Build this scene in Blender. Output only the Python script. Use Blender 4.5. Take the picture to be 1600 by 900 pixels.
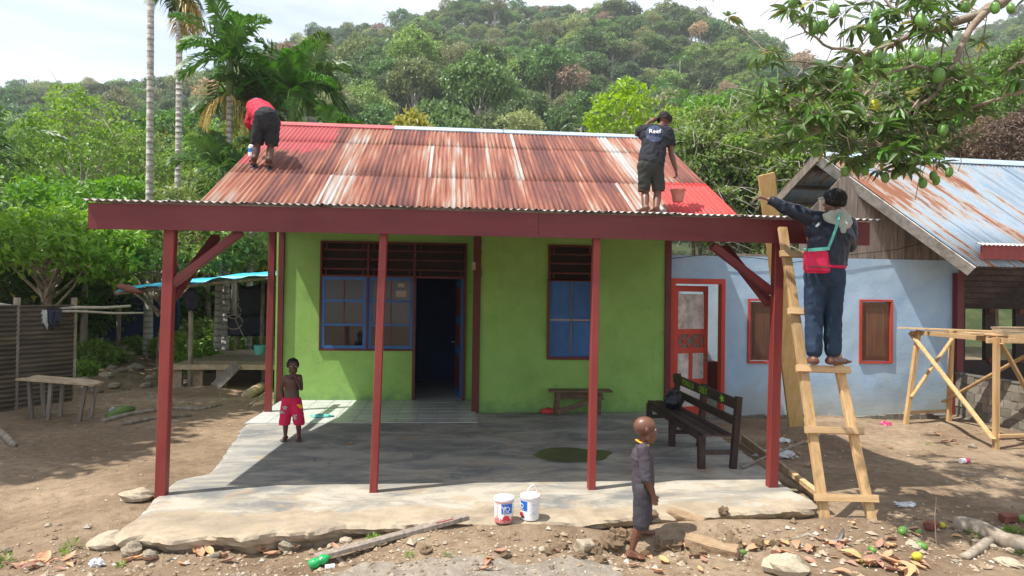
import bpy, bmesh, math, random
import numpy as np
from mathutils import Vector, Matrix, Quaternion, noise as mnoise
R_ = random.Random(7); NR = np.random.default_rng(11)
S = bpy.context.scene; COL = S.collection
for o in list(bpy.data.objects): bpy.data.objects.remove(o)
# ------------------------------------------------------------------ camera, sky, sun
CAM = np.array([2.639, -6.510, 1.897]); YAW, PIT, ROL, FPX = -.0918, .0115, .0139, 1042.34
_f = np.array([-math.sin(YAW)*math.cos(PIT), math.cos(YAW)*math.cos(PIT), math.sin(PIT)])
_r = np.array([math.cos(YAW), math.sin(YAW), 0.]); _u = np.cross(_r, _f)
CR = math.cos(ROL)*_r + math.sin(ROL)*_u; CU = -math.sin(ROL)*_r + math.cos(ROL)*_u; CF = _f
cd = bpy.data.cameras.new('camera'); co = bpy.data.objects.new('camera', cd); COL.objects.link(co)
cd.sensor_width = 36; cd.lens = FPX/1600*36; cd.clip_start = .05; cd.clip_end = 3000
mw = Matrix.Identity(4)
for i in range(3):
    mw[i][0] = CR[i]; mw[i][1] = CU[i]; mw[i][2] = -CF[i]; mw[i][3] = CAM[i]
co.matrix_world = mw; S.camera = co
SUN = Vector((.46, .16, -1)).normalized()
w = bpy.data.worlds.new('World'); S.world = w; w.use_nodes = True
nt = w.node_tree; nt.nodes.clear()
def wn(t, **k):
    n = nt.nodes.new(t)
    for a, b in k.items(): setattr(n, a, b)
    return n
sky = wn('ShaderNodeTexSky', sky_type='NISHITA', sun_disc=False)
sky.sun_elevation = math.asin(-SUN.z); sky.sun_rotation = math.atan2(-SUN.x, -SUN.y); sky.dust_density = 1.6; sky.ozone_density = 1.2
tc = wn('ShaderNodeTexCoord'); mp = wn('ShaderNodeMapping'); mp.inputs['Scale'].default_value = (1.1, 1.1, 5.5); mp.inputs['Location'].default_value = (.3, .2, 0)
nz = wn('ShaderNodeTexNoise'); nz.inputs['Scale'].default_value = 2.1; nz.inputs['Detail'].default_value = 7; nz.inputs['Roughness'].default_value = .55; nz.inputs['Distortion'].default_value = .5
rp = wn('ShaderNodeValToRGB'); rp.color_ramp.elements[0].position = .34; rp.color_ramp.elements[0].color = (.42,)*3+(1,); rp.color_ramp.elements[1].position = .62; rp.color_ramp.elements[1].color = (.97,)*3+(1,)
mx = wn('ShaderNodeMix', data_type='RGBA'); mx.inputs[7].default_value = (5.6, 5.8, 6.15, 1)
bg = wn('ShaderNodeBackground'); bg.inputs['Strength'].default_value = .12
wo = wn('ShaderNodeOutputWorld'); lk = nt.links.new
lk(tc.outputs['Generated'], mp.inputs[0]); lk(mp.outputs[0], nz.inputs['Vector']); lk(nz.outputs['Fac'], rp.inputs[0])
lk(rp.outputs[0], mx.inputs[0]); lk(sky.outputs[0], mx.inputs[6]); lk(mx.outputs[2], bg.inputs[0]); lk(bg.outputs[0], wo.inputs[0])
sl = bpy.data.lights.new('sun', 'SUN'); sl.energy = 4.2; sl.angle = math.radians(.53); sl.color = (1, .95, .86)
so = bpy.data.objects.new('sun', sl); COL.objects.link(so); so.rotation_euler = SUN.to_track_quat('-Z', 'Y').to_euler(); so.location = (-6, -6, 14)
S.view_settings.view_transform = 'Standard'; S.view_settings.look = 'None'; S.view_settings.exposure = 0.90; S.view_settings.gamma = 1
S.render.engine = 'CYCLES'; S.cycles.max_bounces = 8; S.cycles.transparent_max_bounces = 8; S.cycles.volume_bounces = 0
# ------------------------------------------------------------------ measuring helpers (pixels of the 1600x900 photo -> places)
def ray(x, y): return CF + CR*(x-800)/FPX + CU*(450-y)/FPX
def G(x, y, z=0.):
    d = ray(x, y); return Vector(CAM + d*(z-CAM[2])/d[2])
def V(x, y, Y):
    d = ray(x, y); return Vector(CAM + d*(Y-CAM[1])/d[1])
def D(x, y, t): return Vector(CAM + ray(x, y)*t)
RIDGE = Vector((0, 6.08, 4.996)); EAVE = Vector((0, 2.294, 2.981)); RS = (EAVE-RIDGE).normalized(); RN = Vector((0, RS.z, -RS.y))
def RP(x, y, off=0.):
    d = Vector(ray(x, y)); c = Vector(CAM); return c + d*((RIDGE+RN*off-c).dot(RN)/d.dot(RN))
# ------------------------------------------------------------------ object helpers
def tag(o, label=None, cat=None, group=None, kind=None):
    if label: o['label'] = label
    if cat: o['category'] = cat
    if group: o['group'] = group
    if kind: o['kind'] = kind
    return o
def thing(name, label, cat, loc=(0, 0, 0), group=None):
    o = bpy.data.objects.new(name, None); COL.objects.link(o); o.location = loc; o.empty_display_size = .1
    return tag(o, label, cat, group)
def origin(p):
    v = Vector((0, 0, 0))
    while p: v += Vector(p.location); p = p.parent
    return v
def copy_tree(o, parent=None):
    c = o.copy(); COL.objects.link(c)
    if parent: c.parent = parent
    for ch in list(o.children): copy_tree(ch, c)
    return c
def npmesh(name, v, f, mats, smooth=False, mi=None):
    """v (n,3), f (m,3|4) arrays"""
    me = bpy.data.meshes.new(name); v = np.asarray(v, np.float32); f = np.asarray(f, np.int32); k = f.shape[1]
    me.vertices.add(len(v)); me.vertices.foreach_set('co', v.ravel())
    me.loops.add(f.size); me.loops.foreach_set('vertex_index', f.ravel())
    me.polygons.add(len(f)); me.polygons.foreach_set('loop_start', np.arange(0, f.size, k, dtype=np.int32))
    if mi is not None: me.polygons.foreach_set('material_index', np.asarray(mi, np.int32))
    me.polygons.foreach_set('use_smooth', np.full(len(f), smooth))
    for m in (mats if isinstance(mats, (list, tuple)) else [mats]): me.materials.append(m)
    me.update(calc_edges=True); me.validate(); return me
def link(name, me, parent=None, loc=None, rot=None, scale=None, mat4=None):
    o = bpy.data.objects.new(name, me); COL.objects.link(o)
    if parent: o.parent = parent
    if mat4 is not None: o.matrix_local = mat4
    else:
        if loc is not None: o.location = Vector(loc) - (origin(parent) if parent else Vector((0, 0, 0)))
        if rot is not None: o.rotation_euler = rot
        if scale is not None: o.scale = scale if hasattr(scale, '__len__') else (scale,)*3
    return o
class MB:
    def __init__(s): s.v = []; s.f = []
    def add(s, v, f):
        n = len(s.v); s.v += [Vector(p) for p in v]; s.f += [tuple(i+n for i in q) for q in f]; return s
    def box(s, a, b, j=0.):
        (x0, y0, z0), (x1, y1, z1) = a, b
        v = [(x0,y0,z0),(x1,y0,z0),(x1,y1,z0),(x0,y1,z0),(x0,y0,z1),(x1,y0,z1),(x1,y1,z1),(x0,y1,z1)]
        if j: v = [tuple(c+R_.uniform(-j, j) for c in p) for p in v]
        return s.add(v, [(0,3,2,1),(4,5,6,7),(0,1,5,4),(1,2,6,5),(2,3,7,6),(3,0,4,7)])
    def bar(s, p, q, w, h, up=(0, 0, 1), b=.0, j=0.):
        """rectangular timber from p to q, w across, h along up, chamfer b"""
        p = Vector(p); q = Vector(q); d = (q-p).normalized(); up = Vector(up)
        x = d.cross(up)
        if x.length < 1e-3: x = d.cross(Vector((0, 1, 0)))
        x.normalize(); y = x.cross(d).normalized(); w /= 2; h /= 2
        if b: pr = [(-w+b,-h),(w-b,-h),(w,-h+b),(w,h-b),(w-b,h),(-w+b,h),(-w,h-b),(-w,-h+b)]
        else: pr = [(-w,-h),(w,-h),(w,h),(-w,h)]
        n = len(pr); v = []
        for c in (p, q):
            for a, e in pr: v.append(c + x*(a+R_.uniform(-j, j)) + y*(e+R_.uniform(-j, j)))
        f = [tuple(range(n))[::-1], tuple(range(n, 2*n))] + [(i, (i+1) % n, n+(i+1) % n, n+i) for i in range(n)]
        f = [q_[::-1] for q_ in f]
        return s.add(v, f)
    def tube(s, pts, rad, n=6, cap=True):
        pts = [Vector(p) for p in pts]; m = len(pts)
        if not hasattr(rad, '__len__'): rad = [rad]*m
        v = []; f = []; t0 = None; x = None
        for i, p in enumerate(pts):
            t = (pts[min(i+1, m-1)]-pts[max(i-1, 0)]).normalized()
            if x is None: x = t.orthogonal().normalized()
            else: x = (x - t*x.dot(t)).normalized()
            y = t.cross(x)
            for k in range(n):
                a = 2*math.pi*k/n; v.append(p + (x*math.cos(a)+y*math.sin(a))*rad[i])
        for i in range(m-1):
            for k in range(n): f.append((i*n+k, i*n+(k+1) % n, (i+1)*n+(k+1) % n, (i+1)*n+k))
        if cap: f += [tuple(range(n))[::-1], tuple(range((m-1)*n, m*n))]
        return s.add(v, f)
    def lathe(s, c, prof, n=24, axis=(0, 0, 1), cap=True):
        c = Vector(c); z = Vector(axis).normalized(); x = z.orthogonal().normalized(); y = z.cross(x); v = []; f = []
        for r, h in prof:
            for k in range(n):
                a = 2*math.pi*k/n; v.append(c + (x*math.cos(a)+y*math.sin(a))*r + z*h)
        m = len(prof)
        for i in range(m-1):
            for k in range(n): f.append((i*n+k, i*n+(k+1) % n, (i+1)*n+(k+1) % n, (i+1)*n+k))
        if cap: f += [tuple(range(n))[::-1], tuple(range((m-1)*n, m*n))]
        return s.add(v, f)
    def ell(s, c, r, rot=None, nu=12, nv=8, jit=0., fr=2., seed=0):
        c = Vector(c); v = []; f = []; M = rot or Matrix.Identity(3)
        r = r if hasattr(r, '__len__') else (r,)*3
        for i in range(nv+1):
            th = math.pi*i/nv
            for k in range(nu):
                a = 2*math.pi*k/nu; d = Vector((math.sin(th)*math.cos(a), math.sin(th)*math.sin(a), math.cos(th)))
                g = 1 + (jit*mnoise.noise(d*fr+Vector((seed*7.3, seed*3.1, 1.7))) if jit else 0)
                v.append(c + M @ Vector((d.x*r[0]*g, d.y*r[1]*g, d.z*r[2]*g)))
        for i in range(nv):
            for k in range(nu): f.append((i*nu+k, (i+1)*nu+k, (i+1)*nu+(k+1) % nu, i*nu+(k+1) % nu))
        return s.add(v, f)
    def poly(s, pts): return s.add(pts, [tuple(range(len(pts)))])
    def prism(s, pts, d):
        d = Vector(d); n = len(pts); p = [Vector(q) for q in pts]
        return s.add(p+[q+d for q in p], [tuple(range(n)), tuple(range(n, 2*n))[::-1]]+[(i, n+i, n+(i+1) % n, (i+1) % n) for i in range(n)])
    def mesh(s, name, mats, org=(0, 0, 0), smooth=False, fix=True, weld=0.):
        me = bpy.data.meshes.new(name); o = Vector(org)
        me.from_pydata([tuple(p-o) for p in s.v], [], s.f)
        for m in (mats if isinstance(mats, (list, tuple)) else [mats]): me.materials.append(m)
        if fix or weld:
            bm = bmesh.new(); bm.from_mesh(me)
            if weld: bmesh.ops.remove_doubles(bm, verts=bm.verts, dist=weld)
            if fix: bmesh.ops.recalc_face_normals(bm, faces=bm.faces)
            bm.to_mesh(me); bm.free()
        if smooth: me.polygons.foreach_set('use_smooth', [True]*len(me.polygons))
        me.update(); return me
    def build(s, name, mat, parent=None, smooth=False, org=None, **k):
        if parent: org_ = origin(parent)
        else: org_ = Vector(org) if org is not None else sum(s.v, Vector((0, 0, 0)))/len(s.v)
        o = bpy.data.objects.new(name, s.mesh(name, mat, org_, smooth, **k)); COL.objects.link(o)
        if parent: o.parent = parent
        else: o.location = org_
        return o
def piece(name, mb, mat, parent, **k):
    """like build() but with the origin at the piece itself"""
    c = sum(mb.v, Vector((0, 0, 0)))/len(mb.v); me = mb.mesh(name, mat, c, **k); return link(name, me, parent, c)
def text(s, size, mat, name, parent, m4, ext=.001):
    cu = bpy.data.curves.new(name, 'FONT'); cu.body = s; cu.size = size; cu.extrude = ext; cu.align_x = 'CENTER'; cu.align_y = 'CENTER'
    t = bpy.data.objects.new('t', cu); COL.objects.link(t); bpy.context.view_layer.update()
    me = bpy.data.meshes.new_from_object(t.evaluated_get(bpy.context.evaluated_depsgraph_get()))
    bpy.data.objects.remove(t); me.materials.clear(); me.materials.append(mat)
    o = bpy.data.objects.new(name, me); COL.objects.link(o)
    if parent: o.parent = parent; m4 = Matrix.Translation(-origin(parent)) @ m4
    o.matrix_local = m4; return o
def frame4(x, y, z, p):
    m = Matrix.Identity(4)
    for i in range(3): m[i][0] = x[i]; m[i][1] = y[i]; m[i][2] = z[i]; m[i][3] = p[i]
    return m
# ------------------------------------------------------------------ materials
class NT:
    def __init__(s, name):
        s.m = bpy.data.materials.new(name); s.m.use_nodes = True; s.t = s.m.node_tree; s.t.nodes.clear()
        s.out = s.n('ShaderNodeOutputMaterial'); s.tc = s.n('ShaderNodeTexCoord'); s.oi = s.n('ShaderNodeObjectInfo'); s.geo = s.n('ShaderNodeNewGeometry')
    def n(s, t, **k):
        n = s.t.nodes.new(t)
        for a, b in k.items(): setattr(n, a, b)
        return n
    def l(s, a, b): s.t.links.new(a, b)
    def math(s, op, a, b=None, clamp=False):
        n = s.n('ShaderNodeMath', operation=op, use_clamp=clamp)
        for i, x in enumerate((a, b)):
            if x is None: continue
            if isinstance(x, (int, float)): n.inputs[i].default_value = x
            else: s.l(x, n.inputs[i])
        return n.outputs[0]
    def vec(s, src, scale=(1, 1, 1), loc=(0, 0, 0), rnd=0.):
        mp = s.n('ShaderNodeMapping'); mp.inputs['Scale'].default_value = scale; mp.inputs['Location'].default_value = loc
        if rnd:
            a = s.n('ShaderNodeVectorMath', operation='ADD'); k = s.math('MULTIPLY', s.oi.outputs['Random'], rnd); s.l(src, a.inputs[0]); s.l(k, a.inputs[1]); src = a.outputs[0]
        s.l(src, mp.inputs[0]); return mp.outputs[0]
    def noise(s, vec, scale, detail=5, rough=.55, dist=0.):
        n = s.n('ShaderNodeTexNoise'); n.inputs['Scale'].default_value = scale; n.inputs['Detail'].default_value = detail; n.inputs['Roughness'].default_value = rough; n.inputs['Distortion'].default_value = dist
        s.l(vec, n.inputs['Vector']); return n.outputs['Fac']
    def ramp(s, fac, stops, interp='LINEAR'):
        r = s.n('ShaderNodeValToRGB'); r.color_ramp.interpolation = interp; e = r.color_ramp.elements
        while len(e) < len(stops): e.new(.5)
        for i, (p, c) in enumerate(stops):
            e[i].position = p; e[i].color = tuple(c)+(1,) if hasattr(c, '__len__') else (c, c, c, 1)
        s.l(fac, r.inputs[0]); return r.outputs[0]
    def mix(s, fac, a, b, mode='MIX'):
        m = s.n('ShaderNodeMix', data_type='RGBA', blend_type=mode)
        for i, x in ((0, fac), (6, a), (7, b)):
            if isinstance(x, (int, float)): m.inputs[i].default_value = x
            elif isinstance(x, tuple): m.inputs[i].default_value = x+(1,)
            else: s.l(x, m.inputs[i])
        return m.outputs[2]
    def hsv(s, col, val, sat=None, hue=None):
        h = s.n('ShaderNodeHueSaturation'); s.l(col, h.inputs['Color'])
        for k, x in (('Value', val), ('Saturation', sat), ('Hue', hue)):
            if x is None: continue
            if isinstance(x, (int, float)): h.inputs[k].default_value = x
            else: s.l(x, h.inputs[k])
        return h.outputs[0]
    def rndval(s, lo, hi, src=None):
        m = s.n('ShaderNodeMapRange'); m.inputs[3].default_value = lo; m.inputs[4].default_value = hi
        s.l(src or s.oi.outputs['Random'], m.inputs[0]); return m.outputs[0]
    def bump(s, h, strength=.3, dist=.02, nrm=None):
        b = s.n('ShaderNodeBump'); b.inputs['Strength'].default_value = strength; b.inputs['Distance'].default_value = dist; s.l(h, b.inputs['Height'])
        if nrm: s.l(nrm, b.inputs['Normal'])
        return b.outputs[0]
    def done(s, col, rough=.7, nrm=None, spec=.3, metal=0., **k):
        p = s.n('ShaderNodeBsdfPrincipled')
        for nme, x in (('Base Color', col), ('Roughness', rough), ('Normal', nrm), ('Specular IOR Level', spec), ('Metallic', metal)):
            if x is None: continue
            if isinstance(x, (int, float)): p.inputs[nme].default_value = x
            elif isinstance(x, tuple): p.inputs[nme].default_value = x+(1,)
            else: s.l(x, p.inputs[nme])
        for a, b in k.items(): p.inputs[a].default_value = b
        s.l(p.outputs[0], s.out.inputs[0]); s.p = p; return s.m
def pm(name, stops, scale=4, stretch=(1, 1, 1), rough=.7, bump=.25, bscale=None, bdist=.01, spec=.3, rnd=.2, dirt=None, metal=0.):
    t = NT(name); v = t.vec(t.tc.outputs['Object'], stretch, rnd=23.)
    n = t.noise(v, scale, 7, .6, .3); c = t.ramp(n, stops)
    if dirt:
        n2 = t.noise(t.vec(t.tc.outputs['Object'], (1, 1, .5), (3, 1, 2), rnd=9.), 1.7, 6, .65); c = t.mix(t.ramp(n2, [(.5, 0.), (.72, .75)]), c, dirt)
    if rnd: c = t.hsv(c, t.rndval(1-rnd, 1+rnd))
    nb = t.noise(v, bscale or scale*4, 5, .6)
    return t.done(c, rough, t.bump(nb, bump, bdist) if bump else None, spec, metal)
def leafmat(name, a, b, trans=.32, spec=.35, vary=.25, dead=None):
    t = NT(name); isl = t.geo.outputs['Random Per Island']
    c = t.mix(isl, a, b); n = t.noise(t.tc.outputs['Object'], .9, 3); c = t.mix(t.ramp(n, [(.35, 0.), (.7, .6)]), c, b)
    if dead: c = t.mix(t.math('GREATER_THAN', t.math('FRACT', t.math('MULTIPLY', isl, 37.)), .965), c, dead)
    c = t.hsv(c, t.rndval(1-vary, 1+vary), t.rndval(.85, 1.1), t.rndval(.485, .515))
    p = t.n('ShaderNodeBsdfPrincipled'); t.l(c, p.inputs['Base Color']); p.inputs['Roughness'].default_value = .45; p.inputs['Specular IOR Level'].default_value = spec
    q = t.n('ShaderNodeBsdfTranslucent'); t.l(t.hsv(c, 1.5, 1.1, .485), q.inputs[0])
    m = t.n('ShaderNodeMixShader'); m.inputs[0].default_value = trans; t.l(p.outputs[0], m.inputs[1]); t.l(q.outputs[0], m.inputs[2]); t.l(m.outputs[0], t.out.inputs[0]); return t.m
def wallmat(name, base, dark, low, stain, lowz=.35):
    t = NT(name); P = t.geo.outputs['Position']; n1 = t.noise(P, 1.1, 7, .62); c = t.mix(t.ramp(n1, [(.38, 0.), (.68, 1.)]), base, dark)
    n2 = t.noise(t.vec(P, (5, 5, .6)), 1.3, 6, .6); c = t.mix(t.ramp(n2, [(.6, 0.), (.8, .35)]), c, stain)
    n4 = t.noise(P, 7, 6, .65); c = t.mix(t.ramp(n4, [(.58, 0.), (.72, .38)]), c, low); n6 = t.noise(P, 2.6, 5, .6, .5); c = t.hsv(c, t.rndval(.80, 1.16, n6), t.rndval(1.06, .92, n6))
    sep = t.n('ShaderNodeSeparateXYZ'); t.l(P, sep.inputs[0]); z = t.math('ADD', sep.outputs[2], t.math('MULTIPLY', t.noise(P, 5, 6, .7), -.9))
    zz = t.n('ShaderNodeMapRange'); zz.inputs[1].default_value = lowz-.38; zz.inputs[2].default_value = -.55; zz.inputs[3].default_value = 0; zz.inputs[4].default_value = .85; t.l(z, zz.inputs[0])
    c = t.mix(zz.outputs[0], c, low)
    n3 = t.noise(P, 22, 6, .65); n5 = t.noise(P, 3.2, 4, .5); h = t.math('ADD', t.math('MULTIPLY', n3, .35), t.math('MULTIPLY', n5, .6))
    return t.done(c, .8, t.bump(h, .45, .025), .2)
M = {}
M['green_wall'] = wallmat('green_wall_paint', (.29, .50, .125), (.24, .42, .105), (.15, .27, .11), (.19, .29, .10), .16)
M['blue_wall'] = wallmat('blue_wall_paint', (.37, .50, .63), (.27, .42, .60), (.36, .37, .33), (.22, .31, .37), .5)
M['pale_wall'] = wallmat('pale_blue_wall_paint', (.55, .68, .78), (.50, .62, .74), (.45, .48, .46), (.4, .45, .5), .2)
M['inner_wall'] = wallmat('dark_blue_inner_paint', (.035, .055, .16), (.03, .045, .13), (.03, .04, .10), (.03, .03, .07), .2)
M['red'] = pm('dark_red_paint', [(.3, (.112, .013, .018)), (.7, (.155, .022, .026))], 3, (.5, 3, 3), .5, .25, 14, dirt=(.15, .035, .03), rnd=.1, spec=.4)
M['post_red'] = pm('post_red_paint', [(.3, (.18, .025, .025)), (.7, (.245, .038, .032))], 4, (3, 3, .4), .5, .35, 10, dirt=(.24, .045, .035), rnd=.1, spec=.4)
M['bright_red'] = pm('bright_red_paint', [(.3, (.45, .05, .03)), (.7, (.52, .07, .045))], 4, (1, 1, .4), .55, .1, 25, dirt=(.30, .05, .04), rnd=.1)
M['frame'] = pm('brown_red_frame_paint', [(.3, (.10, .022, .020)), (.7, (.15, .032, .027))], 5, (1, 1, .4), .5, .1, 30, rnd=.1)
M['blue_paint'] = pm('blue_window_paint', [(.3, (.03, .11, .30)), (.7, (.045, .15, .37))], 5, (1, 1, .4), .5, .1, 30, dirt=(.03, .08, .2), rnd=.12)
M['raw_wood'] = pm('raw_yellow_timber', [(.25, (.33, .20, .085)), (.5, (.48, .31, .15)), (.75, (.56, .40, .21))], 5, (6, 6, .35), .75, .3, 12, dirt=(.30, .20, .11), rnd=.15)
M['raw_wood_x'] = pm('raw_yellow_timber_long', [(.25, (.36, .22, .10)), (.5, (.50, .33, .17)), (.75, (.60, .43, .25))], 5, (.4, 5, 6), .75, .3, 12, dirt=(.32, .22, .13), rnd=.15)
M['plank_wood'] = pm('orange_sawn_plank', [(.25, (.42, .25, .09)), (.5, (.52, .34, .14)), (.75, (.58, .41, .20))], 4, (5, 5, .3), .8, .2, 14, dirt=(.40, .27, .13), rnd=.05)
M['grey_wood'] = pm('weathered_grey_wood', [(.25, (.10, .085, .07)), (.5, (.20, .165, .14)), (.75, (.31, .27, .23))], 4, (7, 7, .5), .85, .5, 9, dirt=(.13, .11, .09), rnd=.25)
M['barge_wood'] = pm('bleached_barge_board', [(.25, (.26, .24, .22)), (.5, (.52, .50, .47)), (.75, (.68, .66, .62))], 6, (1.5, 1.5, 1.5), .85, .5, 14, dirt=(.22, .19, .14), rnd=.1)
M['deck_wood'] = pm('worn_brown_boards', [(.25, (.20, .15, .10)), (.5, (.34, .26, .17)), (.75, (.46, .37, .26))], 4, (2, 2, 2), .85, .4, 12, rnd=.2)
M['dark_wood'] = pm('dark_stained_bench_wood', [(.3, (.022, .014, .013)), (.7, (.060, .034, .030))], 6, (2, 2, 2), .55, .35, 14, rnd=.15, dirt=(.08, .06, .05))
M['bench_wood'] = pm('brown_bench_wood', [(.3, (.10, .065, .04)), (.7, (.20, .14, .09))], 6, (1, 4, 4), .75, .3, 14, rnd=.2)
M['shutter_wood'] = pm('varnished_brown_shutter', [(.3, (.09, .04, .022)), (.7, (.17, .08, .045))], 5, (5, 5, .5), .5, .25, 12, dirt=(.07, .04, .03), rnd=.1)
M['pole_wood'] = pm('peeled_pole_wood', [(.3, (.30, .26, .21)), (.7, (.52, .47, .40))], 5, (2, 2, 2), .8, .3, 12, rnd=.15)
M['bark'] = pm('brown_bark', [(.3, (.13, .10, .075)), (.5, (.24, .20, .155)), (.7, (.36, .32, .27))], 5, (2, 2, .7), .9, .7, 9, rnd=.2)
M['pale_bark'] = pm('pale_bark', [(.3, (.26, .23, .19)), (.7, (.48, .45, .40))], 4, (2, 2, .6), .9, .5, 9, rnd=.2)
M['mango_bark'] = pm('grey_mango_bark', [(.3, (.18, .135, .10)), (.7, (.36, .29, .23))], 12, (1, 1, 1), .85, .6, 40, rnd=.1)
M['stem_green'] = pm('green_palm_stem', [(.3, (.10, .17, .05)), (.7, (.17, .26, .08))], 4, (1, 1, 3), .55, .2, rnd=.1)
M['tile'] = pm('white_glazed_tile', [(.3, (.50, .53, .52)), (.7, (.60, .62, .60))], 2, (1, 1, 1), .25, .0, rnd=.05, dirt=(.42, .41, .37), spec=.5)
M['grout'] = pm('dark_grout', [(.3, (.30, .30, .28)), (.7, (.38, .38, .36))], 8, rough=.9)
M['zinc'] = pm('bare_zinc_sheet', [(.3, (.30, .39, .48)), (.7, (.40, .48, .56))], 3, (1, 1, 1), .45, .1, 14, rnd=.08, spec=.5)
M['red_cap'] = pm('red_painted_ridge', [(.3, (.40, .075, .085)), (.7, (.48, .11, .115))], 4, rough=.5, bump=.1, rnd=.05)
M['stone'] = pm('grey_brown_stone', [(.3, (.20, .165, .125)), (.55, (.34, .29, .22)), (.75, (.45, .40, .32))], 7, rough=.9, bump=.7, bscale=18, bdist=.02, rnd=.2)
M['pale_stone'] = pm('pale_limestone', [(.3, (.32, .265, .19)), (.7, (.47, .405, .31))], 7, rough=.9, bump=.6, bscale=18, rnd=.1)
M['clod'] = pm('dry_earth_clod', [(.3, (.20, .135, .08)), (.7, (.33, .235, .15))], 8, rough=.95, bump=.9, bscale=20, bdist=.02, rnd=.15)
M['brick'] = pm('red_brick', [(.3, (.14, .05, .038)), (.7, (.22, .085, .062))], 12, rough=.9, bump=.4, rnd=.15)
M['block'] = pm('grey_concrete_block', [(.3, (.17, .15, .125)), (.7, (.30, .27, .22))], 6, rough=.95, bump=.6, bscale=30, rnd=.3, dirt=(.14, .12, .09))
M['mortar'] = pm('mortar', [(.3, (.12, .11, .095)), (.7, (.19, .175, .15))], 9, rough=.95, bump=.4)
M['skin'] = pm('brown_skin', [(.3, (.125, .052, .032)), (.7, (.165, .073, .046))], 9, rough=.42, bump=.08, bscale=90, bdist=.003, rnd=.06, spec=.45)
M['skin_dark'] = pm('dark_skin', [(.3, (.072, .032, .022)), (.7, (.10, .046, .032))], 9, rough=.42, bump=.08, bscale=90, bdist=.003, rnd=.06, spec=.45)
M['sole'] = pm('pale_sole_skin', [(.3, (.26, .14, .10)), (.7, (.32, .18, .13))], 9, rough=.6, bump=.05)
M['hair'] = pm('black_hair', [(.3, (.008, .007, .007)), (.7, (.02, .017, .016))], 40, rough=.6, bump=.9, bscale=120, bdist=.01, rnd=.05)
def cloth(name, a, b, rough=.85): return pm(name, [(.3, a), (.7, b)], 7, rough=rough, bump=.35, bscale=16, bdist=.012, rnd=.0, spec=.25)
M['jacket_red'] = cloth('crimson_jacket', (.42, .012, .035), (.52, .022, .055), .7)
M['shorts_black'] = cloth('faded_black_shorts', (.012, .014, .017), (.030, .032, .036))
M['shorts_green'] = cloth('worn_dark_shorts', (.022, .025, .024), (.050, .055, .048))
M['tee_black'] = cloth('black_tshirt', (.012, .013, .018), (.024, .026, .034))
M['jacket_navy'] = cloth('navy_jacket', (.009, .012, .024), (.020, .025, .044), .38)
M['jeans'] = cloth('dark_blue_trousers', (.012, .025, .052), (.026, .048, .085), .8)
M['tee_grey'] = cloth('charcoal_tshirt', (.050, .044, .055), (.078, .068, .082))
M['shorts_grey'] = cloth('dark_grey_shorts', (.040, .037, .044), (.062, .057, .066))
M['shorts_pink'] = cloth('crimson_kids_shorts', (.50, .012, .06), (.60, .025, .095))
M['hood'] = cloth('silver_hood_lining', (.30, .33, .31), (.48, .50, .46), .5)
M['bag_red'] = cloth('crimson_woven_bag', (.50, .015, .06), (.66, .04, .11))
M['teal'] = cloth('turquoise_strap', (.10, .42, .36), (.16, .52, .45))
M['yellow_trim'] = cloth('yellow_collar_trim', (.75, .36, .02), (.85, .45, .04))
M['cap_blue'] = cloth('blue_cap', (.04, .08, .22), (.07, .12, .30))
M['white_plastic'] = pm('white_plastic', [(.3, (.74, .75, .76)), (.7, (.80, .80, .80))], 5, rough=.35, bump=.03, rnd=0, spec=.5)
M['label_blue'] = pm('blue_label', [(.3, (.012, .13, .55)), (.7, (.016, .17, .62))], 5, rough=.4, bump=0, rnd=0)
M['ink_white'] = pm('white_print', [(.3, (.75,)*3), (.7, (.8,)*3)], 5, rough=.6, bump=0, rnd=0)
M['ink_black'] = pm('black_print', [(.3, (.02,)*3), (.7, (.03,)*3)], 5, rough=.6, bump=0, rnd=0)
M['ink_red'] = pm('red_print', [(.3, (.55, .03, .04)), (.7, (.62, .06, .07))], 5, rough=.5, bump=0, rnd=0)
M['ink_green'] = pm('green_letter_paint', [(.3, (.22, .48, .03)), (.7, (.32, .60, .06))], 25, rough=.7, bump=0, rnd=0)
M['ink_navy'] = pm('blue_tshirt_print', [(.35, (.02, .028, .06)), (.65, (.05, .07, .14))], 60, rough=.7, bump=0, rnd=0)
M['pink_spill'] = pm('red_paint_spill', [(.3, (.48, .12, .12)), (.7, (.62, .25, .24))], 14, rough=.4, bump=.1, rnd=0)
M['bucket'] = pm('orange_mortar_bucket', [(.3, (.40, .10, .07)), (.55, (.48, .17, .13)), (.7, (.45, .32, .28))], 9, (1, 1, .6), .55, .2, rnd=0)
M['black_bag'] = pm('black_plastic_bag', [(.3, (.006, .008, .014)), (.7, (.02, .025, .04))], 9, rough=.22, bump=.9, bscale=16, bdist=.03, rnd=0, spec=.6)
M['tarp'] = pm('turquoise_tarpaulin', [(.3, (.02, .34, .50)), (.7, (.05, .46, .62))], 5, rough=.4, bump=.3, rnd=0)
M['dark_tarp'] = pm('black_blue_tarpaulin', [(.3, (.006, .010, .022)), (.7, (.014, .022, .045))], 4, rough=.45, bump=.5, bscale=8, bdist=.04, rnd=.2)
M['green_pet'] = pm('green_bottle_plastic', [(.3, (.01, .30, .08)), (.7, (.02, .42, .12))], 8, rough=.12, bump=.5, bscale=30, rnd=0, spec=.6)
M['thin_plastic'] = pm('clear_white_plastic', [(.3, (.50, .53, .56)), (.7, (.70, .72, .74))], 8, rough=.25, bump=.8, bscale=30, rnd=.1, spec=.6)
M['pink_can'] = pm('pink_can', [(.3, (.62, .03, .14)), (.7, (.7, .06, .2))], 8, rough=.3, bump=.3, rnd=0, spec=.6)
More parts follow.
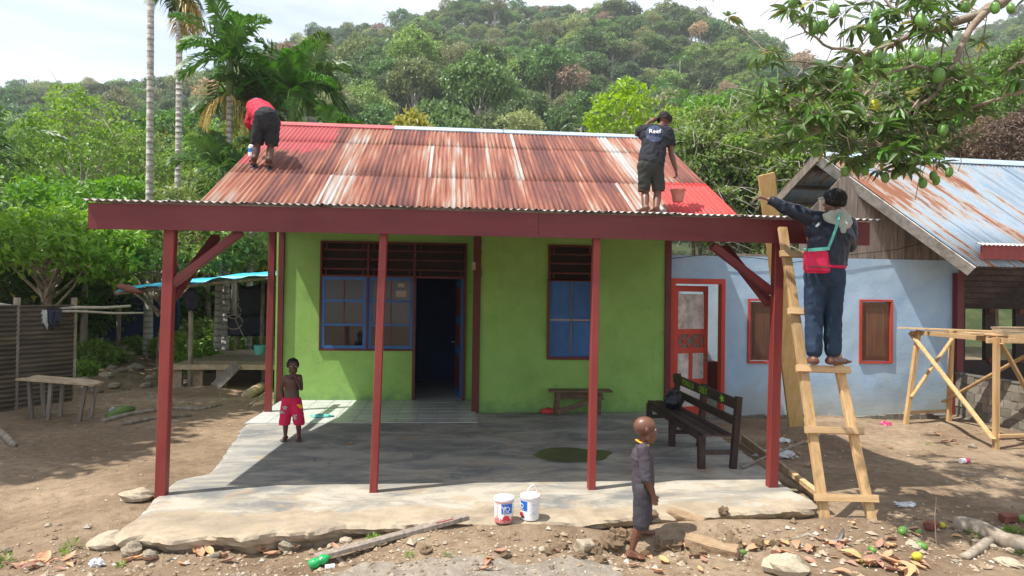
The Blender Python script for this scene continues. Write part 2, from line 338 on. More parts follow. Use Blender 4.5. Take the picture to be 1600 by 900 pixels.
M['metal'] = pm('handle_metal', [(.3, (.4,)*3), (.7, (.55,)*3)], 8, rough=.3, bump=0, rnd=0, metal=.9)
M['wire'] = pm('black_wire', [(.3, (.012,)*3), (.7, (.02,)*3)], 8, rough=.6, bump=0, rnd=0)
M['rope'] = pm('pale_rope', [(.3, (.35, .31, .24)), (.7, (.5, .45, .36))], 30, rough=.9, rnd=0)
M['mango'] = pm('green_mango_skin', [(.3, (.075, .19, .035)), (.6, (.13, .27, .05)), (.8, (.27, .38, .06))], 9, rough=.38, bump=.05, rnd=.25, spec=.45)
M['ripe_mango'] = pm('yellow_mango_skin', [(.3, (.40, .42, .04)), (.7, (.62, .55, .06))], 9, rough=.4, bump=.05, rnd=.15)
M['dry_leaf'] = leafmat('dry_fallen_leaf', (.36, .17, .095), (.50, .30, .19), .12, .25, .35)
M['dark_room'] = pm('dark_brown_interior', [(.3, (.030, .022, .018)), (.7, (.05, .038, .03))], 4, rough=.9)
M['leaf_dark'] = leafmat('mango_leaf', (.045, .115, .022), (.10, .205, .042), .28, .5, .3, (.42, .40, .05))
M['leaf_mid'] = leafmat('bush_leaf', (.080, .175, .034), (.155, .275, .052), .35, .35, .18)
M['leaf_bright'] = leafmat('bright_leaf', (.130, .235, .042), (.215, .325, .066), .36, .35, .15)
M['leaf_lime'] = leafmat('lime_leaf', (.185, .30, .038), (.28, .40, .06), .38, .3, .1)
M['leaf_yellow'] = leafmat('yellow_leaf', (.24, .29, .04), (.36, .35, .06), .35, .3, .1)
M['leaf_olive'] = leafmat('olive_leaf', (.115, .200, .045), (.215, .30, .075), .35, .3, .2, (.30, .22, .12))
M['leaf_brown'] = leafmat('dead_brown_leaf', (.14, .095, .062), (.22, .155, .105), .2, .2, .2)
M['palm_leaf'] = leafmat('palm_leaf', (.045, .115, .025), (.085, .185, .035), .3, .5, .12)
M['palm_dead'] = leafmat('dead_palm_leaf', (.36, .25, .07), (.46, .34, .12), .25, .3, .1)
for i, (a, b) in enumerate([((0.087, 0.152, 0.052), (0.145, 0.232, 0.070)), ((0.065, 0.123, 0.049), (0.116, 0.189, 0.064)), ((0.145, 0.217, 0.067), (0.225, 0.297, 0.094)), ((0.196, 0.225, 0.102), (0.268, 0.290, 0.131)), ((0.072, 0.138, 0.070), (0.123, 0.210, 0.099)), ((0.304, 0.225, 0.138), (0.392, 0.290, 0.189))]):
    M['hill%d' % i] = leafmat('forest_leaf_%s' % 'abcdef'[i], a, b, .25, .25, .28)
# glass with a pebbled face
t = NT('dark_pebbled_glass'); n = t.noise(t.tc.outputs['Object'], 70, 3, .6)
M['glass'] = t.done(t.ramp(n, [(.35, (.012, .013, .016)), (.75, (.05, .05, .052))]), .16, t.bump(n, .35, .004), .6)
t = NT('clear_dark_glass'); M['glass2'] = t.done((.012, .013, .017), .06, t.bump(t.noise(t.tc.outputs['Object'], 6, 2), .05, .01), .6)
# rusty corrugated roof; paint lies in places of its own
def rustmat(name, paint=True, greyness=.5, rx=6.):
    t = NT(name); at_ = t.n('ShaderNodeAttribute', attribute_name='sheet'); O = at_.outputs['Vector']; P = t.geo.outputs['Position']
    v = t.vec(O, (1, .13, 1), rnd=31.)
    big = t.noise(t.vec(P, (1, .5, .5)), .9, 4, .5); st = t.noise(v, rx, 6, .62); fine = t.noise(t.vec(O, (1, .07, 1), rnd=77.), 24, 4, .6)
    sheet = t.rndval(-.03, .03); PX = t.vec(P, (1, .03, 0)); band = t.noise(PX, 1.55, 3, .5); fine = t.noise(t.vec(P, (1, .03, 0)), 24, 4, .6); st = t.noise(t.vec(P, (1, .055, 0), (7, 3, 1)), 6.5, 6, .62)
    f = t.math('ADD', t.math('ADD', t.math('MULTIPLY', st, .42), t.math('MULTIPLY', fine, .26)), t.math('ADD', t.math('ADD', t.math('MULTIPLY', big, .05), t.math('MULTIPLY', band, .37)), sheet))
    f = t.math('ADD', t.math('MULTIPLY', t.math('SUBTRACT', f, .55), 1.75), .55); so_ = t.n('ShaderNodeSeparateXYZ'); t.l(O, so_.inputs[0])
    c = t.ramp(f, [(.42, (.098, .034, .030)), (.49, (.155, .050, .036)), (.555, (.225, .074, .042)), (.60, (.27, .115, .070)), (.640, (.28, .195, .155)), (.73, (.34, .32, .31))])
    seam = t.math('MULTIPLY', t.math('MULTIPLY', t.math('LESS_THAN', so_.outputs[0], t.math('ADD', .035, t.math('MULTIPLY', st, .03))), t.math('GREATER_THAN', t.oi.outputs['Random'], .35)), t.ramp(fine, [(.3, .35), (.6, .95)])); c = t.mix(seam, c, (.42, .40, .385))
    spot = t.noise(t.vec(O, (1, .5, 1), rnd=11.), 9, 6, .7); c = t.mix(t.ramp(spot, [(.58, 0.), (.7, .5)]), c, (.33, .10, .05))
    if paint:
        sp = t.n('ShaderNodeSeparateXYZ'); t.l(P, sp.inputs[0]); X, Y = sp.outputs[0], sp.outputs[1]
        w1 = t.noise(t.vec(O, (1, .25, 1), rnd=5.), 7, 5, .6); w1 = t.math('MULTIPLY', t.math('SUBTRACT', w1, .5), 1.1)
        e = t.math('SUBTRACT', t.math('ADD', Y, w1), t.math('ADD', 4.52, t.math('MULTIPLY', t.math('ABSOLUTE', t.math('SUBTRACT', X, .1)), .35)))
        m1 = t.math('MULTIPLY', t.math('GREATER_THAN', e, 0.), t.math('LESS_THAN', t.math('ADD', X, t.math('MULTIPLY', w1, .4)), .60))
        le = t.math('LESS_THAN', t.math('ADD', X, t.math('MULTIPLY', w1, .3)), t.math('ADD', -.5, t.math('MULTIPLY', t.math('SUBTRACT', Y, 3.6), .12))); m1 = t.math('MAXIMUM', m1, t.math('MULTIPLY', le, t.math('GREATER_THAN', Y, 3.9)))
        c = t.mix(t.math('MULTIPLY', m1, .88), c, t.mix(fine, (.28, .035, .045), (.37, .072, .078)))
        m2 = t.math('MULTIPLY', t.math('GREATER_THAN', t.math('ADD', X, t.math('MULTIPLY', w1, .45)), t.math('ADD', 5.02, t.math('MULTIPLY', Y, .22))), t.math('LESS_THAN', Y, 3.62))
        c = t.mix(m2, c, t.mix(fine, (.46, .030, .028), (.56, .058, .050)))
    return t.done(c, t.ramp(f, [(.4, .8), (.75, .5)]), t.bump(t.noise(O, 60, 4), .12, .004), .35)
M['roof'] = rustmat('rusty_roof_sheet')
M['porch_roof'] = pm('porch_roof_sheet', [(.3, (.30, .24, .23)), (.5, (.45, .40, .39)), (.7, (.52, .50, .50))], 3, rough=.5, bump=.1, rnd=.12, dirt=(.28, .14, .11))
t = NT('old_zinc_roof_sheet'); at_ = t.n('ShaderNodeAttribute', attribute_name='sheet'); O = at_.outputs['Vector']; v = t.vec(O, (1, .16, 1), rnd=13.); st = t.noise(v, 4.5, 7, .68); P = t.geo.outputs['Position']; big = t.noise(P, .55, 4)
f = t.math('ADD', t.math('MULTIPLY', st, .75), t.math('MULTIPLY', big, .35)); c = t.ramp(f, [(.44, (.21, .28, .36)), (.54, (.30, .37, .44)), (.585, (.34, .28, .24)), (.62, (.25, .105, .055)), (.8, (.20, .07, .04))])
M['blue_roof'] = t.done(c, .5, t.bump(t.noise(O, 50, 3), .1, .004), .4)
t = NT('fence_sheet_rust'); O = t.tc.outputs['Object']; f = t.noise(t.vec(O, (.5, .5, 3), rnd=7.), 2.5, 7, .65)
M['fence'] = t.done(t.ramp(f, [(.3, (.035, .028, .022)), (.5, (.068, .053, .038)), (.68, (.115, .088, .058)), (.78, (.16, .14, .11))]), .75, t.bump(t.noise(O, 40, 4), .3, .006), .3)
# concrete
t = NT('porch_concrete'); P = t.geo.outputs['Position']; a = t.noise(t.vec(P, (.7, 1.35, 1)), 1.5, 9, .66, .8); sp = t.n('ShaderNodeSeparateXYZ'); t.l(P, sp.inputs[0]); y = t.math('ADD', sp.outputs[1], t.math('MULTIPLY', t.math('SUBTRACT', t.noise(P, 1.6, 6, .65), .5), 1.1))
lit = t.ramp(a, [(.40, (.17, .17, .165)), (.47, (.245, .235, .21)), (.53, (.325, .29, .235)), (.60, (.40, .37, .31))]); shade_tone = t.ramp(a, [(.40, (.17, .178, .178)), (.48, (.235, .24, .232)), (.54, (.30, .295, .27)), (.61, (.36, .355, .33))])  # sunlit front tone, and a greyer one that paints the porch shade into the colour
mr = t.n('ShaderNodeMapRange'); mr.inputs[1].default_value = .05; mr.inputs[2].default_value = 1.3; t.l(y, mr.inputs[0]); c = t.mix(t.math('MULTIPLY', mr.outputs[0], .8), lit, shade_tone)
st = t.noise(t.vec(P, (.7, 1.9, 1)), 2.4, 9, .72, .9); c = t.mix(t.ramp(st, [(.53, 0.), (.62, .5)]), c, (.47, .44, .385)); st2 = t.noise(t.vec(P, (.8, 1.6, 1), (5, 2, 0)), 1.9, 9, .72, .9); c = t.mix(t.ramp(st2, [(.54, 0.), (.64, .45)]), c, (.19, .195, .20))
b_ = t.noise(P, 2.3, 7, .7, 1.); c = t.mix(t.ramp(b_, [(.56, 0.), (.66, .5)]), c, (.33, .225, .13)); sk = t.noise(P, 38, 5, .7); c = t.mix(t.ramp(sk, [(.60, 0.), (.70, .45)]), c, (.14, .12, .10))
c = t.mix(t.math('MULTIPLY', t.math('LESS_THAN', y, -.52), .6), c, t.ramp(b_, [(.4, (.28, .205, .13)), (.6, (.42, .33, .22))]))
vc = t.n('ShaderNodeTexVoronoi', feature='DISTANCE_TO_EDGE'); vc.inputs['Scale'].default_value = .55; t.l(t.vec(P, (1, 1, 0)), vc.inputs['Vector']); crk = t.ramp(t.math('ADD', vc.outputs['Distance'], t.math('MULTIPLY', t.noise(P, 9, 5, .7), .03)), [(.017, 1.), (.021, 0.)]); c = t.mix(t.math('MULTIPLY', crk, .0), c, (.08, .07, .06))
M['concrete'] = t.done(c, .72, t.bump(t.math('ADD', t.noise(P, 35, 7, .72), t.math('MULTIPLY', t.noise(P, 6, 4), .8)), .45, .015), .3)
# earth
t = NT('yard_earth'); P = t.geo.outputs['Position']; a = t.noise(P, .6, 8, .65, .3); c = t.ramp(a, [(.32, (.165, .115, .076)), (.5, (.275, .20, .135)), (.66, (.38, .29, .20))])
b = t.noise(P, 9, 7, .72); c = t.mix(t.ramp(b, [(.36, .6), (.52, 0.)]), c, (.15, .10, .062)); c = t.mix(t.ramp(b, [(.58, 0.), (.72, .55)]), c, (.50, .41, .29))
vo = t.n('ShaderNodeTexVoronoi'); vo.inputs['Scale'].default_value = 42; t.l(P, vo.inputs['Vector']); c = t.mix(t.ramp(vo.outputs['Distance'], [(.12, .55), (.22, 0.)]), c, t.ramp(t.noise(P, 90, 1), [(.4, (.2, .15, .1)), (.6, (.52, .46, .36))]))
sp = t.n('ShaderNodeSeparateXYZ'); t.l(P, sp.inputs[0]); yy = t.math('ADD', sp.outputs[1], t.math('MULTIPLY', t.noise(P, 1.5, 6, .7), .7)); gv = t.math('MULTIPLY', t.math('LESS_THAN', yy, -1.15), t.math('MULTIPLY', t.math('GREATER_THAN', sp.outputs[0], 1.1), t.math('LESS_THAN', sp.outputs[0], 3.9)))
c = t.mix(t.math('MULTIPLY', gv, .55), c, t.ramp(b, [(.35, (.22, .21, .19)), (.65, (.44, .42, .38))]))
far = t.n('ShaderNodeMapRange'); far.inputs[1].default_value = 13; far.inputs[2].default_value = 22; t.l(sp.outputs[1], far.inputs[0]); c = t.mix(far.outputs[0], c, t.ramp(a, [(.4, (.035, .050, .020)), (.6, (.07, .085, .035))]))
h = t.math('ADD', t.math('MULTIPLY', b, 1.2), t.math('ADD', t.noise(P, 45, 6, .75), t.math('MULTIPLY', t.ramp(vo.outputs['Distance'], [(.0, 1.), (.3, 0.)]), .35)))
M['earth'] = t.done(c, .95, t.bump(h, .8, .03), .1)
M['forest_floor'] = pm('forest_floor', [(.3, (.022, .034, .015)), (.7, (.05, .065, .028))], .4, rough=.95, bump=0, rnd=0)
# ------------------------------------------------------------------ ground and hills
_k = NR.normal(size=(26, 2)); _k /= np.linalg.norm(_k, axis=1)[:, None]; _ph = NR.uniform(0, 6.28, 26); _fr = np.geomspace(.35, 9., 26)
def fb(x, y, lo=0, hi=26, pw=1.):
    s = 0*x
    for i in range(lo, hi): s = s + np.sin((x*_k[i, 0]+y*_k[i, 1])*_fr[i]*2*np.pi*.5+_ph[i]+1.3*np.sin(y*_fr[i]*.7+_ph[-i]))/_fr[i]**pw
    return s
def sst(a, b, v): t = np.clip((v-a)/(b-a), 0, 1); return t*t*(3-2*t)
SKY = np.array([(-900,170),(-100,152),(0,150),(60,142),(130,138),(200,132),(250,122),(300,116),(350,100),(400,76),(440,52),(500,36),(600,18),(690,6),(800,6),(900,10),(1000,14),(1100,24),(1180,42),(1240,72),(1300,98),(1400,100),(1450,82),(1520,45),(1600,5),(1750,-30),(2300,0),(3500,150)], float)
DCR = np.array([(-900,330),(300,330),(430,235),(1240,230),(1330,300),(3500,320)], float)
def hillz(x, y):
    rx, ry = x-CAM[0], y-CAM[1]; d = rx*CF[0]+ry*CF[1]; lat = rx*CR[0]+ry*CR[1]; dd = np.maximum(d, 6.)
    px = 800+FPX*lat/dd; dc = np.interp(px, DCR[:, 0], DCR[:, 1]); py = np.interp(px, SKY[:, 0], SKY[:, 1])+8.5*FPX/dc
    hy = 462+.0139*(px-800); zc = (hy-py)/FPX*dc+1.9; t = (dd-36)/(dc-36)
    up = np.clip(t, 0, 1); z = zc*np.where(t < 1, up**1.06, 1-.45*(t-1))
    z = z + (3.2*np.sin(x*.045+y*.031)+2.4*np.sin(x*.083-y*.061+1.))*sst(.05, .4, t)*sst(1.15, .8, t)
    return np.where(t > 0, z, 0.)
def gh(x, y):
    x = np.asarray(x, float); y = np.asarray(y, float)
    z = -.115+.018*fb(x, y, 4, 14)*.5+0*x
    front = np.exp(-((y+1.22)/.33)**2); z = z-.012*front*sst(2.3, 1.6, x)
    z = z+.085*np.exp(-((y+.98)/.20)**2)*sst(1.9, 2.7, x)*sst(7.2, 6.2, x)
    z = z+.016*fb(x, y, 12, 26, .8)*np.exp(-((y+1.25)/.45)**2)*sst(9.5, 7., x)
    z = z-.055*np.exp(-((x-4.15)/.35)**2-((y+1.2)/.22)**2)
    z = z+.10*np.exp(-((x+.55)/.45)**2)*sst(-1.4, -.4, y)*sst(2., .4, y)*.5
    z = z+.05*sst(-1., -4., x)+.10*sst(7., 12., y)*sst(0., -2., x)+.03*fb(x*.6, y*.6, 6, 18)*sst(6.5, 8., y)*sst(-.5, -1.5, x)
    inside = (x > -.1) & (x < 6.2) & (y > -.85) & (y < 9); z = np.where(inside, np.minimum(z, -.12), z)
    return z+hillz(x, y)
def gz(x, y): return float(gh(np.array([x]), np.array([y]))[0])
u = np.linspace(-1, 1, 440); gx = 3.2+1.9*np.sinh(6.*u); u2 = np.linspace(-.78, 1, 420); gy = -.6+1.9*np.sinh(6.*u2)
XX, YY = np.meshgrid(gx, gy); ZZ = gh(XX, YY); nx, ny = len(gx), len(gy)
vv = np.stack([XX.ravel(), YY.ravel(), ZZ.ravel()], 1); ii = (np.arange(ny-1)[:, None]*nx+np.arange(nx-1)[None]).ravel()
ff = np.stack([ii, ii+1, ii+nx+1, ii+nx], 1); cxy = vv[ff].mean(1); dep = (cxy[:, 0]-CAM[0])*CF[0]+(cxy[:, 1]-CAM[1])*CF[1]
def sub(mask):
    f = ff[mask]; us, inv = np.unique(f, return_inverse=True); return vv[us], inv.reshape(-1, 4)
a, b = sub(dep < 44); tag(link('ground', npmesh('ground', a, b, M['earth'], True)), kind='structure')
a, b = sub(dep >= 44); tag(link('hillside', npmesh('hillside', a, b, M['forest_floor'], True)), kind='structure')
# ------------------------------------------------------------------ porch slab, tiles
sl_out = [tuple(G(x_, y_, 0)[:2]) for x_, y_ in ((186, 843), (215, 838), (262, 842), (330, 836), (380, 838), (430, 829), (480, 831), (530, 821), (600, 820), (690, 816), (760, 819), (830, 815), (930, 812), (1010, 806), (1100, 803), (1190, 796), (1274, 792))]+[(6.08,-.60),(6.10,.1),(6.28,1.2),(6.40,2.4),(6.3,3.7),(6.25,4.36),(-.28,4.36),(-.26,3.6)]+[tuple(G(x_, y_, 0)[:2]) for x_, y_ in ((379, 667), (357, 698), (331, 735), (318, 741), (272, 750), (250, 768), (232, 790), (205, 812), (180, 830))]
m = MB(); top = []; n = len(sl_out); low = []
dense = []
for i in range(n):
    p, q = sl_out[i], sl_out[(i+1) % n]; L = math.hypot(q[0]-p[0], q[1]-p[1]); k = max(1, int(L/.04))
    for j in range(k):
        x, y = p[0]+(q[0]-p[0])*j/k, p[1]+(q[1]-p[1])*j/k; o = mnoise.noise(Vector((x*4, y*4, 3)))*.035+mnoise.noise(Vector((x*13, y*13, 5)))*.02+mnoise.noise(Vector((x*31, y*31, 7)))*.012
        dense.append((x+o*.4, y+o))
n = len(dense); c0 = (3., 1.8)
def inset(p, d): v = Vector((c0[0]-p[0], c0[1]-p[1])).normalized()*d; return p[0]+v.x, p[1]+v.y
rings = []
for d, z, jz in ((.13, 0., 0), (.06, -.004, .004), (.02, -.016, .010), (0., -.04, .014), (.02, -.065, .012), (.035, -.09, .012), (.09, -.12, .0), (.16, -.3, 0)):
    rings.append([Vector((*inset(p, d+(mnoise.noise(Vector((p[0]*9, p[1]*9, z*40)))*.03+mnoise.noise(Vector((p[0]*24, p[1]*24, z*60)))*.018)*(z < 0)), z+mnoise.noise(Vector((p[0]*6, p[1]*6, 2)))*jz)) for p in dense])
v = [p for r in rings for p in r]; f = [tuple(range(n))]
for r in range(len(rings)-1):
    for i in range(n): f.append((r*n+i, r*n+(i+1) % n, (r+1)*n+(i+1) % n, (r+1)*n+i))
m.add(v, f); slab = m.build('porch_slab', M['concrete']); tag(slab, kind='structure')
# ------------------------------------------------------------------ the painted house
YW, YR, XA, XB, XC, HZ = 4.372, 5.523, 3.061, 6.257, -.291, 2.98
house = thing('painted_house', 'small lime green house with rusty red corrugated roof and a porch on dark red posts', 'house', (3, 4.4, 0))
def wallgrid(y, x0, x1, z0, z1, holes, th, name, mat, parent):
    xs = sorted({x0, x1, *[h[i] for h in holes for i in (0, 1)]}); zs = sorted({z0, z1, *[h[i] for h in holes for i in (2, 3)]}); m = MB()
    xs = [x for x in xs if x0 <= x <= x1]; zs = [z for z in zs if z0 <= z <= z1]
    def hole(i, j):
        if i < 0 or j < 0 or i >= len(xs)-1 or j >= len(zs)-1: return True
        cx, cz = (xs[i]+xs[i+1])/2, (zs[j]+zs[j+1])/2; return any(h[0] < cx < h[1] and h[2] < cz < h[3] for h in holes)
    for i in range(len(xs)-1):
        for j in range(len(zs)-1):
            if hole(i, j): continue
            a, b, c, d = xs[i], xs[i+1], zs[j], zs[j+1]; y2 = y+th
            m.add([(a,y,c),(b,y,c),(b,y,d),(a,y,d)], [(0,1,2,3)]); m.add([(a,y2,c),(b,y2,c),(b,y2,d),(a,y2,d)], [(3,2,1,0)])
            if hole(i-1, j): m.add([(a,y,c),(a,y,d),(a,y2,d),(a,y2,c)], [(0,1,2,3)])
            if hole(i+1, j): m.add([(b,y,c),(b,y,d),(b,y2,d),(b,y2,c)], [(3,2,1,0)])
            if hole(i, j-1): m.add([(a,y,c),(b,y,c),(b,y2,c),(a,y2,c)], [(3,2,1,0)])
            if hole(i, j+1): m.add([(a,y,d),(b,y,d),(b,y2,d),(a,y2,d)], [(0,1,2,3)])
    return m.build(name, mat, parent, weld=1e-4)
# pixel-measured openings
def px_x(px, Y, py=500): return V(px, py, Y).x
def px_z(py, Y, px): return V(px, py, Y).z
wx0, wx1, dx0, dx1 = px_x(499, YR), px_x(645, YR), px_x(646, YR), px_x(728, YR)
wz0, wz1, lz1 = px_z(548, YR, 570), px_z(433, YR, 600), px_z(378, YR, 600)
rx0, rx1 = px_x(855, YW), px_x(930, YW); rz0, rz1, rl1 = px_z(560, YW, 890), px_z(438, YW, 890), px_z(383, YW, 890)
wf = wallgrid(YW, XA, XB, -.2, HZ, [(rx0, rx1, rz0, rl1)], .12, 'wall', M['green_wall'], house)
wr = wallgrid(YR, XC, XA-.002, -.02, HZ, [(wx0, dx1, wz1, lz1), (wx0, dx0, wz0, wz1), (dx0, dx1, -.02, wz1)], .12, 'wall', M['green_wall'], house)
m = MB(); m.box((XA, YW+.122, -.2), (XA+.12, YR+.12, HZ)); m.build('wall', M['green_wall'], house)
m = MB(); m.box((XC-.12, YR+.003, -.2), (XC-.002, 9.5, HZ)); m.build('wall', M['green_wall'], house)
m = MB(); m.box((XB-.12, YW+.122, -.2), (XB, 9.5, HZ)); m.build('wall', M['green_wall'], house)
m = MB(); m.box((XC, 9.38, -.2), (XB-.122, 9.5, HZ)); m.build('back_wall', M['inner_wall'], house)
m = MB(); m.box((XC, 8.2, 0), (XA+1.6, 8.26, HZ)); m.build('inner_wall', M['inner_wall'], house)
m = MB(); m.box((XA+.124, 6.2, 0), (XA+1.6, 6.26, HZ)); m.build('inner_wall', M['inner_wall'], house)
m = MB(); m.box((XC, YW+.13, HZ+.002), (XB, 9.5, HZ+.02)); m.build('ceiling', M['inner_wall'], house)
m = MB(); m.box((XC, YR+.122, -.05), (XB-.13, 9.37, -.004)); m.build('inner_floor', M['tile'], house)
m = MB(); m.box((XC+.0, YW+.0, -.22), (XA, YR+.119, -.006)); m.build('recess_floor', M['grout'], house)
# tile floor, each tile
tm = MB().box((-.147, -.147, 0), (.147, .147, .006)).mesh('tile', M['tile'])
gm = MB().box((XC, 3.43, .001), (3.075, YR-.002, .0035)); gm.build('tile_bed', M['grout'], house)
for i in range(11):
    for j in range(7):
        x, y = XC+.16+i*.305, 3.59+j*.304
        if y < YR-.1: link('tile', tm, house, (x, y, .002+R_.uniform(0, .0015)))
for i in range(3):
    for j in range(6): link('tile', tm, house, (dx0+.15+i*.3, YR+.19+j*.304, -.002))
# pillars
for (x0, x1, y0, nme) in ((XA-.055, XA+.065, YW-.03, 'corner_pillar'), (XB-.045, XB+.055, YW-.03, 'corner_pillar'), (XC-.07, XC+.02, YR-.07, 'corner_pillar')):
    MB().box((x0, y0, -.02), (x1, y0+.10, HZ-.01)).build(nme, M['frame'] if x0 < 3.5 else M['red'], house)
# front posts, slightly out of plumb
PX = [0, 1.947, 4.066, 5.924]; zt = 2.448
for i, x in enumerate(PX):
    lean = (.03, .045, .0, .02)[i]
    MB().bar((x-.015, 0, -.05), (x+lean, -.02, zt+.05), .097 if i in (0, 3) else .072, .09, (0, 1, 0), .006).build('post', M['post_red'], house)
MB().bar((-.215, YW+.03, -.05), (-.19, YW+.03, 2.95), .10, .10, (0, 1, 0), .006).build('post', M['post_red'], house)
for a, b in (((268, 445), (377, 362)), ((1206, 456), (1113, 384))):
    p, q = V(*a, -.0), V(*b, -.0); p.y = q.y = .0; MB().bar(p, q, .07, .09, (0, 1, 0), .005).build('brace', M['red'], house)
for s, x in ((1, 0), (-1, 5.924)): MB().bar((x+.03*s, .05, 1.85), (x+.04*s, 1.15, 2.50), .09, .07, (0, 0, 1), .005).build('brace', M['red'], house)
# fascia boards
FX0, FX1 = -.65, 6.852; fz = lambda x: zt+.006-(x-3)*.0+.012*math.sin((x+.6)/7.5*math.pi)
def board(x0, x1, n):
    m = MB(); v = []; k = 10
    for i in range(k+1):
        x = x0+(x1-x0)*i/k; z = fz(x)+R_.uniform(-.002, .002); y = -.13
        v += [(x, y, z), (x, y+.03, z), (x, y+.03, z+.235), (x, y, z+.235)]
    f = [(3,2,1,0), (k*4, k*4+1, k*4+2, k*4+3)]
    for i in range(k):
        for j in range(4): f.append((i*4+j, i*4+(j+1) % 4, i*4+4+(j+1) % 4, i*4+4+j))
    m.add(v, f); return m.build(n, M['red'], house)
xj = px_x(841, -.13, 360); board(FX0, xj-.0015, 'fascia_board'); board(xj+.0015, FX1, 'fascia_board')
for x in (FX0-.002, FX1-.028): MB().bar((x+.015, -.098, zt+.13), (x+.015, 4.6, zt+.57), .03, .22, (0, 0, 1)).build('side_board', M['red'], house)
MB().bar((FX0+.04, -.045, zt+.10), (FX1-.04, -.045, zt+.10), .08, .10).build('eave_beam', M['frame'], house)
for i in range(9): x = FX0+.3+i*.86; MB().bar((x, -.09, zt+.185), (x, 4.36, zt+.60), .05, .08).build('rafter', M['frame'], house)
# corrugated sheets
def sheet_mesh(name, width, length, mat, pitch=.076, amp=.0095, ns=7, nl=3, th=.0015, X=Vector((1, 0, 0)), Y=Vector((0, 1, 0)), Z=Vector((0, 0, 1)), sag=.0):
    nc = int(round(width/pitch))*ns; v = []; f = []
    for side in (0, 1):
        for j in range(nl+1):
            for i in range(nc+1):
                uu = width*i/nc; z = amp*math.cos(2*math.pi*uu/pitch)+(th if side == 0 else -th)+sag*math.sin(math.pi*j/nl)
                v.append(X*uu+Y*(length*j/nl)+Z*z)
    N = (nl+1)*(nc+1); w = nc+1
    for j in range(nl):
        for i in range(nc):
            a = j*w+i; f.append((a, a+1, a+w+1, a+w)[::-1]); f.append((N+a, N+a+1, N+a+w+1, N+a+w))
    for i in range(nc):
        a = nl*w+i; f.append((a, a+1, N+a+1, N+a))
    for j in range(nl):
        a = j*w; f.append((a, a+w, N+a+w, N+a)); a = j*w+nc; f.append((a+w, a, N+a, N+a+w))
    me = bpy.data.meshes.new(name); me.from_pydata([tuple(p) for p in v], [], f); me.materials.append(mat)
    bm = bmesh.new(); bm.from_mesh(me); bmesh.ops.recalc_face_normals(bm, faces=bm.faces); bm.to_mesh(me); bm.free()
    at_ = me.attributes.new('sheet', 'FLOAT_VECTOR', 'POINT'); at_.data.foreach_set('vector', [c for s_ in (0, 1) for j in range(nl+1) for i in range(nc+1) for c in (width*i/nc, length*j/nl, 0.)])
    me.polygons.foreach_set('use_smooth', [True]*len(me.polygons)); return me
RL, RR = -.595, 6.515; ncol = 10; cw = (RR-RL)/ncol; LEN = (EAVE-RIDGE).length
t1 = (RP(640, 227)-RIDGE).dot(RS); t2 = (RP(640, 276)-RIDGE).dot(RS)
rows = [(0., t1+.04), (t1-.10, t2+.04), (t2-.10, LEN)]
npitch = round((cw+.10)/.0711); sw = npitch*.0711
for r, (a, b) in enumerate(rows):
    me = sheet_mesh('roof_sheet', sw, b-a, M['roof'], .0711, .0095, 7, 3)
    for c in range(ncol):
        off = .004+.0035*(c % 2)+R_.uniform(0, .001); p = Vector((RL+c*cw, 0, 0))+Vector((0, RIDGE.y, RIDGE.z))+RS*(a+R_.uniform(-.012, .012))+RN*(off+.0022*(2-r))
        ang = R_.uniform(-.0025, .0025); X = (Vector((1, 0, 0))+RS*ang).normalized(); Y = (RS-Vector((1, 0, 0))*ang).normalized(); Z = X.cross(Y); Z = Z if Z.z > 0 else -Z
        # local axes: x across, y down the slope, z up (mirrored handedness is avoided by flipping x)
        mm = frame4(-X, Y, (-X).cross(Y), p+X*sw-origin(house)); link('roof_sheet', me, house, mat4=mm)
pm_ = sheet_mesh('porch_sheet', sw, 2.62, M['porch_roof'], .0711, .0095, 7, 3); PD = Vector((0, 2.55, .245)).normalized(); PN = Vector((0, -PD.z, PD.y))
for c in range(11):
    p = Vector((FX0-.03+c*.683, -.175+R_.uniform(-.006, .006), zt+.262+.003*(c % 2)+.012*math.sin(c/10*math.pi)))
    link('porch_sheet', pm_, house, mat4=frame4(Vector((1, 0, 0)), PD, PN, p-origin(house)))
# back slope, ridge capping, gable
RB = Vector((0, 3.8, -2.015)).normalized(); m4 = frame4(Vector((1, 0, 0)), RB, Vector((1, 0, 0)).cross(RB), Vector((RL, RIDGE.y, RIDGE.z+.004))-origin(house))
link('back_roof', sheet_mesh('back_roof', RR-RL, 4.2, M['roof'], .0711, .0095, 5, 2), house, mat4=m4)
def cap(x0, x1, mat):
    m = MB(); pts = []
    for x in (x0, x1): pts += [Vector((x, 6.08, 5.012))+RS*.17+RN*.022, Vector((x, 6.08, 5.046)), Vector((x, 6.08, 5.012))+RB*.17+Vector((0, .01, .022)), Vector((x, 6.08, 5.0))+RB*.17+Vector((0, .01, .018)), Vector((x, 6.08, 5.030)), Vector((x, 6.08, 5.0))+RS*.17+RN*.012]
    m.add(pts, [(0,1,7,6),(1,2,8,7),(3,4,10,9),(4,5,11,10),(0,6,11,5),(2,3,9,8),(0,5,4,1),(1,4,3,2),(6,7,10,11),(7,8,9,10)]); m.build('ridge_cap', mat, house)
xc = V(617, 200, 6.08).x; cap(RL-.03, xc, M['red_cap']); cap(xc-.03, 3.6, M['zinc']); cap(3.57, RR+.03, M['zinc'])
for x in (RL+.20, RR-.26):
    MB().prism([(x, 6.08, 4.93), (x, 2.6, 3.06), (x, 9.5, 3.06)], (.05, 0, 0)).build('gable', M['grey_wood'], house)
for x in (RL+.0, RR-.03): MB().bar(Vector((x+.015, 6.08, 4.92)), Vector((x+.015, 2.34, 2.93)), .025, .12).build('rake_board', M['red_cap'], house)
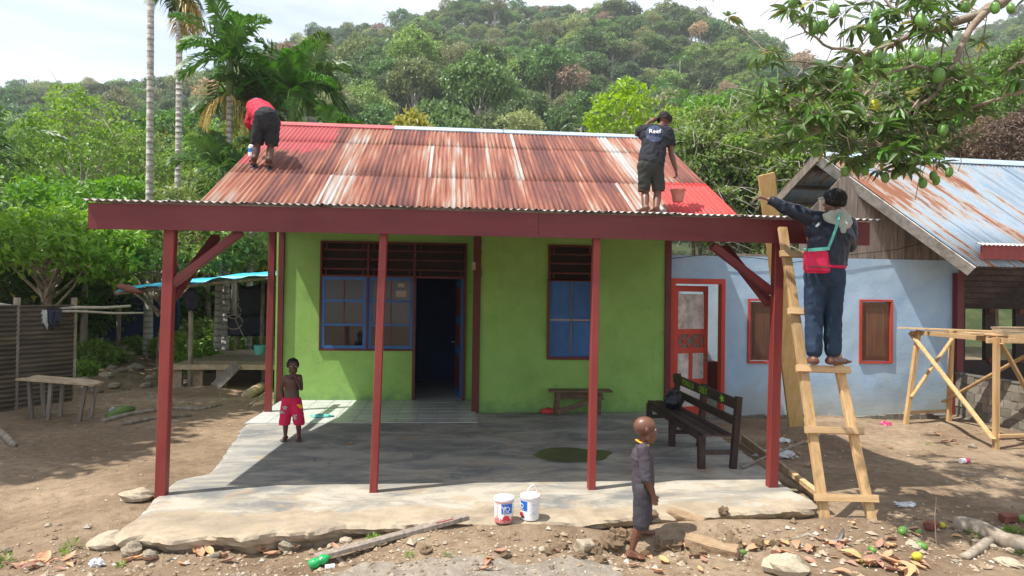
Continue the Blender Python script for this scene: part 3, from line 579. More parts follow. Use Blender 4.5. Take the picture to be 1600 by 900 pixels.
# louvre window and door set in the recess
def frame_rect(name, x0, x1, z0, z1, y, wd, dp, mat, parent, **k):
    m = MB(); m.box((x0, y, z0), (x0+wd, y+dp, z1)); m.box((x1-wd, y, z0), (x1, y+dp, z1)); m.box((x0+wd, y, z0), (x1-wd, y+dp, z0+wd)); m.box((x0+wd, y, z1-wd), (x1-wd, y+dp, z1))
    return m.build(name, mat, parent)
def louvre(x0, x1, z0, z1, y, cols, zs, dark=None):
    fr = MB(); w = .035; edges = [x0]+cols+[x1]
    fr.box((x0, y-.02, z0), (x0+w, y+.09, z1)); fr.box((x1-w, y-.02, z0), (x1, y+.09, z1)); fr.box((x0+w, y-.02, z0), (x1-w, y+.09, z0+.03)); fr.box((x0+w, y-.02, z1-.03), (x1-w, y+.09, z1))
    for c in cols: fr.box((c-w/2, y-.018, z0+.03), (c+w/2, y+.088, z1-.03))
    o = fr.build('louvre_frame', M['frame'], house)
    for a, b in zip(edges[:-1], edges[1:]):
        for q in zs:
            z = z0+(z1-z0)*q; MB().box((a+.018, y+.005, z-.012), (b-.018, y+.06, z+.012)).build('louvre_slat', M['frame'], o)
        for x in (a+.10, b-.10):
            for z_, zz in ((z0+.03, z0+(z1-z0)*zs[0]), (z0+(z1-z0)*zs[-1], z1-.03)): MB().box((x-.01, y+.008, z_), (x+.01, y+.05, zz)).build('louvre_slat', M['frame'], o)
    return o
xm1, xm2 = px_x(574, YR), px_x(646.5, YR)
louvre(wx0, dx1, wz1+.0, lz1, YR-.01, [xm1, xm2], [.22, .5, .76])
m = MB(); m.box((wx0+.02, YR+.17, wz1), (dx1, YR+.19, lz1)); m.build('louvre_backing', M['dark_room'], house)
wfm = frame_rect('window_frame', wx0, xm2+.02, wz0, wz1+.03, YR-.028, .032, .12, M['frame'], house)
MB().box((xm1-.018, YR-.026, wz0+.032), (xm1+.018, YR+.09, wz1)).build('mullion', M['frame'], wfm)
for a, b in ((wx0+.036, xm1-.022), (xm1+.022, xm2-.016)):
    cs = MB(); w = .055; z0, z1, y = wz0+.036, wz1-.004, YR-.012
    cs.box((a, y, z0), (a+w, y+.04, z1)); cs.box((b-w, y, z0), (b, y+.04, z1)); cs.box((a+w, y, z0), (b-w, y+.04, z0+w)); cs.box((a+w, y, z1-w), (b-w, y+.04, z1))
    h = (z1-z0)/3
    for k in (1, 2): cs.box((a+w, y+.003, z0+k*h-.02), (b-w, y+.037, z0+k*h+.02))
    o = cs.build('casement', M['blue_paint'], house); mid = (a+b)/2
    MB().box((mid-.01, y+.008, z0+w), (mid+.01, y+.032, z1-w)).build('glazing_bar', M['frame'], o)
    for k in range(3):
        zz0 = z0+k*h+(w if k == 0 else .02); zz1 = z0+(k+1)*h-(w if k == 2 else .02)
        for xa_, xb_ in ((a+w, mid-.01), (mid+.01, b-w)): MB().box((xa_, y+.018, zz0), (xb_, y+.023, zz1)).build('pane', M['glass2'] if k == 0 else M['glass'], o)
for (px0, px1, py0, py1) in ((621, 631, 443, 449), (618, 634, 454, 464)):
    MB().box((px_x(px0, YR-.02), YR-.002, px_z(py1, YR, 626)), (px_x(px1, YR-.02), YR+.0045, px_z(py0, YR, 626))).build('paper_notice', M['pale_stone'], house)
m = MB(); w = .04
m.box((dx0-.012, YR-.03, 0), (dx0+w, YR+.12, wz1+.03)); m.box((dx1-w, YR-.03, 0), (dx1, YR+.12, wz1+.03)); m.box((dx0+w, YR-.028, wz1-.012), (dx1-w, YR+.118, wz1+.028)); df = m.build('door_frame', M['frame'], house)
# open leaf swung inside, hinged at the right jamb
hx, hy = dx1-.045, YR+.10; an = math.radians(98); dv = Vector((math.cos(an), math.sin(an), 0)); dn = Vector((-dv.y, dv.x, 0))
def leafbox(mb, a, b, z0, z1, t0, t1):
    H = Vector((hx, hy, 0)); P = [H+dv*a+dn*t0, H+dv*b+dn*t0, H+dv*b+dn*t1, H+dv*a+dn*t1]
    mb.add([p+Vector((0, 0, z0)) for p in P]+[p+Vector((0, 0, z1)) for p in P], [(0,3,2,1),(4,5,6,7),(0,1,5,4),(1,2,6,5),(2,3,7,6),(3,0,4,7)])
m = MB(); leafbox(m, 0, .78, .02, wz1-.02, 0, .035); leaf = m.build('door', M['blue_paint'], house)
for a, b, c, d in ((.1, .68, .15, .8), (.1, .68, .95, 1.35), (.1, .68, 1.5, wz1-.15)):
    m = MB(); leafbox(m, a, b, c, d, .036, .045); m.build('door_panel', M['frame'], leaf)
m = MB(); H = Vector((hx, hy, 0))+dv*.70+dn*.04; m.bar(H+Vector((0, 0, 1.0)), H+dn*.06+Vector((0, 0, 1.0)), .015, .015); m.bar(H+dn*.06+Vector((0, 0, 1.0)), H+dn*.06-dv*.11+Vector((0, 0, 1.0)), .014, .018); m.build('handle', M['metal'], leaf)
# shuttered window right of the door
louvre(rx0, rx1, rz1, rl1, YW-.01, [], [.2, .48, .74])
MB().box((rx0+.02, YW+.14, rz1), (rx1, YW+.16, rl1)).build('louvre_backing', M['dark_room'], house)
frame_rect('window_frame', rx0-.005, rx1+.005, rz0-.02, rz1+.025, YW-.03, .045, .12, M['frame'], house)
xm = (rx0+rx1)/2
for a, b in ((rx0+.042, xm-.004), (xm+.004, rx1-.042)):
    m = MB(); z0, z1 = rz0+.028, rz1-.022; m.box((a, YW+.012, z0), (b, YW+.04, z1)); o = m.build('shutter', M['blue_paint'], house)
    zc = (z0+z1)/2
    for c, d in ((z0, zc-.02), (zc+.02, z1)): MB().box((a+.035, YW+.006, c+.035), (b-.035, YW+.0115, d-.035)).build('shutter_panel', M['blue_paint'], o)
zc = px_z(500, YW, 890); MB().box((rx0+.043, YW+.004, zc-.012), (rx1-.043, YW+.0055, zc+.012)).build('tape', M['pale_stone'], house)
MB().box((xm-.011, YW+.0, rz0+.03), (xm+.011, YW+.0035, rz1-.03)).build('cover_strip', M['grey_wood'], house)
# meter box and wires
MB().box((px_x(736, YW), YW-.06, px_z(422, YW, 739)), (px_x(741.5, YW), YW-.032, px_z(410, YW, 739))).build('switch_box', M['pale_stone'], house)
m = MB()
for pts in ([(750, 376), (752, 395), (749, 412), (753, 425), (748, 445)], [(752, 376), (749, 400), (744, 420)]): m.tube([V(x, y, YW-.012) for x, y in pts], .005, 5)
m.build('cable', M['wire'], house)
# ------------------------------------------------------------------ the blue neighbour house
blue = thing('blue_house', 'pale blue rendered house with grey plank gable and rust streaked zinc roof', 'house', (9.5, 4.8, -.1))
YB = 4.42; bx0, bx1 = XB+.06, V(1486, 500, YB).x; bz1 = 2.62
d0, d1, dz = px_x(1049, YB), px_x(1131, YB), px_z(440, YB, 1090)
w1 = (px_x(1171, YB), px_x(1226, YB), px_z(565, YB, 1200), px_z(469, YB, 1200)); w2 = (px_x(1345, YB), px_x(1391, YB), px_z(565, YB, 1366), px_z(470, YB, 1366))
def plaster(x0, x1, z0, z1, holes):
    xs = sorted(set(list(np.linspace(x0, x1, int((x1-x0)/.08)+1)))); xs = sorted(set(xs+[h[i] for h in holes for i in (0, 1)])); zs = sorted(set(list(np.linspace(z0, z1, int((z1-z0)/.08)+1))+[h[i] for h in holes for i in (2, 3)]))
    m = MB(); idx = {}
    def vid(i, j):
        if (i, j) not in idx:
            x, z = xs[i], zs[j]; edge = any(h[0]-.01 <= x <= h[1]+.01 and h[2]-.01 <= z <= h[3]+.01 for h in holes)
            y = YB-(0 if edge else .011*mnoise.noise(Vector((x*1.3, z*1.3, 4)))+.006*mnoise.noise(Vector((x*4, z*4, 9)))); idx[(i, j)] = len(m.v); m.v.append(Vector((x, y, z)))
        return idx[(i, j)]
    for i in range(len(xs)-1):
        for j in range(len(zs)-1):
            cx, cz = (xs[i]+xs[i+1])/2, (zs[j]+zs[j+1])/2
            if any(h[0] < cx < h[1] and h[2] < cz < h[3] for h in holes): continue
            m.f.append((vid(i, j), vid(i+1, j), vid(i+1, j+1), vid(i, j+1)))
    o = m.build('wall', M['blue_wall'], blue, smooth=True, fix=False)
    b = MB()
    for h in holes:
        a, c, e, g = h; y0, y1 = YB, YB+.15; b.add([(a,y0,e),(a,y1,e),(a,y1,g),(a,y0,g)], [(0,1,2,3)]); b.add([(c,y0,e),(c,y1,e),(c,y1,g),(c,y0,g)], [(3,2,1,0)]); b.add([(a,y0,g),(c,y0,g),(c,y1,g),(a,y1,g)], [(0,1,2,3)]); b.add([(a,y0,e),(c,y0,e),(c,y1,e),(a,y1,e)], [(3,2,1,0)])
    b.build('reveal', M['blue_wall'], blue, fix=False)
plaster(bx0, bx1, -.12, bz1, [(d0, d1, -.12, dz), w1, w2])
MB().box((bx1+.001, YB+.01, -.2), (bx1+.14, 8.8, bz1)).build('side_wall', M['blue_wall'], blue)
m = MB(); k = 40
for i in range(k):
    x = bx0+(bx1-bx0)*i/k
    if d0-.05 < x < d1+.02: continue
    m.box((x, YB-.09+R_.uniform(-.03, .02), -.25), (x+(bx1-bx0)/k, YB-.002, -.06+R_.uniform(-.03, .02)), .008)
m.build('foundation', M['mortar'], blue)
MB().box((7.3, 7.6, -.1), (9.6, 7.7, 2.3)).build('inner_wall', M['pale_wall'], blue)
MB().box((bx0, YB+.16, -.15), (9.5, 7.6, -.09)).build('floor', M['mortar'], blue)
m = MB(); m.box((d1-.1, 6.6, -.05), (d1+.8, 7.0, .62)); m.build('cupboard', M['frame'], blue)
# carved door, ajar
fr = MB(); f = .085
fr.box((d0-.06, YB-.035, -.12), (d0+f-.03, YB+.12, dz+.05)); fr.box((d1-f+.03, YB-.035, -.12), (d1+.01, YB+.12, dz+.05)); fr.box((d0+f-.03, YB-.033, dz-.04), (d1-f+.03, YB+.118, dz+.048)); fr.build('door_frame', M['bright_red'], blue)
ang = math.radians(17); hv = Vector((math.cos(ang), math.sin(ang), 0)); hn = Vector((-hv.y, hv.x, 0)); H0 = Vector((d0+f-.02, YB+.03, -.10)); DW = (d1-d0)*.76; DH = dz+.06-.03
def dbox(mb, a, b, c, d, t0, t1):
    P = [H0+hv*a+hn*t0, H0+hv*b+hn*t0, H0+hv*b+hn*t1, H0+hv*a+hn*t1]; mb.add([p+Vector((0, 0, c)) for p in P]+[p+Vector((0, 0, d)) for p in P], [(0,3,2,1),(4,5,6,7),(0,1,5,4),(1,2,6,5),(2,3,7,6),(3,0,4,7)])
m = MB(); s = .075; rails = [0, .13, .52, .62, 1.02, 1.12, 1.36, 1.46, 1.78, 1.84, DH]
dbox(m, 0, s, 0, DH, 0, .04); dbox(m, DW-s, DW, 0, DH, 0, .04)
for a, b in ((0, .15), (.52, .62), (1.06, 1.15), (1.38, 1.47), (DH-.10, DH)): dbox(m, s, DW-s, a, b, .002, .038)
dbox(m, DW/2-.035, DW/2+.035, .62, 1.06, .003, .037)
dr = m.build('door', M['bright_red'], blue)
for a, b, c, d in ((s, DW-s, .15, .52), (s, DW/2-.035, .62, 1.06), (DW/2+.035, DW-s, .62, 1.06), (s, DW-s, 1.15, 1.38), (s, DW-s, 1.47, DH-.14)):
    m = MB(); dbox(m, a+.001, b-.001, c+.001, d-.001, .016, .026); m.build('door_panel', M['barge_wood'] if c != 1.15 else M['grey_wood'], dr)
for x0, x1 in ((s, DW/2), (DW/2, DW-s)):
    m = MB()
    for a, b in (((x0, 1.15), (x1, 1.38)), ((x0, 1.38), (x1, 1.15))):
        p = H0+hv*a[0]+Vector((0, 0, a[1]))+hn*.012; q = H0+hv*b[0]+Vector((0, 0, b[1]))+hn*.012; m.bar(p, q, .03, .015, hn)
    m.build('carved_cross', M['bright_red'], dr)
m = MB(); hp = H0+hv*(DW-.045)+Vector((0, 0, .98)); m.bar(hp-hn*.004-Vector((0, 0, .11)), hp-hn*.004+Vector((0, 0, .05)), .04, .008, hn); m.bar(hp-hn*.05, hp-hn*.05-hv*.11, .018, .018); m.bar(hp, hp-hn*.05, .015, .015); m.build('handle', M['metal'], dr)
for i in range(2): MB().box((d0-.1, YB-.42+.2*i, -.14), (d1+.1, YB-.22+.19*i, -.11+.05*i)).build('door_step', M['mortar'], blue)
# two narrow shutters
for (a, b, c, d) in (w1, w2):
    o = frame_rect('window_frame', a-.03, b+.03, c-.03, d+.02, YB-.03, .036, .1, M['bright_red'], blue)
    m = MB(); m.box((a+.022, YB+.01, c+.022), (b-.022, YB+.04, d-.032)); q = m.build('shutter', M['shutter_wood'], o)
    m = MB(); x0, x1, z0, z1 = a+.065, b-.065, c+.07, d-.08
    for bb in (((x0, z0), (x1, z0+.018)), ((x0, z1-.018), (x1, z1)), ((x0, z0+.018), (x0+.018, z1-.018)), ((x1-.018, z0+.018), (x1, z1-.018))): m.box((bb[0][0], YB+.002, bb[0][1]), (bb[1][0], YB+.0098, bb[1][1]))
    m.box((x0+.03, YB+.004, z0+.03), (x1-.03, YB+.0098, z1-.03)); piece('shutter_moulding', m, M['shutter_wood'], q)
# roof
A = V(1280, 240, 4.80); B = V(1524, 416, 3.30); sd = (B-A); sl_ = sd.length; sd.normalize(); rr_ = Vector((.995, .06, 0)).normalized()
nn = rr_.cross(sd); nn = nn if nn.z > 0 else -nn; nn.normalize()
bsheet = sheet_mesh('roof_sheet', .762, sl_+.03, M['blue_roof'], .0762, .009, 6, 3, X=rr_, Y=sd, Z=nn)
for i in range(14): link('roof_sheet', bsheet, blue, A+rr_*(i*.70-.05)+nn*(.03+.003*(i % 2)))
back = V(1205, 322, 6.6); bd = back-A; bl = bd.length; bd.normalize(); bn = bd.cross(rr_); bn = bn if bn.z > 0 else -bn; bn.normalize()
bs2 = sheet_mesh('back_roof_sheet', .762, bl, M['blue_roof'], .0762, .009, 6, 2, X=rr_, Y=bd, Z=bn)
for i in range(14): link('back_roof_sheet', bs2, blue, A+rr_*(i*.70-.05)+bn*.03)
for i in range(3):
    p = A+bd*(bl*(.25+.33*i))-bn*.03; MB().bar(p-rr_*.02, p+rr_*9.5, .05, .07, bn).build('purlin', M['grey_wood'], blue)
MB().prism([A-rr_*.06+nn*.03-sd*.02, A-rr_*.06+sd*.16+nn*.055, A+rr_*9.8+sd*.16+nn*.055, A+rr_*9.8+nn*.06-sd*.02], nn*.006).build('ridge_cap', M['zinc'], blue)
MB().bar(A-nn*.075-rr_*.06, B+sd*.05-nn*.075-rr_*.06, .028, .19, nn).build('barge_board', M['barge_wood'], blue)
MB().bar(A+bd*.02-bn*.07-rr_*.05, A+bd*bl-bn*.07-rr_*.05, .028, .16, bn).build('barge_board', M['grey_wood'], blue)
# gable planks
YG = YB+.01; gx0 = A.x-.55; x = gx0
while x < bx1-.02:
    wd = R_.uniform(.13, .19); cx = x+wd/2
    pr = P_ = None
    top = A.z-.12-abs(0)*1.
    if cx < A.x+.25: top = A.z-.42-(A.x+.25-cx)*1.05
    else: top = min(A.z-.42, A.z-.22-(cx-A.x-.2)*.56)
    slope = 1.05 if cx < A.x+.25 else -.5
    if top > bz1+.06:
        piece('gable_plank', MB().prism([(x, YG+R_.uniform(0, .012), bz1-.05), (x+wd-.006, YG+R_.uniform(0, .012), bz1-.05), (x+wd-.006, YG, top+slope*wd/2), (x, YG, top-slope*wd/2)], (0, .022, 0)), M['grey_wood'], blue)
    x += wd
MB().box((7.4, YG+.04, bz1-.04), (bx1+.1, YG+.10, bz1+.05)).build('tie_beam', M['grey_wood'], blue)
# veranda: posts, dark room behind, low block wall, red eave board
vx = bx1; E0 = B+rr_*.05
MB().bar(V(1533, 394, 3.28), V(1533, 394, 3.28)+rr_*7+Vector((0, -.25, -.0)), .03, .22, (0, 0, 1)).build('eave_board', M['post_red'], blue)
eave_sh = sheet_mesh('eave_sheet', 7.01, .14, M['porch_roof'], .0762, .009, 5, 1, X=rr_, Y=Vector((0, 1, .30)).normalized(), Z=Vector((0, -.30, 1)).normalized())
link('eave_sheet', eave_sh, blue, V(1530, 384, 3.24)+Vector((0, -.03, .015)))
MB().bar((vx+.09, YB-.05, -.15), (vx+.09, YB-.05, 2.4), .12, .12, (0, 1, 0)).build('post', M['red'], blue)
yb2 = 7.2
MB().box((vx+.15, yb2, 1.75), (vx+8, yb2+.1, 3.4)).build('back_wall', M['dark_wood'], blue)
MB().box((vx+.15, yb2, -.1), (vx+8, yb2+.1, .62)).build('back_wall', M['dark_wood'], blue)
for i in range(8):
    x = vx+.15+i*.72; MB().box((x, yb2-.01, .62), (x+.24, yb2+.09, 1.75)).build('window_post', M['dark_wood'], blue)
MB().box((vx+.15, yb2-.012, 1.12), (vx+8, yb2+.08, 1.26)).build('window_rail', M['dark_wood'], blue)
for i in range(7):
    for z in (.62, 1.12, 1.70): MB().lathe((vx+.27+i*.72, yb2-.014, z), [(.0, -.03), (.06, -.025), (.075, 0), (.06, .0)], 12, (0, 1, 0)).build('round_boss', M['brick'], blue)
for i in range(10):
    z = 1.85+i*.13; MB().box((vx+.16, yb2-.03, z), (vx+8, yb2-.011, z+.115)).build('wall_board', M['dark_wood'], blue)
MB().box((vx+.15, YB+.1, -.15), (vx+8, yb2, -.08)).build('floor', M['mortar'], blue)
MB().box((vx+.6, 6.6, -.08), (vx+1.3, 7.0, .55)).build('chair_seat', M['ink_green'], blue)
# block wall laid course by course, running toward the right front
w0 = Vector((vx+.06, YB-.10, -.18)); w1_ = G(1640, 690, -.12); wd_ = Vector((w1_.x-w0.x, w1_.y-w0.y, 0)); wl = wd_.length; wd_.normalize(); wn_ = Vector((-wd_.y, wd_.x, 0))
bl_, bh_ = .30, .138; bm_ = MB().box((.005, -.05, .005), (bl_-.006, .05, bh_-.006), .004).mesh('block', M['block'])
MB().prism([w0-wn_*.042, w0+wd_*(wl+1.5)-wn_*.042, w0+wd_*(wl+1.5)+wn_*.04, w0+wn_*.04], (0, 0, 6*bh_)).build('mortar_bed', M['mortar'], blue)
for r in range(6):
    for c in range(int((wl+1.2)/bl_)):
        p = w0+wd_*(c*bl_+(bl_/2 if r % 2 else 0))+Vector((0, 0, r*bh_))+wn_*R_.uniform(-.008, .008)
        link('block', bm_, blue, mat4=frame4(wd_, wn_, Vector((0, 0, 1)), p-origin(blue)) @ Matrix.Rotation(R_.uniform(-.012, .012), 4, 'Z'))
MB().prism([w0-wn_*.06+Vector((0, 0, 6*bh_+.002)), w0+wd_*(wl+1.5)-wn_*.06+Vector((0, 0, 6*bh_+.002)), w0+wd_*(wl+1.5)+wn_*.06+Vector((0, 0, 6*bh_+.002)), w0+wn_*.06+Vector((0, 0, 6*bh_+.002))], (0, 0, .03)).build('wall_coping', M['mortar'], blue)
m = MB(); m.tube([V(x, y, YB-.04) for x, y in ((1040, 405), (1100, 398), (1170, 402), (1240, 410), (1330, 398), (1400, 390), (1450, 378), (1490, 372))], .006, 5); m.build('cable', M['wire'], blue)
# ------------------------------------------------------------------ foliage
def unit(a): return a/np.maximum(np.linalg.norm(a, axis=-1, keepdims=True), 1e-9)
def leaf_geo(pos, d, nrm, L, W, fold=.18, droop=0.):
    """kite leaves folded on the midrib: base, left, tip, right"""
    d = unit(d); s = unit(np.cross(d, nrm)); nrm = np.cross(s, d); L = np.asarray(L)[:, None]; W = np.asarray(W)[:, None]
    b = pos; t = pos+d*L-nrm*L*droop; mid = pos+d*L*.45
    l = mid+s*W+nrm*W*fold; r = mid-s*W+nrm*W*fold; n = len(pos)
    v = np.stack([b, l, t, r], 1).reshape(-1, 3); i = np.arange(n)[:, None]*4
    return v, np.concatenate([i+np.array([[0, 2, 1]]), i+np.array([[0, 3, 2]])], 0)
class Leaves:
    def __init__(s): s.v = []; s.f = []; s.n = 0
    def add(s, v, f): s.v.append(v); s.f.append(f+s.n); s.n += len(v)
    def out(s): return np.concatenate(s.v), np.concatenate(s.f)
def crown(rng, centers, radii, per, L, W, flat=.7, up=.9, droop=.15):
    g = Leaves()
    for c, r in zip(centers, radii):
        n = int(per*rng.uniform(.7, 1.3)); q = unit(rng.normal(size=(n, 3)))*rng.uniform(.35, 1., (n, 1))**.6*r*np.array([1, 1, flat]); q[:, 2] = np.where(rng.random(n) < .65, np.abs(q[:, 2]), q[:, 2])
        nr = unit(unit(q)*.7+rng.normal(size=(n, 3))*.45+np.array([0, 0, up])); d = unit(q+rng.normal(size=(n, 3))*r*.8+np.array([0, 0, -.15*r]))
        g.add(*leaf_geo(c+q, d, nr, L*rng.uniform(.7, 1.25, n), W*rng.uniform(.75, 1.2, n), droop=droop))
    return g.out()
def clumps(rng, n, size, bottom=.1, gap=.55):
    out = []; sx, sy, sz = size; tries = 0
    while len(out) < n and tries < n*60:
        tries += 1; p = unit(rng.normal(size=3))*rng.uniform(.45, 1.)**.5; p = p*np.array([sx, sy, sz])
        if p[2] < -sz*bottom: continue
        if all(np.linalg.norm((p-q)/np.array([1, 1, .75])) > gap for q in out): out.append(p)
    return np.array(out)
def limbs(m, base, top, targets, r0, rng, frac=.7, n=5):
    m.tube([base, (Vector(base)+Vector(top))/2+Vector((rng.uniform(-.15, .15), rng.uniform(-.15, .15), 0))*r0*8, top], [r0, r0*.8, r0*.55], 7)
    for t in targets:
        s = Vector(base).lerp(Vector(top), rng.uniform(.5, 1.)); t = Vector(t); mid = s.lerp(t, .5)+Vector((rng.uniform(-.1, .1), rng.uniform(-.1, .1), rng.uniform(.0, .15)))*(t-s).length
        m.tube([s, mid, t], [r0*.42, r0*.25, r0*.08], n, cap=False)
# hillside trees: six crowns and a palm, many placements
def hill_kind(i, seed):
    rng = np.random.default_rng(seed); tall = i in (3, 5)
    if i == 4: sz = (3.1, 3.1, 3.4); n = 22
    elif tall: sz = (2.8, 2.8, 2.2); n = 13
    else: sz = (4.0, 4.0, 2.7); n = 24
    cl = clumps(rng, n, sz, .35, 1.25); H = 9.5 if tall else 6.5; cl[:, 2] += H
    v, f = crown(rng, cl, rng.uniform(.9, 1.7, len(cl)), 130 if not tall else 80, .46, .19, .72, .8, .2)
    mb = MB(); limbs(mb, (0, 0, -2), (0, 0, H-.5), [c for c in cl[::3]], .20 if not tall else .16, rng, n=4)
    return npmesh('crown', v, f, M['hill%d' % i]), mb.mesh('trunk', M['pale_bark'], smooth=True)
def frond_geo(g, rng, base, az, el, L, nl, ll, lw, bend=1.3, droop=.5, vshape=.5):
    h = np.array([math.cos(az), math.sin(az), 0]); side = np.array([-math.sin(az), math.cos(az), 0]); p = np.array(base, float); a = el; pts = []; N = nl
    for k in range(N+1):
        t = k/N; dirv = h*math.cos(a)+np.array([0, 0, 1.])*math.sin(a); pts.append((p.copy(), dirv)); p = p+dirv*L/N; a -= bend/N*(.5+t)
    P = np.array([q[0] for q in pts]); T = np.array([q[1] for q in pts]); U = np.cross(T, side); U = U*np.sign(U[:, 2:3]+1e-6)
    idx = np.arange(2, N+1); t = idx/N; ln = ll*np.sin(np.pi*np.clip(t*.86+.12, 0, 1))**.7
    for s in (-1, 1):
        d = unit(side[None]*s*.75+T[idx]*(.45+.5*t[:, None])+U[idx]*vshape*rng.uniform(.5, 1.2, (len(idx), 1))+rng.normal(size=(len(idx), 3))*.10)
        b = P[idx]; m_ = b+d*ln[:, None]*.55; e = b+d*ln[:, None]-np.array([0, 0, 1.])*(ln*droop*rng.uniform(.6, 1.3, len(idx)))[:, None]
        wv = unit(T[idx]*.8+U[idx]*.4)*lw*rng.uniform(.8, 1.2, (len(idx), 1)); n = len(idx)
        v = np.stack([b-wv*.4, b+wv*.4, m_+wv, m_-wv, e], 1).reshape(-1, 3); i = np.arange(n)[:, None]*5
        g.add(v, np.concatenate([i+np.array([[0, 1, 2]]), i+np.array([[0, 2, 3]]), i+np.array([[3, 2, 4]])], 0))
    return P
def palm_crown(rng, nf, L, nl, ll, lw, el=(.1, 1.35), **k):
    g = Leaves(); sp = []
    for i in range(nf): sp.append(frond_geo(g, rng, (0, 0, 0), i*2.4+rng.uniform(-.2, .2), el[0]+(el[1]-el[0])*((i+.5)/nf)+rng.uniform(-.1, .1), L*rng.uniform(.85, 1.1), nl, ll, lw, **k))
    return g.out(), sp
kinds = [hill_kind(i, 40+i) for i in range(6)]
(pv, pf), _ = palm_crown(np.random.default_rng(3), 13, 3.4, 14, 1.0, .10, (-.4, 1.2), bend=1.5, droop=.4)
pv = pv+np.array([0, 0, 8.]); mb = MB(); mb.tube([(0, 0, -2), (.1, 0, 4), (0, 0, 8)], [.2, .16, .13], 6)
kinds.append((npmesh('crown', pv, pf, M['palm_leaf']), mb.mesh('trunk', M['pale_bark'])))
rng = np.random.default_rng(5); pts = []
rad = rng.uniform(46**2, 335**2, 15000)**.5; lat = rng.uniform(-1.15, 1.1, 15000)*rad
for d, l in zip(rad, lat):
    P = CAM+CF*d+CR*l; px = 800+FPX*l/d; dc = np.interp(px, DCR[:, 0], DCR[:, 1])
    if d > dc+16: continue
    pts.append((P[0], P[1], d, px))
# thin them so crowns overlap but do not pile up
keep = []; cell = {}
for x, y, d, px in pts:
    md = 3.3+d*.0055; k = (int(x//7), int(y//7)); ok = True
    for i in (-1, 0, 1):
        for j in (-1, 0, 1):
            for (a, b) in cell.get((k[0]+i, k[1]+j), ()):
                if (a-x)**2+(b-y)**2 < md*md: ok = False
    if ok: cell.setdefault(k, []).append((x, y)); keep.append((x, y, d, px))
keep = np.array(keep); hz = gh(keep[:, 0], keep[:, 1])
vis = (keep[:, 3] > -40) & (keep[:, 3] < 1640) & ((450-FPX*(hz+9-CAM[2])/keep[:, 2]) < 330); order = np.argsort(np.where(vis, keep[:, 2], 1e6)); near = set(order[:300].tolist())
KL = ['leafy mid green rainforest tree on the wooded hillside', 'dark green rainforest tree on the wooded hillside', 'yellow green rainforest tree on the wooded hillside', 'sparse pale green tree with thin trunk on the wooded hillside', 'tall bluish green rainforest tree on the wooded hillside', 'brown half bare tree on the wooded hillside', 'feathery palm among the trees of the wooded hillside']
protos = {}; rest = []
pk = np.array([.28, .24, .15, .08, .10, .02, .13]); kind_of = rng.choice(7, len(keep), p=pk)
for i, (x, y, d, px) in enumerate(keep):
    k = int(kind_of[i]); s = rng.uniform(.5, .95)*(.72+.28*min(1, d/170))*(1.25 if rng.random() < .1 else 1.); z = float(hz[i])-.3; rot = rng.uniform(0, 6.28)
    if i in near:
        if k not in protos:
            t = thing('palm_tree' if k == 6 else 'rainforest_tree', KL[k], 'tree', (0, 0, 0), 'trees on the wooded hillside'); link('trunk', kinds[k][1], t); link('crown', kinds[k][0], t); protos[k] = t; o = t
        else: o = copy_tree(protos[k])
        o.location = (x, y, z); o.rotation_euler = (0, 0, rot); o.scale = (s, s, s*rng.uniform(.95, 1.45))
    else: rest.append((x, y, z, rot, s*1.02, k))
rest = np.array(rest)
src = bpy.data.collections.new('forest_sources')
for k, (c, t) in enumerate(kinds):
    v = np.concatenate([np.array([p.co for p in c.vertices]), np.array([p.co for p in t.vertices])]); n0 = len(c.vertices); tri = []; mi = []
    for p in c.polygons: tri.append(tuple(p.vertices)); mi.append(0)
    for p in t.polygons:
        q = [a+n0 for a in p.vertices]
        for a in range(1, len(q)-1): tri.append((q[0], q[a], q[a+1])); mi.append(1)
    so_ = bpy.data.objects.new('forest_source_%s' % 'abcdefg'[k], npmesh('forest_tree', v, np.array(tri), [c.materials[0], t.materials[0]], False, mi)); src.objects.link(so_)
me = bpy.data.meshes.new('forest'); me.vertices.add(len(rest)); me.vertices.foreach_set('co', rest[:, :3].astype(np.float32).ravel())
for nme, typ, col in (('rot', 'FLOAT', 3), ('size', 'FLOAT', 4), ('kind_index', 'INT', 5)):
    a = me.attributes.new(nme, typ, 'POINT'); a.data.foreach_set('value', rest[:, col].astype(np.int32 if typ == 'INT' else np.float32))
fo = bpy.data.objects.new('forest', me); COL.objects.link(fo); tag(fo, 'distant rainforest covering the upper hillside', 'forest', kind='stuff')
ng = bpy.data.node_groups.new('forest_points', 'GeometryNodeTree'); ng.interface.new_socket('Geometry', in_out='INPUT', socket_type='NodeSocketGeometry'); ng.interface.new_socket('Geometry', in_out='OUTPUT', socket_type='NodeSocketGeometry')
gi = ng.nodes.new('NodeGroupInput'); go_ = ng.nodes.new('NodeGroupOutput'); ip = ng.nodes.new('GeometryNodeInstanceOnPoints'); ci = ng.nodes.new('GeometryNodeCollectionInfo'); ci.inputs[0].default_value = src; ci.inputs[1].default_value = True; ci.inputs[2].default_value = True
def attr(n, t): q = ng.nodes.new('GeometryNodeInputNamedAttribute'); q.data_type = t; q.inputs[0].default_value = n; return q.outputs[0]
cx = ng.nodes.new('ShaderNodeCombineXYZ'); L_ = ng.links.new; L_(attr('rot', 'FLOAT'), cx.inputs[2]); er = ng.nodes.new('FunctionNodeEulerToRotation'); L_(cx.outputs[0], er.inputs[0])
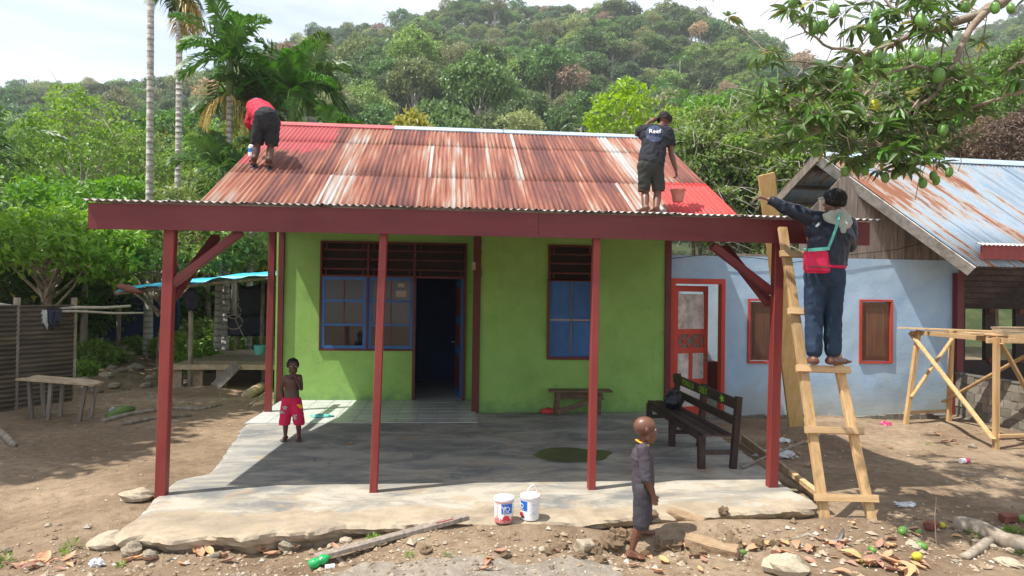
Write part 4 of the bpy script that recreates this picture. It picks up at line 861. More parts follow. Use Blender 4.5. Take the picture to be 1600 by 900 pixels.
L_(gi.outputs[0], ip.inputs['Points']); L_(ci.outputs[0], ip.inputs['Instance']); ip.inputs['Pick Instance'].default_value = True; L_(attr('kind_index', 'INT'), ip.inputs['Instance Index']); L_(er.outputs[0], ip.inputs['Rotation']); L_(attr('size', 'FLOAT'), ip.inputs['Scale']); L_(ip.outputs[0], go_.inputs[0])
fo.modifiers.new('forest', 'NODES').node_group = ng
# ---- trees and bushes of the village
def tree_mesh(seed, size, H, n, per, L, W, mat, bark='bark', gap=.6, r0=.09, bottom=.2, flat=.6, droop=.2, extra=0):
    rng = np.random.default_rng(seed); cl = clumps(rng, n, size, bottom, gap); cl[:, 2] += H
    v, f = crown(rng, cl, rng.uniform(.38, .62, len(cl))*gap/.6*1.05, per, L, W, flat, .9, droop)
    m = MB(); m.tube([(0, 0, -6), (0, 0, -.3)], [r0*1.1, r0], 7); limbs(m, (0, 0, -.3), (0, 0, H-size[2]*.2), [c for c in cl[::2]], r0, rng)
    for _ in range(extra):
        a = cl[rng.integers(len(cl))]; b = a+rng.normal(size=3)*np.array([.7, .7, .6]); m.tube([a, (a+b)/2+rng.normal(size=3)*.14, b], [.013, .009, .004], 4, cap=False)
    return npmesh('crown', v, f, M[mat]), m.mesh('trunk', M[bark], smooth=True)
TM = {
 'spread': tree_mesh(101, (2.5, 2.0, .75), 2.7, 46, 150, .17, .048, 'leaf_bright', gap=.62, r0=.10, bottom=.5),
 'spread2': tree_mesh(102, (2.2, 2.2, .9), 2.9, 46, 150, .17, .048, 'leaf_mid', gap=.62, r0=.10, bottom=.5),
 'bush': tree_mesh(103, (1.5, 1.5, 1.5), 1.7, 52, 130, .15, .045, 'leaf_mid', gap=.55, r0=.07, bottom=.8),
 'airy': tree_mesh(104, (1.9, 1.9, 2.2), 4.0, 58, 90, .17, .05, 'leaf_bright', 'pale_bark', gap=.62, r0=.09, bottom=.8, extra=40),
 'dark': tree_mesh(105, (1.8, 1.8, 1.5), 2.0, 52, 130, .17, .055, 'leaf_dark', gap=.6, r0=.09, bottom=.9),
 'lime': tree_mesh(106, (1.7, 1.5, 1.7), 3.8, 44, 40, .26, .085, 'leaf_lime', 'pale_bark', gap=.6, r0=.08, bottom=.7),
 'scrub': tree_mesh(107, (1.7, 1.4, 1.6), 1.9, 46, 135, .13, .045, 'leaf_olive', 'pale_bark', gap=.55, r0=.04, bottom=.9, extra=210),
 'dead': tree_mesh(108, (1.6, 1.2, 1.0), 1.2, 40, 110, .15, .035, 'leaf_brown', 'bark', gap=.5, r0=.05, bottom=.9, extra=60),
 'gold': tree_mesh(109, (.9, .8, .7), 1.6, 14, 26, .36, .09, 'leaf_yellow', 'bark', gap=.45, r0=.04, bottom=.7),
 'canopy': tree_mesh(111, (2.3, 2.3, 1.1), 8.6, 60, 80, .27, .09, 'leaf_dark', gap=.62, r0=.16, bottom=.9),
 'under': tree_mesh(110, (1.1, 1.0, .6), .45, 34, 70, .20, .07, 'leaf_bright', 'bark', gap=.42, r0=.03, bottom=.9),
}
TP = {}
def plant(kind, x, y, s=1., label='', name='tree', cat='tree', group=None, sz=None, z=None):
    if kind not in TP:
        o = thing(name, label, cat, (0, 0, 0), group); link('trunk', TM[kind][1], o); link('crown', TM[kind][0], o); TP[kind] = o
    else:
        o = copy_tree(TP[kind]); o.name = name; o['label'] = label; o['category'] = cat
        if group: o['group'] = group
        elif 'group' in o: del o['group']
    o.location = (x, y, gz(x, y) if z is None else z); o.scale = (s, s, sz or s); o.rotation_euler = (0, 0, R_.uniform(0, 6.28)); return o
def at(px, py, dist, kind, s, label, H, **k):
    """put a plant of crown height H*s so that its crown shows round (px,py) at this distance, standing on the ground"""
    p = D(px, py, dist); g = gz(p.x, p.y); sz = min(max(.3, (p.z-g)/H), s*1.2); return plant(kind, p.x, p.y, s, label, sz=sz, z=max(g, p.z-H*sz), **k)
gl = 'leafy trees behind the yard on the left'
for px, py, d, k, s, lab in [
 (70, 395, 15, 'spread', 1.0, 'bright green spreading tree layered low behind the rusty metal fence'),
 (250, 390, 17, 'spread', 1.05, 'bright green spreading tree reaching toward the porch roof end'),
 (160, 350, 20, 'spread2', 1.15, 'mid green spreading tree behind the bright layered ones'),
 (330, 340, 22, 'spread', 1.1, 'bright green spreading tree just left of the red roof edge'),
 (20, 330, 24, 'spread2', 1.2, 'mid green spreading tree at the left picture edge'),
 (130, 260, 27, 'airy', 1.15, 'loose tall tree with pale twigs in front of the left hill'),
 (40, 290, 32, 'airy', 1.2, 'loose tall tree left of the other pale twigged tree'),
 (225, 300, 30, 'airy', 1.05, 'loose green tree right behind the grey palm trunks'),
 (330, 285, 30, 'airy', 1.0, 'loose green tree between the palm trunk and the palms'),
 (170, 300, 38, 'dark', 1.9, 'dark round tree far behind the left bushes'), (-60, 300, 34, 'dark', 1.9, 'dark round tree far out at the left edge'), (290, 260, 40, 'dark', 1.8, 'dark round tree between the two grey palm trunks'), (400, 270, 36, 'airy', 1.2, 'loose green tree behind the bent red jacket painter')]:
    at(px, py, d, k, s, lab, {'spread': 2.7, 'spread2': 2.9, 'airy': 4.0, 'dark': 2.0}[k], group=gl)
for px, py, d, s in [(20, 440, 17, .9), (110, 450, 19, 1.), (190, 455, 21, 1.1), (-40, 430, 16, 1.), (330, 470, 24, 1.2), (400, 430, 25, 1.3), (420, 380, 27, 1.3), (260, 470, 26, 1.2), (70, 440, 24, 1.3), (370, 420, 30, 1.5), (150, 420, 28, 1.4)]:
    at(px, py, d, 'dark' if R_.random() < .6 else 'bush', s, 'dark leafy bush in the shade beneath the spreading trees', 1.9, name='bush', cat='bush', group='shaded bushes at the back of the yard')
for px, py, d, s in [(150, 535, 16.5, .55), (120, 560, 14.5, .35), (310, 575, 16, .5), (270, 560, 18, .5), (345, 560, 18, .6), (215, 560, 19, .5), (390, 500, 19, .9), (330, 520, 20, .9), (130, 500, 18, .6), (395, 440, 24, 1.4)]:
    p = D(px, py, d); plant('under', p.x, p.y, s, 'low bright green plant at the back of the earth yard', 'low_plant', 'plant', 'low plants along the back of the yard')
at(975, 198, 17, 'lime', .52, 'bright lime green tree above the ridge beside the roof painter', 3.8)
at(1045, 232, 19, 'lime', .5, 'smaller lime green tree right of the painter with the bucket', 3.8)
at(645, 208, 19, 'gold', .62, 'yellow leaved shrub peeping over the middle of the ridge', 1.6, name='shrub', cat='shrub')
gs = 'tangled scrub between the two houses'
for px, py, d, k, s in [(1120, 275, 17.5, 'scrub', .85), (1205, 265, 17, 'scrub', .95), (1150, 315, 17., 'scrub', .8), (1240, 290, 17.2, 'scrub', .9), (1095, 235, 20, 'bush', .9), (1255, 250, 19, 'scrub', 1.0), (1175, 235, 21, 'bush', 1.0), (1100, 310, 17, 'scrub', .7), (1290, 265, 17, 'scrub', .8), (1195, 340, 16.8, 'scrub', .8), (1330, 240, 20, 'scrub', 1.0), (1085, 280, 17.5, 'bush', .8)]:
    at(px, py, d, k, s, 'scrubby tree of olive leaves and bare pale twigs between the houses', 1.9 if k in ('scrub', 'bush') else 4., name='scrub_tree', group=gs)
for px, py, d, s in [(1560, 222, 19, .62), (1615, 222, 18, .75), (1520, 235, 20, .5)]: at(px, py, d, 'dead', s, 'dead brown bush behind the zinc roof', 1.2, name='bush', cat='bush', group='dead brown bushes behind the zinc roof')
for px, py, d, s in [(1470, 220, 24, 1.2), (1590, 180, 26, 1.4), (1400, 190, 26, 1.4), (1660, 200, 22, 1.2)]: at(px, py, d, 'bush', s, 'green bush behind the zinc roof on the right', 1.7, name='bush', cat='bush', group='green bushes behind the zinc roof')
# a big tree out of frame on the left whose crown shades the left of the yard
for x, y, s in [(-7.3, 1.2, .95), (-8.6, 3.2, 1.05), (-7.2, 4.2, 1.0), (-6.1, 2.6, .7), (-9.6, 5.0, 1.1)]: plant('canopy', x, y, s, 'tall dark tree shading the left side of the yard', group='shade trees left of the yard')
# ---- palms
def areca(px, py, dist, H_extra, label, seed, nf=11, L=1.75, dead=3, stem=True, lean=0., el=(-.5, 1.45), ll=.62):
    p = D(px, py, dist); g = gz(p.x, p.y); rng = np.random.default_rng(seed); o = thing('areca_palm', label, 'palm tree', (p.x, p.y, g)); h = p.z-g
    (v, f), sp = palm_crown(rng, nf, L, 36, ll, .042, el, bend=1.05, droop=.38, vshape=.45); v = v+np.array([0, 0, h]); link('crown', npmesh('crown', v, f, M['palm_leaf']), o)
    m = MB()
    for s in sp: m.tube([tuple(q+np.array([0, 0, h])) for q in s[::5]], list(np.linspace(.028, .006, len(s[::5]))), 5, cap=False)
    m.lathe((0, 0, h-1.0), [(.085, 0), (.10, .35), (.085, .8), (.05, 1.1)], 10); me = m.mesh('crown_shaft', M['stem_green'], smooth=True); link('crown_shaft', me, o)
    m = MB(); n = int(h/.16); prof = []
    for k in range(n):
        z = -.3+(h-.7)*k/n; r = .078+.03*(1-k/n)**4; prof += [(r, z), (r, z+(h-.7)/n*.82), (r*1.07, z+(h-.7)/n*.86), (r*1.07, z+(h-.7)/n*.98)]
    m.lathe((0, 0, 0), prof, 12); link('trunk', m.mesh('trunk', M['ring_bark'], smooth=True), o)
    if dead:
        g_ = Leaves()
        for i in range(dead): frond_geo(g_, rng, (0, 0, h-.9), i*2.1+seed, -.75, L*.75, 26, .5, .03, .9, .8)
        v, f = g_.out(); link('dead_frond', npmesh('dead_frond', v, f, M['palm_dead']), o)
    return o
t = NT('ringed_palm_bark'); sp = t.n('ShaderNodeSeparateXYZ'); t.l(t.tc.outputs['Object'], sp.inputs[0]); n = t.noise(t.tc.outputs['Object'], 9, 6, .6)
fr_ = t.math('FRACT', t.math('MULTIPLY', t.math('ADD', sp.outputs[2], t.math('MULTIPLY', n, .05)), 6.2)); c = t.mix(t.ramp(fr_, [(.60, 0.), (.72, 1.), (.95, 1.), (1., 0.)]), t.ramp(n, [(.35, (.42, .40, .37)), (.65, (.58, .56, .53))]), (.30, .28, .25))
n2 = t.noise(t.vec(t.tc.outputs['Object'], (1, 1, .3)), 3, 5, .6); c = t.mix(t.ramp(n2, [(.5, 0.), (.68, .5)]), c, (.30, .27, .22)); M['ring_bark'] = t.done(c, .85, t.bump(n, .3, .01), .2)
p0 = G(231, 563, -.05); p1 = G(270, 556, -.05)
def tall_palm(base, tip, label, seed, dead):
    o = thing('areca_palm', label, 'palm tree', base); m = MB(); n = 60; d = (tip-base); pts = []; rr = []
    for k in range(n+1):
        t_ = k/n; c_ = math.sin(t_*math.pi)*.06
        for q, e in ((0, 1.), (.80, .97), (.86, 1.05), (.97, 1.05)):
            tt = min(1., t_+q/n); pts.append(base+d*tt+Vector((c_, 0, 0))); rr.append((.088+.045*(1-tt)**6)*e)
    m.tube(pts, rr, 12); m.build('trunk', M['ring_bark'], o, smooth=True)
    rng = np.random.default_rng(seed); (v, f), sp = palm_crown(rng, 11, 1.05, 28, .55, .035, (-1.2, 1.3), bend=.9, droop=.6, vshape=.1); tp = np.array(tip-base); keep_ = v+tp
    link('crown', npmesh('crown', keep_, f, M['palm_leaf']), o)
    g_ = Leaves()
    for i in range(dead): frond_geo(g_, rng, tp-np.array([0, 0, .15]), -.6+i*.5, -.95, 1.35, 28, .55, .035, .6, .6)
    if dead: v, f = g_.out(); link('dead_frond', npmesh('dead_frond', v, f, M['palm_dead']), o)
    m = MB()
    for i in range(9): m.tube([tp-np.array([0, 0, .3]), tp+np.array([R_.uniform(-.35, .0), R_.uniform(-.2, .2), R_.uniform(-.55, -.3)])], [.02, .008], 4)
    m.build('fruit_stalks', M['bark'], o) if False else link('fruit_stalk', m.mesh('fruit_stalk', M['bark']), o)
Yp = p0.y
tall_palm(p0, V(233, -640, Yp), 'left one of two tall grey ringed palm trunks, its top out of view', 21, 0)
tall_palm(p1, V(280, -26, p1.y), 'tall grey ringed palm trunk with green and dead yellow fronds at the top', 22, 6)
areca(360, 92, 17.5, 0, 'bushy areca palm with dark drooping fronds behind the painter in red', 31, 17, 1.6)
areca(395, 165, 18.2, 0, 'lower areca palm head tucked right of the bushiest palm', 32, 11, 1.45, 2)
areca(455, 140, 18.0, 0, 'dense areca palm right of the painter in red', 33, 14, 1.45, 0)
areca(485, 128, 19.0, 0, 'rear areca palm farthest right of the palm clump', 34, 12, 1.4, 0)
areca(345, 262, 17.0, 0, 'short areca palm with drooping fronds low beside the roof edge', 35, 10, 1.2, 2)
areca(520, 222, 17.0, 0, 'small palm with only its frond tips above the ridge', 36, 8, .9, 0)
areca(-25, 240, 24, 0, 'dark palm at the left picture edge', 37, 13, 2.6, 2, ll=.9)
# slim trunks at the back of the yard
for px, y0, y1, d, lab in [(131, 350, 535, 17.5, 'slim pale tree trunk behind the rusty metal fence'), (365, 380, 470, 22, 'slim pale trunk behind the hut roof')]:
    p = D(px, y1, d); q = D(px-3, y0, d); g = gz(p.x, p.y); o = thing('slim_tree', lab, 'tree', (p.x, p.y, g)); m = MB(); m.tube([Vector((p.x, p.y, g-.1)), p.lerp(q, .4)+Vector((.04, 0, 0)), q], [.10, .085, .07], 8); m.build('trunk', M['pale_bark'], o, smooth=True)
# ------------------------------------------------------------------ mango branch over the yard, top right
mango = thing('mango_tree', 'mango tree reaching in from the right with dark leaves and hanging green mangoes', 'tree', (8.2, -1.6, -.12))
rng = np.random.default_rng(77)
def B3(pts, t0, t1): n = len(pts); return [D(x, y, t0+(t1-t0)*i/(n-1)) for i, (x, y) in enumerate(pts)]
branches = [
 (B3([(1650, -28), (1585, -8), (1530, 18), (1480, 40), (1440, 50), (1385, 72), (1330, 108), (1280, 145), (1215, 180)], 5.3, 5.9), [.045, .042, .036, .03, .026, .022, .017, .012, .006]),
 (B3([(1560, 5), (1527, 32), (1500, 75), (1478, 125), (1440, 168), (1400, 205), (1370, 235)], 5.35, 5.5), [.034, .03, .025, .02, .015, .01, .006]),
 (B3([(1400, 66), (1350, 85), (1300, 75), (1260, 50), (1240, 15), (1236, -10)], 5.6, 5.8), [.016, .014, .012, .01, .008, .006]),
 (B3([(1478, 125), (1430, 100), (1380, 120), (1330, 170), (1290, 215)], 5.45, 5.2), [.016, .014, .011, .008, .005]),
 (B3([(1490, 100), (1450, 140), (1420, 180), (1450, 230), (1475, 270)], 5.4, 5.6), [.014, .011, .009, .007, .004]),
 (B3([(1680, 125), (1600, 140), (1560, 155), (1500, 172), (1450, 168)], 5.0, 5.5), [.02, .016, .012, .009, .005]),
 (B3([(1640, 60), (1600, 95), (1575, 110)], 5.0, 5.1), [.014, .011, .008]),
 (B3([(1440, 50), (1410, 20), (1370, -15)], 5.5, 5.7), [.014, .012, .009]),
 (B3([(1330, 108), (1270, 100), (1215, 92), (1190, 78)], 5.8, 6.0), [.010, .008, .006, .004]),
]
for p, r in branches:
    q = []; rr = []
    for i in range(len(p)-1):
        for k in range(3): q.append(p[i].lerp(p[i+1], k/3)+Vector((rng.normal(), rng.normal(), rng.normal()))*.012); rr.append(r[i]+(r[i+1]-r[i])*k/3)
    q.append(p[-1]); rr.append(r[-1]); m = MB(); m.tube(q, rr, 7); m.build('branch', M['mango_bark'], mango, smooth=True)
root = branches[0][0][0]; m = MB(); m.tube([(8.2, -1.6, -.2), (8.15, -1.65, 1.2), (8., -1.75, 2.6), (7.4, -1.7, 3.9), tuple(root+Vector((.5, -.05, .1))), tuple(root)], [.24, .18, .15, .11, .06, .045], 10); m.build('trunk', M['mango_bark'], mango, smooth=True)
m = MB(); m.tube([(8., -1.75, 2.6), (9.2, -1.2, 4.4), (10.2, -.3, 5.6)], [.13, .1, .05], 8); m.build('branch', M['mango_bark'], mango, smooth=True)
ballp = [np.array(q) for p, r in branches for q in p]; allp = []
for p, r in branches:
    for i in range(len(p)-1):
        for k in range(4): allp.append(np.array(p[i].lerp(p[i+1], k/4)))
allp = np.array(allp)
regions = [(1215, 175, 46, 48, 17), (1290, 150, 62, 48, 17), (1350, 195, 80, 52, 26), (1440, 215, 72, 42, 20), (1300, 215, 45, 26, 6), (1405, 25, 85, 34, 17), (1480, 150, 50, 45, 9), (1330, 100, 45, 30, 6), (1515, 140, 32, 35, 7), (1595, 100, 26, 20, 5), (1250, 10, 30, 14, 3), (1195, 100, 26, 24, 4), (1425, 120, 45, 30, 6), (1365, 250, 70, 16, 7), (1470, 30, 40, 30, 5), (1500, 185, 40, 25, 5)]
tips = []; mt = MB()
for x, y, sx, sy, n in regions:
    for _ in range(int(n*1.45)):
        a = rng.uniform(0, 6.28); r = 1.12*rng.uniform(0, 1)**.5; tips.append(np.array(D(x+math.cos(a)*r*sx, y+math.sin(a)*r*sy, rng.uniform(5.1, 6.2))))
for _ in range(130): tips.append(np.array([8.3+rng.normal()*1.3, -1.2+rng.normal()*1.1, 4.9+rng.uniform(-.6, 1.1)]))
for _ in range(95): tips.append(np.array([6.15+rng.normal()*.75, -.35+rng.normal()*.5, 5.15+abs(rng.normal())*.45]))
mq = MB(); mq.tube([tuple(root+Vector((.45, -.05, .12))), (7.2, -.9, 5.0), (6.5, -.5, 5.45), (5.6, -.2, 5.6)], [.05, .04, .03, .015], 7); mq.build('branch', M['mango_bark'], mango, smooth=True)
allp = np.concatenate([allp, np.array([(7.2, -.9, 5.0), (6.8, -.7, 5.25), (6.5, -.5, 5.45), (6.1, -.35, 5.5), (5.6, -.2, 5.6)])])
tips = [t_ for t_ in tips if not (t_[0] > 6.6 and -100 < (t_-CAM)@CR/((t_-CAM)@CF)*FPX+800 < 1620 and False)]
for t_ in tips:
    j = np.argmin(((allp-t_)**2).sum(1)); b = allp[j]
    if np.linalg.norm(b-t_) > 1.2: continue
    mid = (b+t_)/2+rng.normal(size=3)*.03+np.array([0, 0, .03]); mt.tube([b, mid, t_], [.006, .0045, .003], 4, cap=False)
mt.build('twigs', M['mango_bark'], mango); bpy.data.objects['twigs']['kind'] = 'stuff'
TPL = np.array([(0, 0, 0), (0, .5, -.03), (0, 1, -.16), (-.115, .30, .012), (-.10, .66, -.03), (.115, .30, .012), (.10, .66, -.03)]); TF = np.array([(0, 1, 3), (3, 1, 4), (1, 2, 4), (0, 5, 1), (5, 6, 1), (1, 6, 2)])
lm = npmesh('leaf', TPL*np.array([1, 1, 1.]), TF, M['leaf_dark'], True); lm2 = npmesh('leaf', TPL*np.array([1.1, 1, 2.2]), TF, M['leaf_dark'], True)
lmats = []
for t_ in tips:
    n = int(rng.uniform(8, 15)); az0 = rng.uniform(0, 6.28); ax = unit(rng.normal(size=3)*.5+np.array([0, 0, -.1]))
    for k in range(n):
        a = az0+k*2.4; dv_ = unit(np.array([math.cos(a), math.sin(a), rng.uniform(-.75, .35)])+ax*.4); up = unit(np.array([0, 0, 1.])+rng.normal(size=3)*.3); x = unit(np.cross(dv_, up)); z = np.cross(x, dv_); L = rng.uniform(.10, .19)
        lmats.append((t_+dv_*.01, x*L, dv_*L, z*L))
LT = np.array([l[0] for l in lmats]); dpt = (LT-CAM)@CF; lx = 800+FPX*((LT-CAM)@CR)/dpt; ly = 450-FPX*((LT-CAM)@CU)/dpt
inv = np.where((lx > 0) & (lx < 1600) & (ly > -5), dpt, 99.); od = np.argsort(inv); big = od[:300]; oth = od[300:]
for i in big: c, x, y, z = lmats[i]; link('leaf', lm if i % 2 else lm2, mango, mat4=frame4(x, y, z, Vector(c)-origin(mango)))
V_ = []; F_ = []
for q, i in enumerate(oth): c, x, y, z = lmats[i]; V_.append(c+TPL[:, :1]*x+TPL[:, 1:2]*y+TPL[:, 2:]*z-np.array(origin(mango))); F_.append(TF+q*7)
o = link('foliage', npmesh('foliage', np.concatenate(V_), np.concatenate(F_), M['leaf_dark'], True), mango); o['kind'] = 'stuff'
mm_ = MB(); prof = [(.0, -.5), (.16, -.48), (.27, -.38), (.34, -.2), (.355, 0), (.33, .2), (.25, .38), (.13, .48), (.0, .5)]; mm_.lathe((0, 0, 0), prof, 12, cap=False)
for v in mm_.v: v.x += .06*math.sin((v.z+.5)*2.6)
mang_me = mm_.mesh('mango', M['mango'], smooth=True); mang_y = mm_.mesh('mango', M['ripe_mango'], smooth=True)
MG = [(1270, 45, 24, 5.5), (1302, 17, 26, 5.5), (1288, 40, 22, 5.6), (1277, 41, 20, 5.5), (1238, 5, 20, 5.6), (1371, 22, 25, 5.2), (1363, 42, 26, 5.2), (1441, 32, 28, 5.1), (1432, 85, 26, 5.1), (1466, 118, 28, 5.2), (1370, 88, 26, 5.3), (1325, 117, 25, 5.4), (1368, 58, 30, 5.4), (1357, 98, 22, 5.5), (1215, 150, 22, 5.7), (1214, 162, 20, 5.6), (1227, 188, 24, 5.5), (1283, 183, 28, 5.4), (1334, 178, 22, 5.4), (1284, 204, 22, 5.4), (1274, 211, 20, 5.4), (1254, 208, 24, 5.5), (1244, 214, 20, 5.5), (1257, 228, 20, 5.5), (1288, 218, 18, 5.5), (1247, 232, 18, 5.6), (1274, 238, 19, 5.5), (1380, 211, 22, 5.4), (1381, 246, 22, 5.4), (1361, 255, 20, 5.4), (1352, 266, 20, 5.4), (1384, 277, 20, 5.4), (1398, 273, 18, 5.4), (1320, 268, 19, 5.3), (1432, 248, 20, 5.4), (1441, 286, 20, 5.4), (1459, 275, 19, 5.4), (1462, 282, 18, 5.45), (1483, 269, 19, 5.4), (1472, 203, 24, 5.3), (1453, 238, 22, 5.5), (1555, 12, 22, 5.1), (1580, 13, 20, 5.0), (1510, 10, 22, 5.2), (1367, 164, 22, 5.5), (1195, 165, 22, 5.8), (1310, 190, 20, 5.7), (1420, 160, 20, 5.6)]
for x, y, h, d in MG:
    p = D(x, y, d); s = .86*h/FPX*d; ripe = (x, y) == (1368, 164) or (x, y) == (1367, 164)
    o = link('mango', mang_y if ripe else mang_me, mango, p, (R_.uniform(-.25, .25), R_.uniform(-.25, .25), R_.uniform(0, 6)), s)
    q = np.array(p); j = np.argmin(((allp-q-np.array([0, 0, .18]))**2).sum(1)); b = Vector(allp[j]); top = p+Vector((0, 0, s*.48))
    if b.z > top.z+.02 and (b-top).length < .8:
        m = MB(); m.tube([b, b.lerp(top, .6)+Vector((0, 0, -.02)), top+Vector((0, 0, .05)), top], .0028, 4); m.build('mango_stalk', M['stem_green'], mango)
    else:
        m = MB(); m.tube([top+Vector((.02, .02, .22)), top+Vector((.005, 0, .1)), top], .0026, 4); m.build('mango_stalk', M['stem_green'], mango)
m = MB()
for pts in (((1232, -20), (1205, 12), (1187, 26)), ((1320, 150), (1318, 60), (1322, 10)), ((1500, 240), (1502, 252), (1497, 268)), ((1440, 235), (1438, 270), (1430, 312))): m.tube(B3(pts, 5.5, 5.5), .003, 4)
m.build('bare_twig', M['mango_bark'], mango)
# ------------------------------------------------------------------ ladder, tall plank
Lb, Lt = Vector((5.945, -.905, gz(5.945, -.9)-.02)), V(1223, 360, -.185); Rb, Rt = Vector((6.385, -.90, gz(6.385, -.9)-.02)), V(1266, 362, -.185)
lad = thing('ladder', 'home-made ladder of raw timber leaning on the red eave board', 'ladder', Lb)
ln_ = (Lt-Lb).cross(Rb-Lb).normalized(); ln_ = ln_ if ln_.y < 0 else -ln_
for a, b in ((Lb, Lt), (Rb, Rt)): MB().bar(a, b+(b-a).normalized()*.03, .085, .045, ln_, .004, .002).build('rail', M['raw_wood'], lad)
def rail_at(a, b, py):
    lo, hi = 0., 1.
    for _ in range(30):
        t_ = (lo+hi)/2; p = a.lerp(b, t_); q = np.array(p)-CAM; y = 450-FPX*(q@CU)/(q@CF)
        if y > py: lo = t_
        else: hi = t_
    return a.lerp(b, lo)
RUNG = []
for py in (777, 672, 577, 488, 399):
    p, q = rail_at(Lb, Lt, py), rail_at(Rb, Rt, py+2); e = (q-p).normalized(); off = ln_*.04
    MB().bar(p-e*.085+off, q+e*.075+off, .036, .062, (q-p).cross(ln_) if True else ln_, .003, .002).build('rung', M['raw_wood_x'], lad); RUNG.append((p+off, q+off))
pb, ptp = G(1245, 671, -.13), V(1197, 272, 2.55)
tp = thing('tall_plank', 'tall orange sawn plank leaning beside the right end of the porch roof', 'plank', pb); MB().bar(pb, ptp, .25, .035, (0, -1, .2), .0, .002).build('board', M['plank_wood'], tp)
# ------------------------------------------------------------------ bench with lettering
n0, n1 = G(1097, 733), G(1149, 733); f0 = G(1014, 626, .40); dirb = Vector((f0.x-n0.x, f0.y-n0.y, 0)); 
near = Vector((n0.x, n0.y, 0)); bl_n = dirb.length; bd_ = dirb.normalized(); bw = Vector((n1.x-n0.x, n1.y-n0.y, 0)); bw = (bw-bd_*bw.dot(bd_)).normalized(); BW = .36; SH = .385
bench = thing('backrest_bench', 'dark brown slatted bench with green lettering on its backrest', 'bench', near)
Zv = Vector((0, 0, 1))
for k in range(3): c = near+bw*(.045+k*.115); MB().bar(c-bd_*.05+Zv*SH, c+bd_*(bl_n+.05)+Zv*SH, .10, .026, Zv, .003).build('seat_slat', M['dark_wood'], bench)
for k, s in enumerate((.03, bl_n*.5, bl_n-.03)):
    MB().bar(near+bd_*s, near+bd_*s+Zv*(SH-.015), .075, .075, bw, .004).build('leg', M['dark_wood'], bench)
    MB().bar(near+bd_*s+bw*BW, near+bd_*s+bw*(BW+.06)+Zv*.80, .07, .07, bw, .004).build('rear_post', M['dark_wood'], bench)
    MB().bar(near+bd_*s+Zv*.18+bw*.03, near+bd_*s+bw*(BW-.03)+Zv*.18, .04, .05, Zv).build('stretcher', M['dark_wood'], bench)
MB().bar(near-bd_*.02+Zv*(SH-.05)-bw*.0, near+bd_*(bl_n+.02)+Zv*(SH-.05)-bw*.0, .028, .075, Zv).build('apron', M['dark_wood'], bench)
for z, h, nme in ((.725, .125, 'back_slat'), (.535, .10, 'back_slat')):
    c = near+bw*(BW-.035+.06*z/.8)+Zv*z; sl = MB().bar(c-bd_*.05, c+bd_*(bl_n+.05), .026, h, Zv, .003).build(nme, M['dark_wood'], bench)
    if z > .7:
        fc = c-bw*.0145
        for s_, at_, sz_ in (('PONU LA', .72, .115), ('OBEX', .46, .12)): text(s_, sz_, M['ink_green'], 'lettering', sl, frame4(-bd_, Zv, -bw, fc+bd_*(bl_n*at_)), .0008)
        m = MB(); m.prism([fc-bw*.001+bd_*(bl_n*.17+math.cos(a)*.075*(.7+.3*math.cos(5*a)))+Zv*math.sin(a)*.045*(.7+.3*math.cos(5*a)) for a in np.linspace(0, 6.283, 40, endpoint=False)], -bw*.002)
        m.build('painted_leaf', M['ink_green'], sl)
bb = thing('plastic_bag', 'knotted black plastic bag sitting on the dark bench', 'bag', near+bd_*(bl_n*.72)+bw*.17+Zv*(SH+.013))
m = MB(); c = origin(bb); m.ell(c+Zv*.105, (.135, .125, .115), None, 28, 20, .16, 3.5, 3)
for v in m.v:
    d = v-c; v += Vector((mnoise.noise(v*14), mnoise.noise(v*14+Vector((9, 0, 0))), mnoise.noise(v*14+Vector((0, 9, 0)))))*.014
    v.z = max(v.z, c.z+.002)
m.build('sack', M['black_bag'], bb, smooth=True)
m = MB()
for s in (-1, 1): m.ell(c+Vector((.04*s, 0, .235)), (.03, .012, .04), Matrix.Rotation(.6*s, 3, 'Y'), 8, 6, .3, 4, s)
m.build('knot', M['black_bag'], bb, smooth=True)
# small stool bench by the wall, red cloth beside it
sb0 = G(869, 648); sx = V(938, 612, sb0.y).x; sb = thing('small_bench', 'low wooden bench with a diagonal brace against the green wall', 'bench', sb0); L = max(.75, sx-sb0.x+.18); h = V(870, 609, sb0.y).z
MB().box((sb0.x-.12, sb0.y-.10, h-.03), (sb0.x+L, sb0.y+.14, h), .002).build('seat', M['bench_wood'], sb)
for x in (sb0.x, sb0.x+L-.22):
    for y in (sb0.y-.06, sb0.y+.09): MB().bar((x, y, 0), (x+.02, y, h-.031), .065, .04, (0, 1, 0)).build('leg', M['bench_wood'], sb)
MB().bar((sb0.x+.01, sb0.y-.10, .06), (sb0.x+L-.15, sb0.y-.10, h-.10), .025, .085).build('brace', M['bench_wood'], sb)
MB().box((sb0.x+.08, sb0.y+.05, h-.16), (sb0.x+L-.24, sb0.y+.075, h-.04)).build('apron', M['bench_wood'], sb)
rc = G(859, 646); m = MB(); m.ell((rc.x-.03, rc.y, .03), (.13, .08, .055), None, 18, 10, .3, 3, 5)
for v in m.v: v.z = max(.003, v.z+mnoise.noise(v*22)*.012)
tag(m.build('cloth_bundle', M['ink_red'], smooth=True), 'crumpled red cloth on the floor left of the low bench', 'cloth')
tc_ = G(503, 652); m = MB(); m.ell((tc_.x, tc_.y, .02), (.16, .09, .03), None, 22, 10, .5, 4, 8)
for v in m.v: v.z = max(.012, v.z+mnoise.noise(v*25)*.012)
tag(m.build('net_bag', M['teal'], smooth=True), 'crumpled turquoise net bag on the white tiles', 'bag')
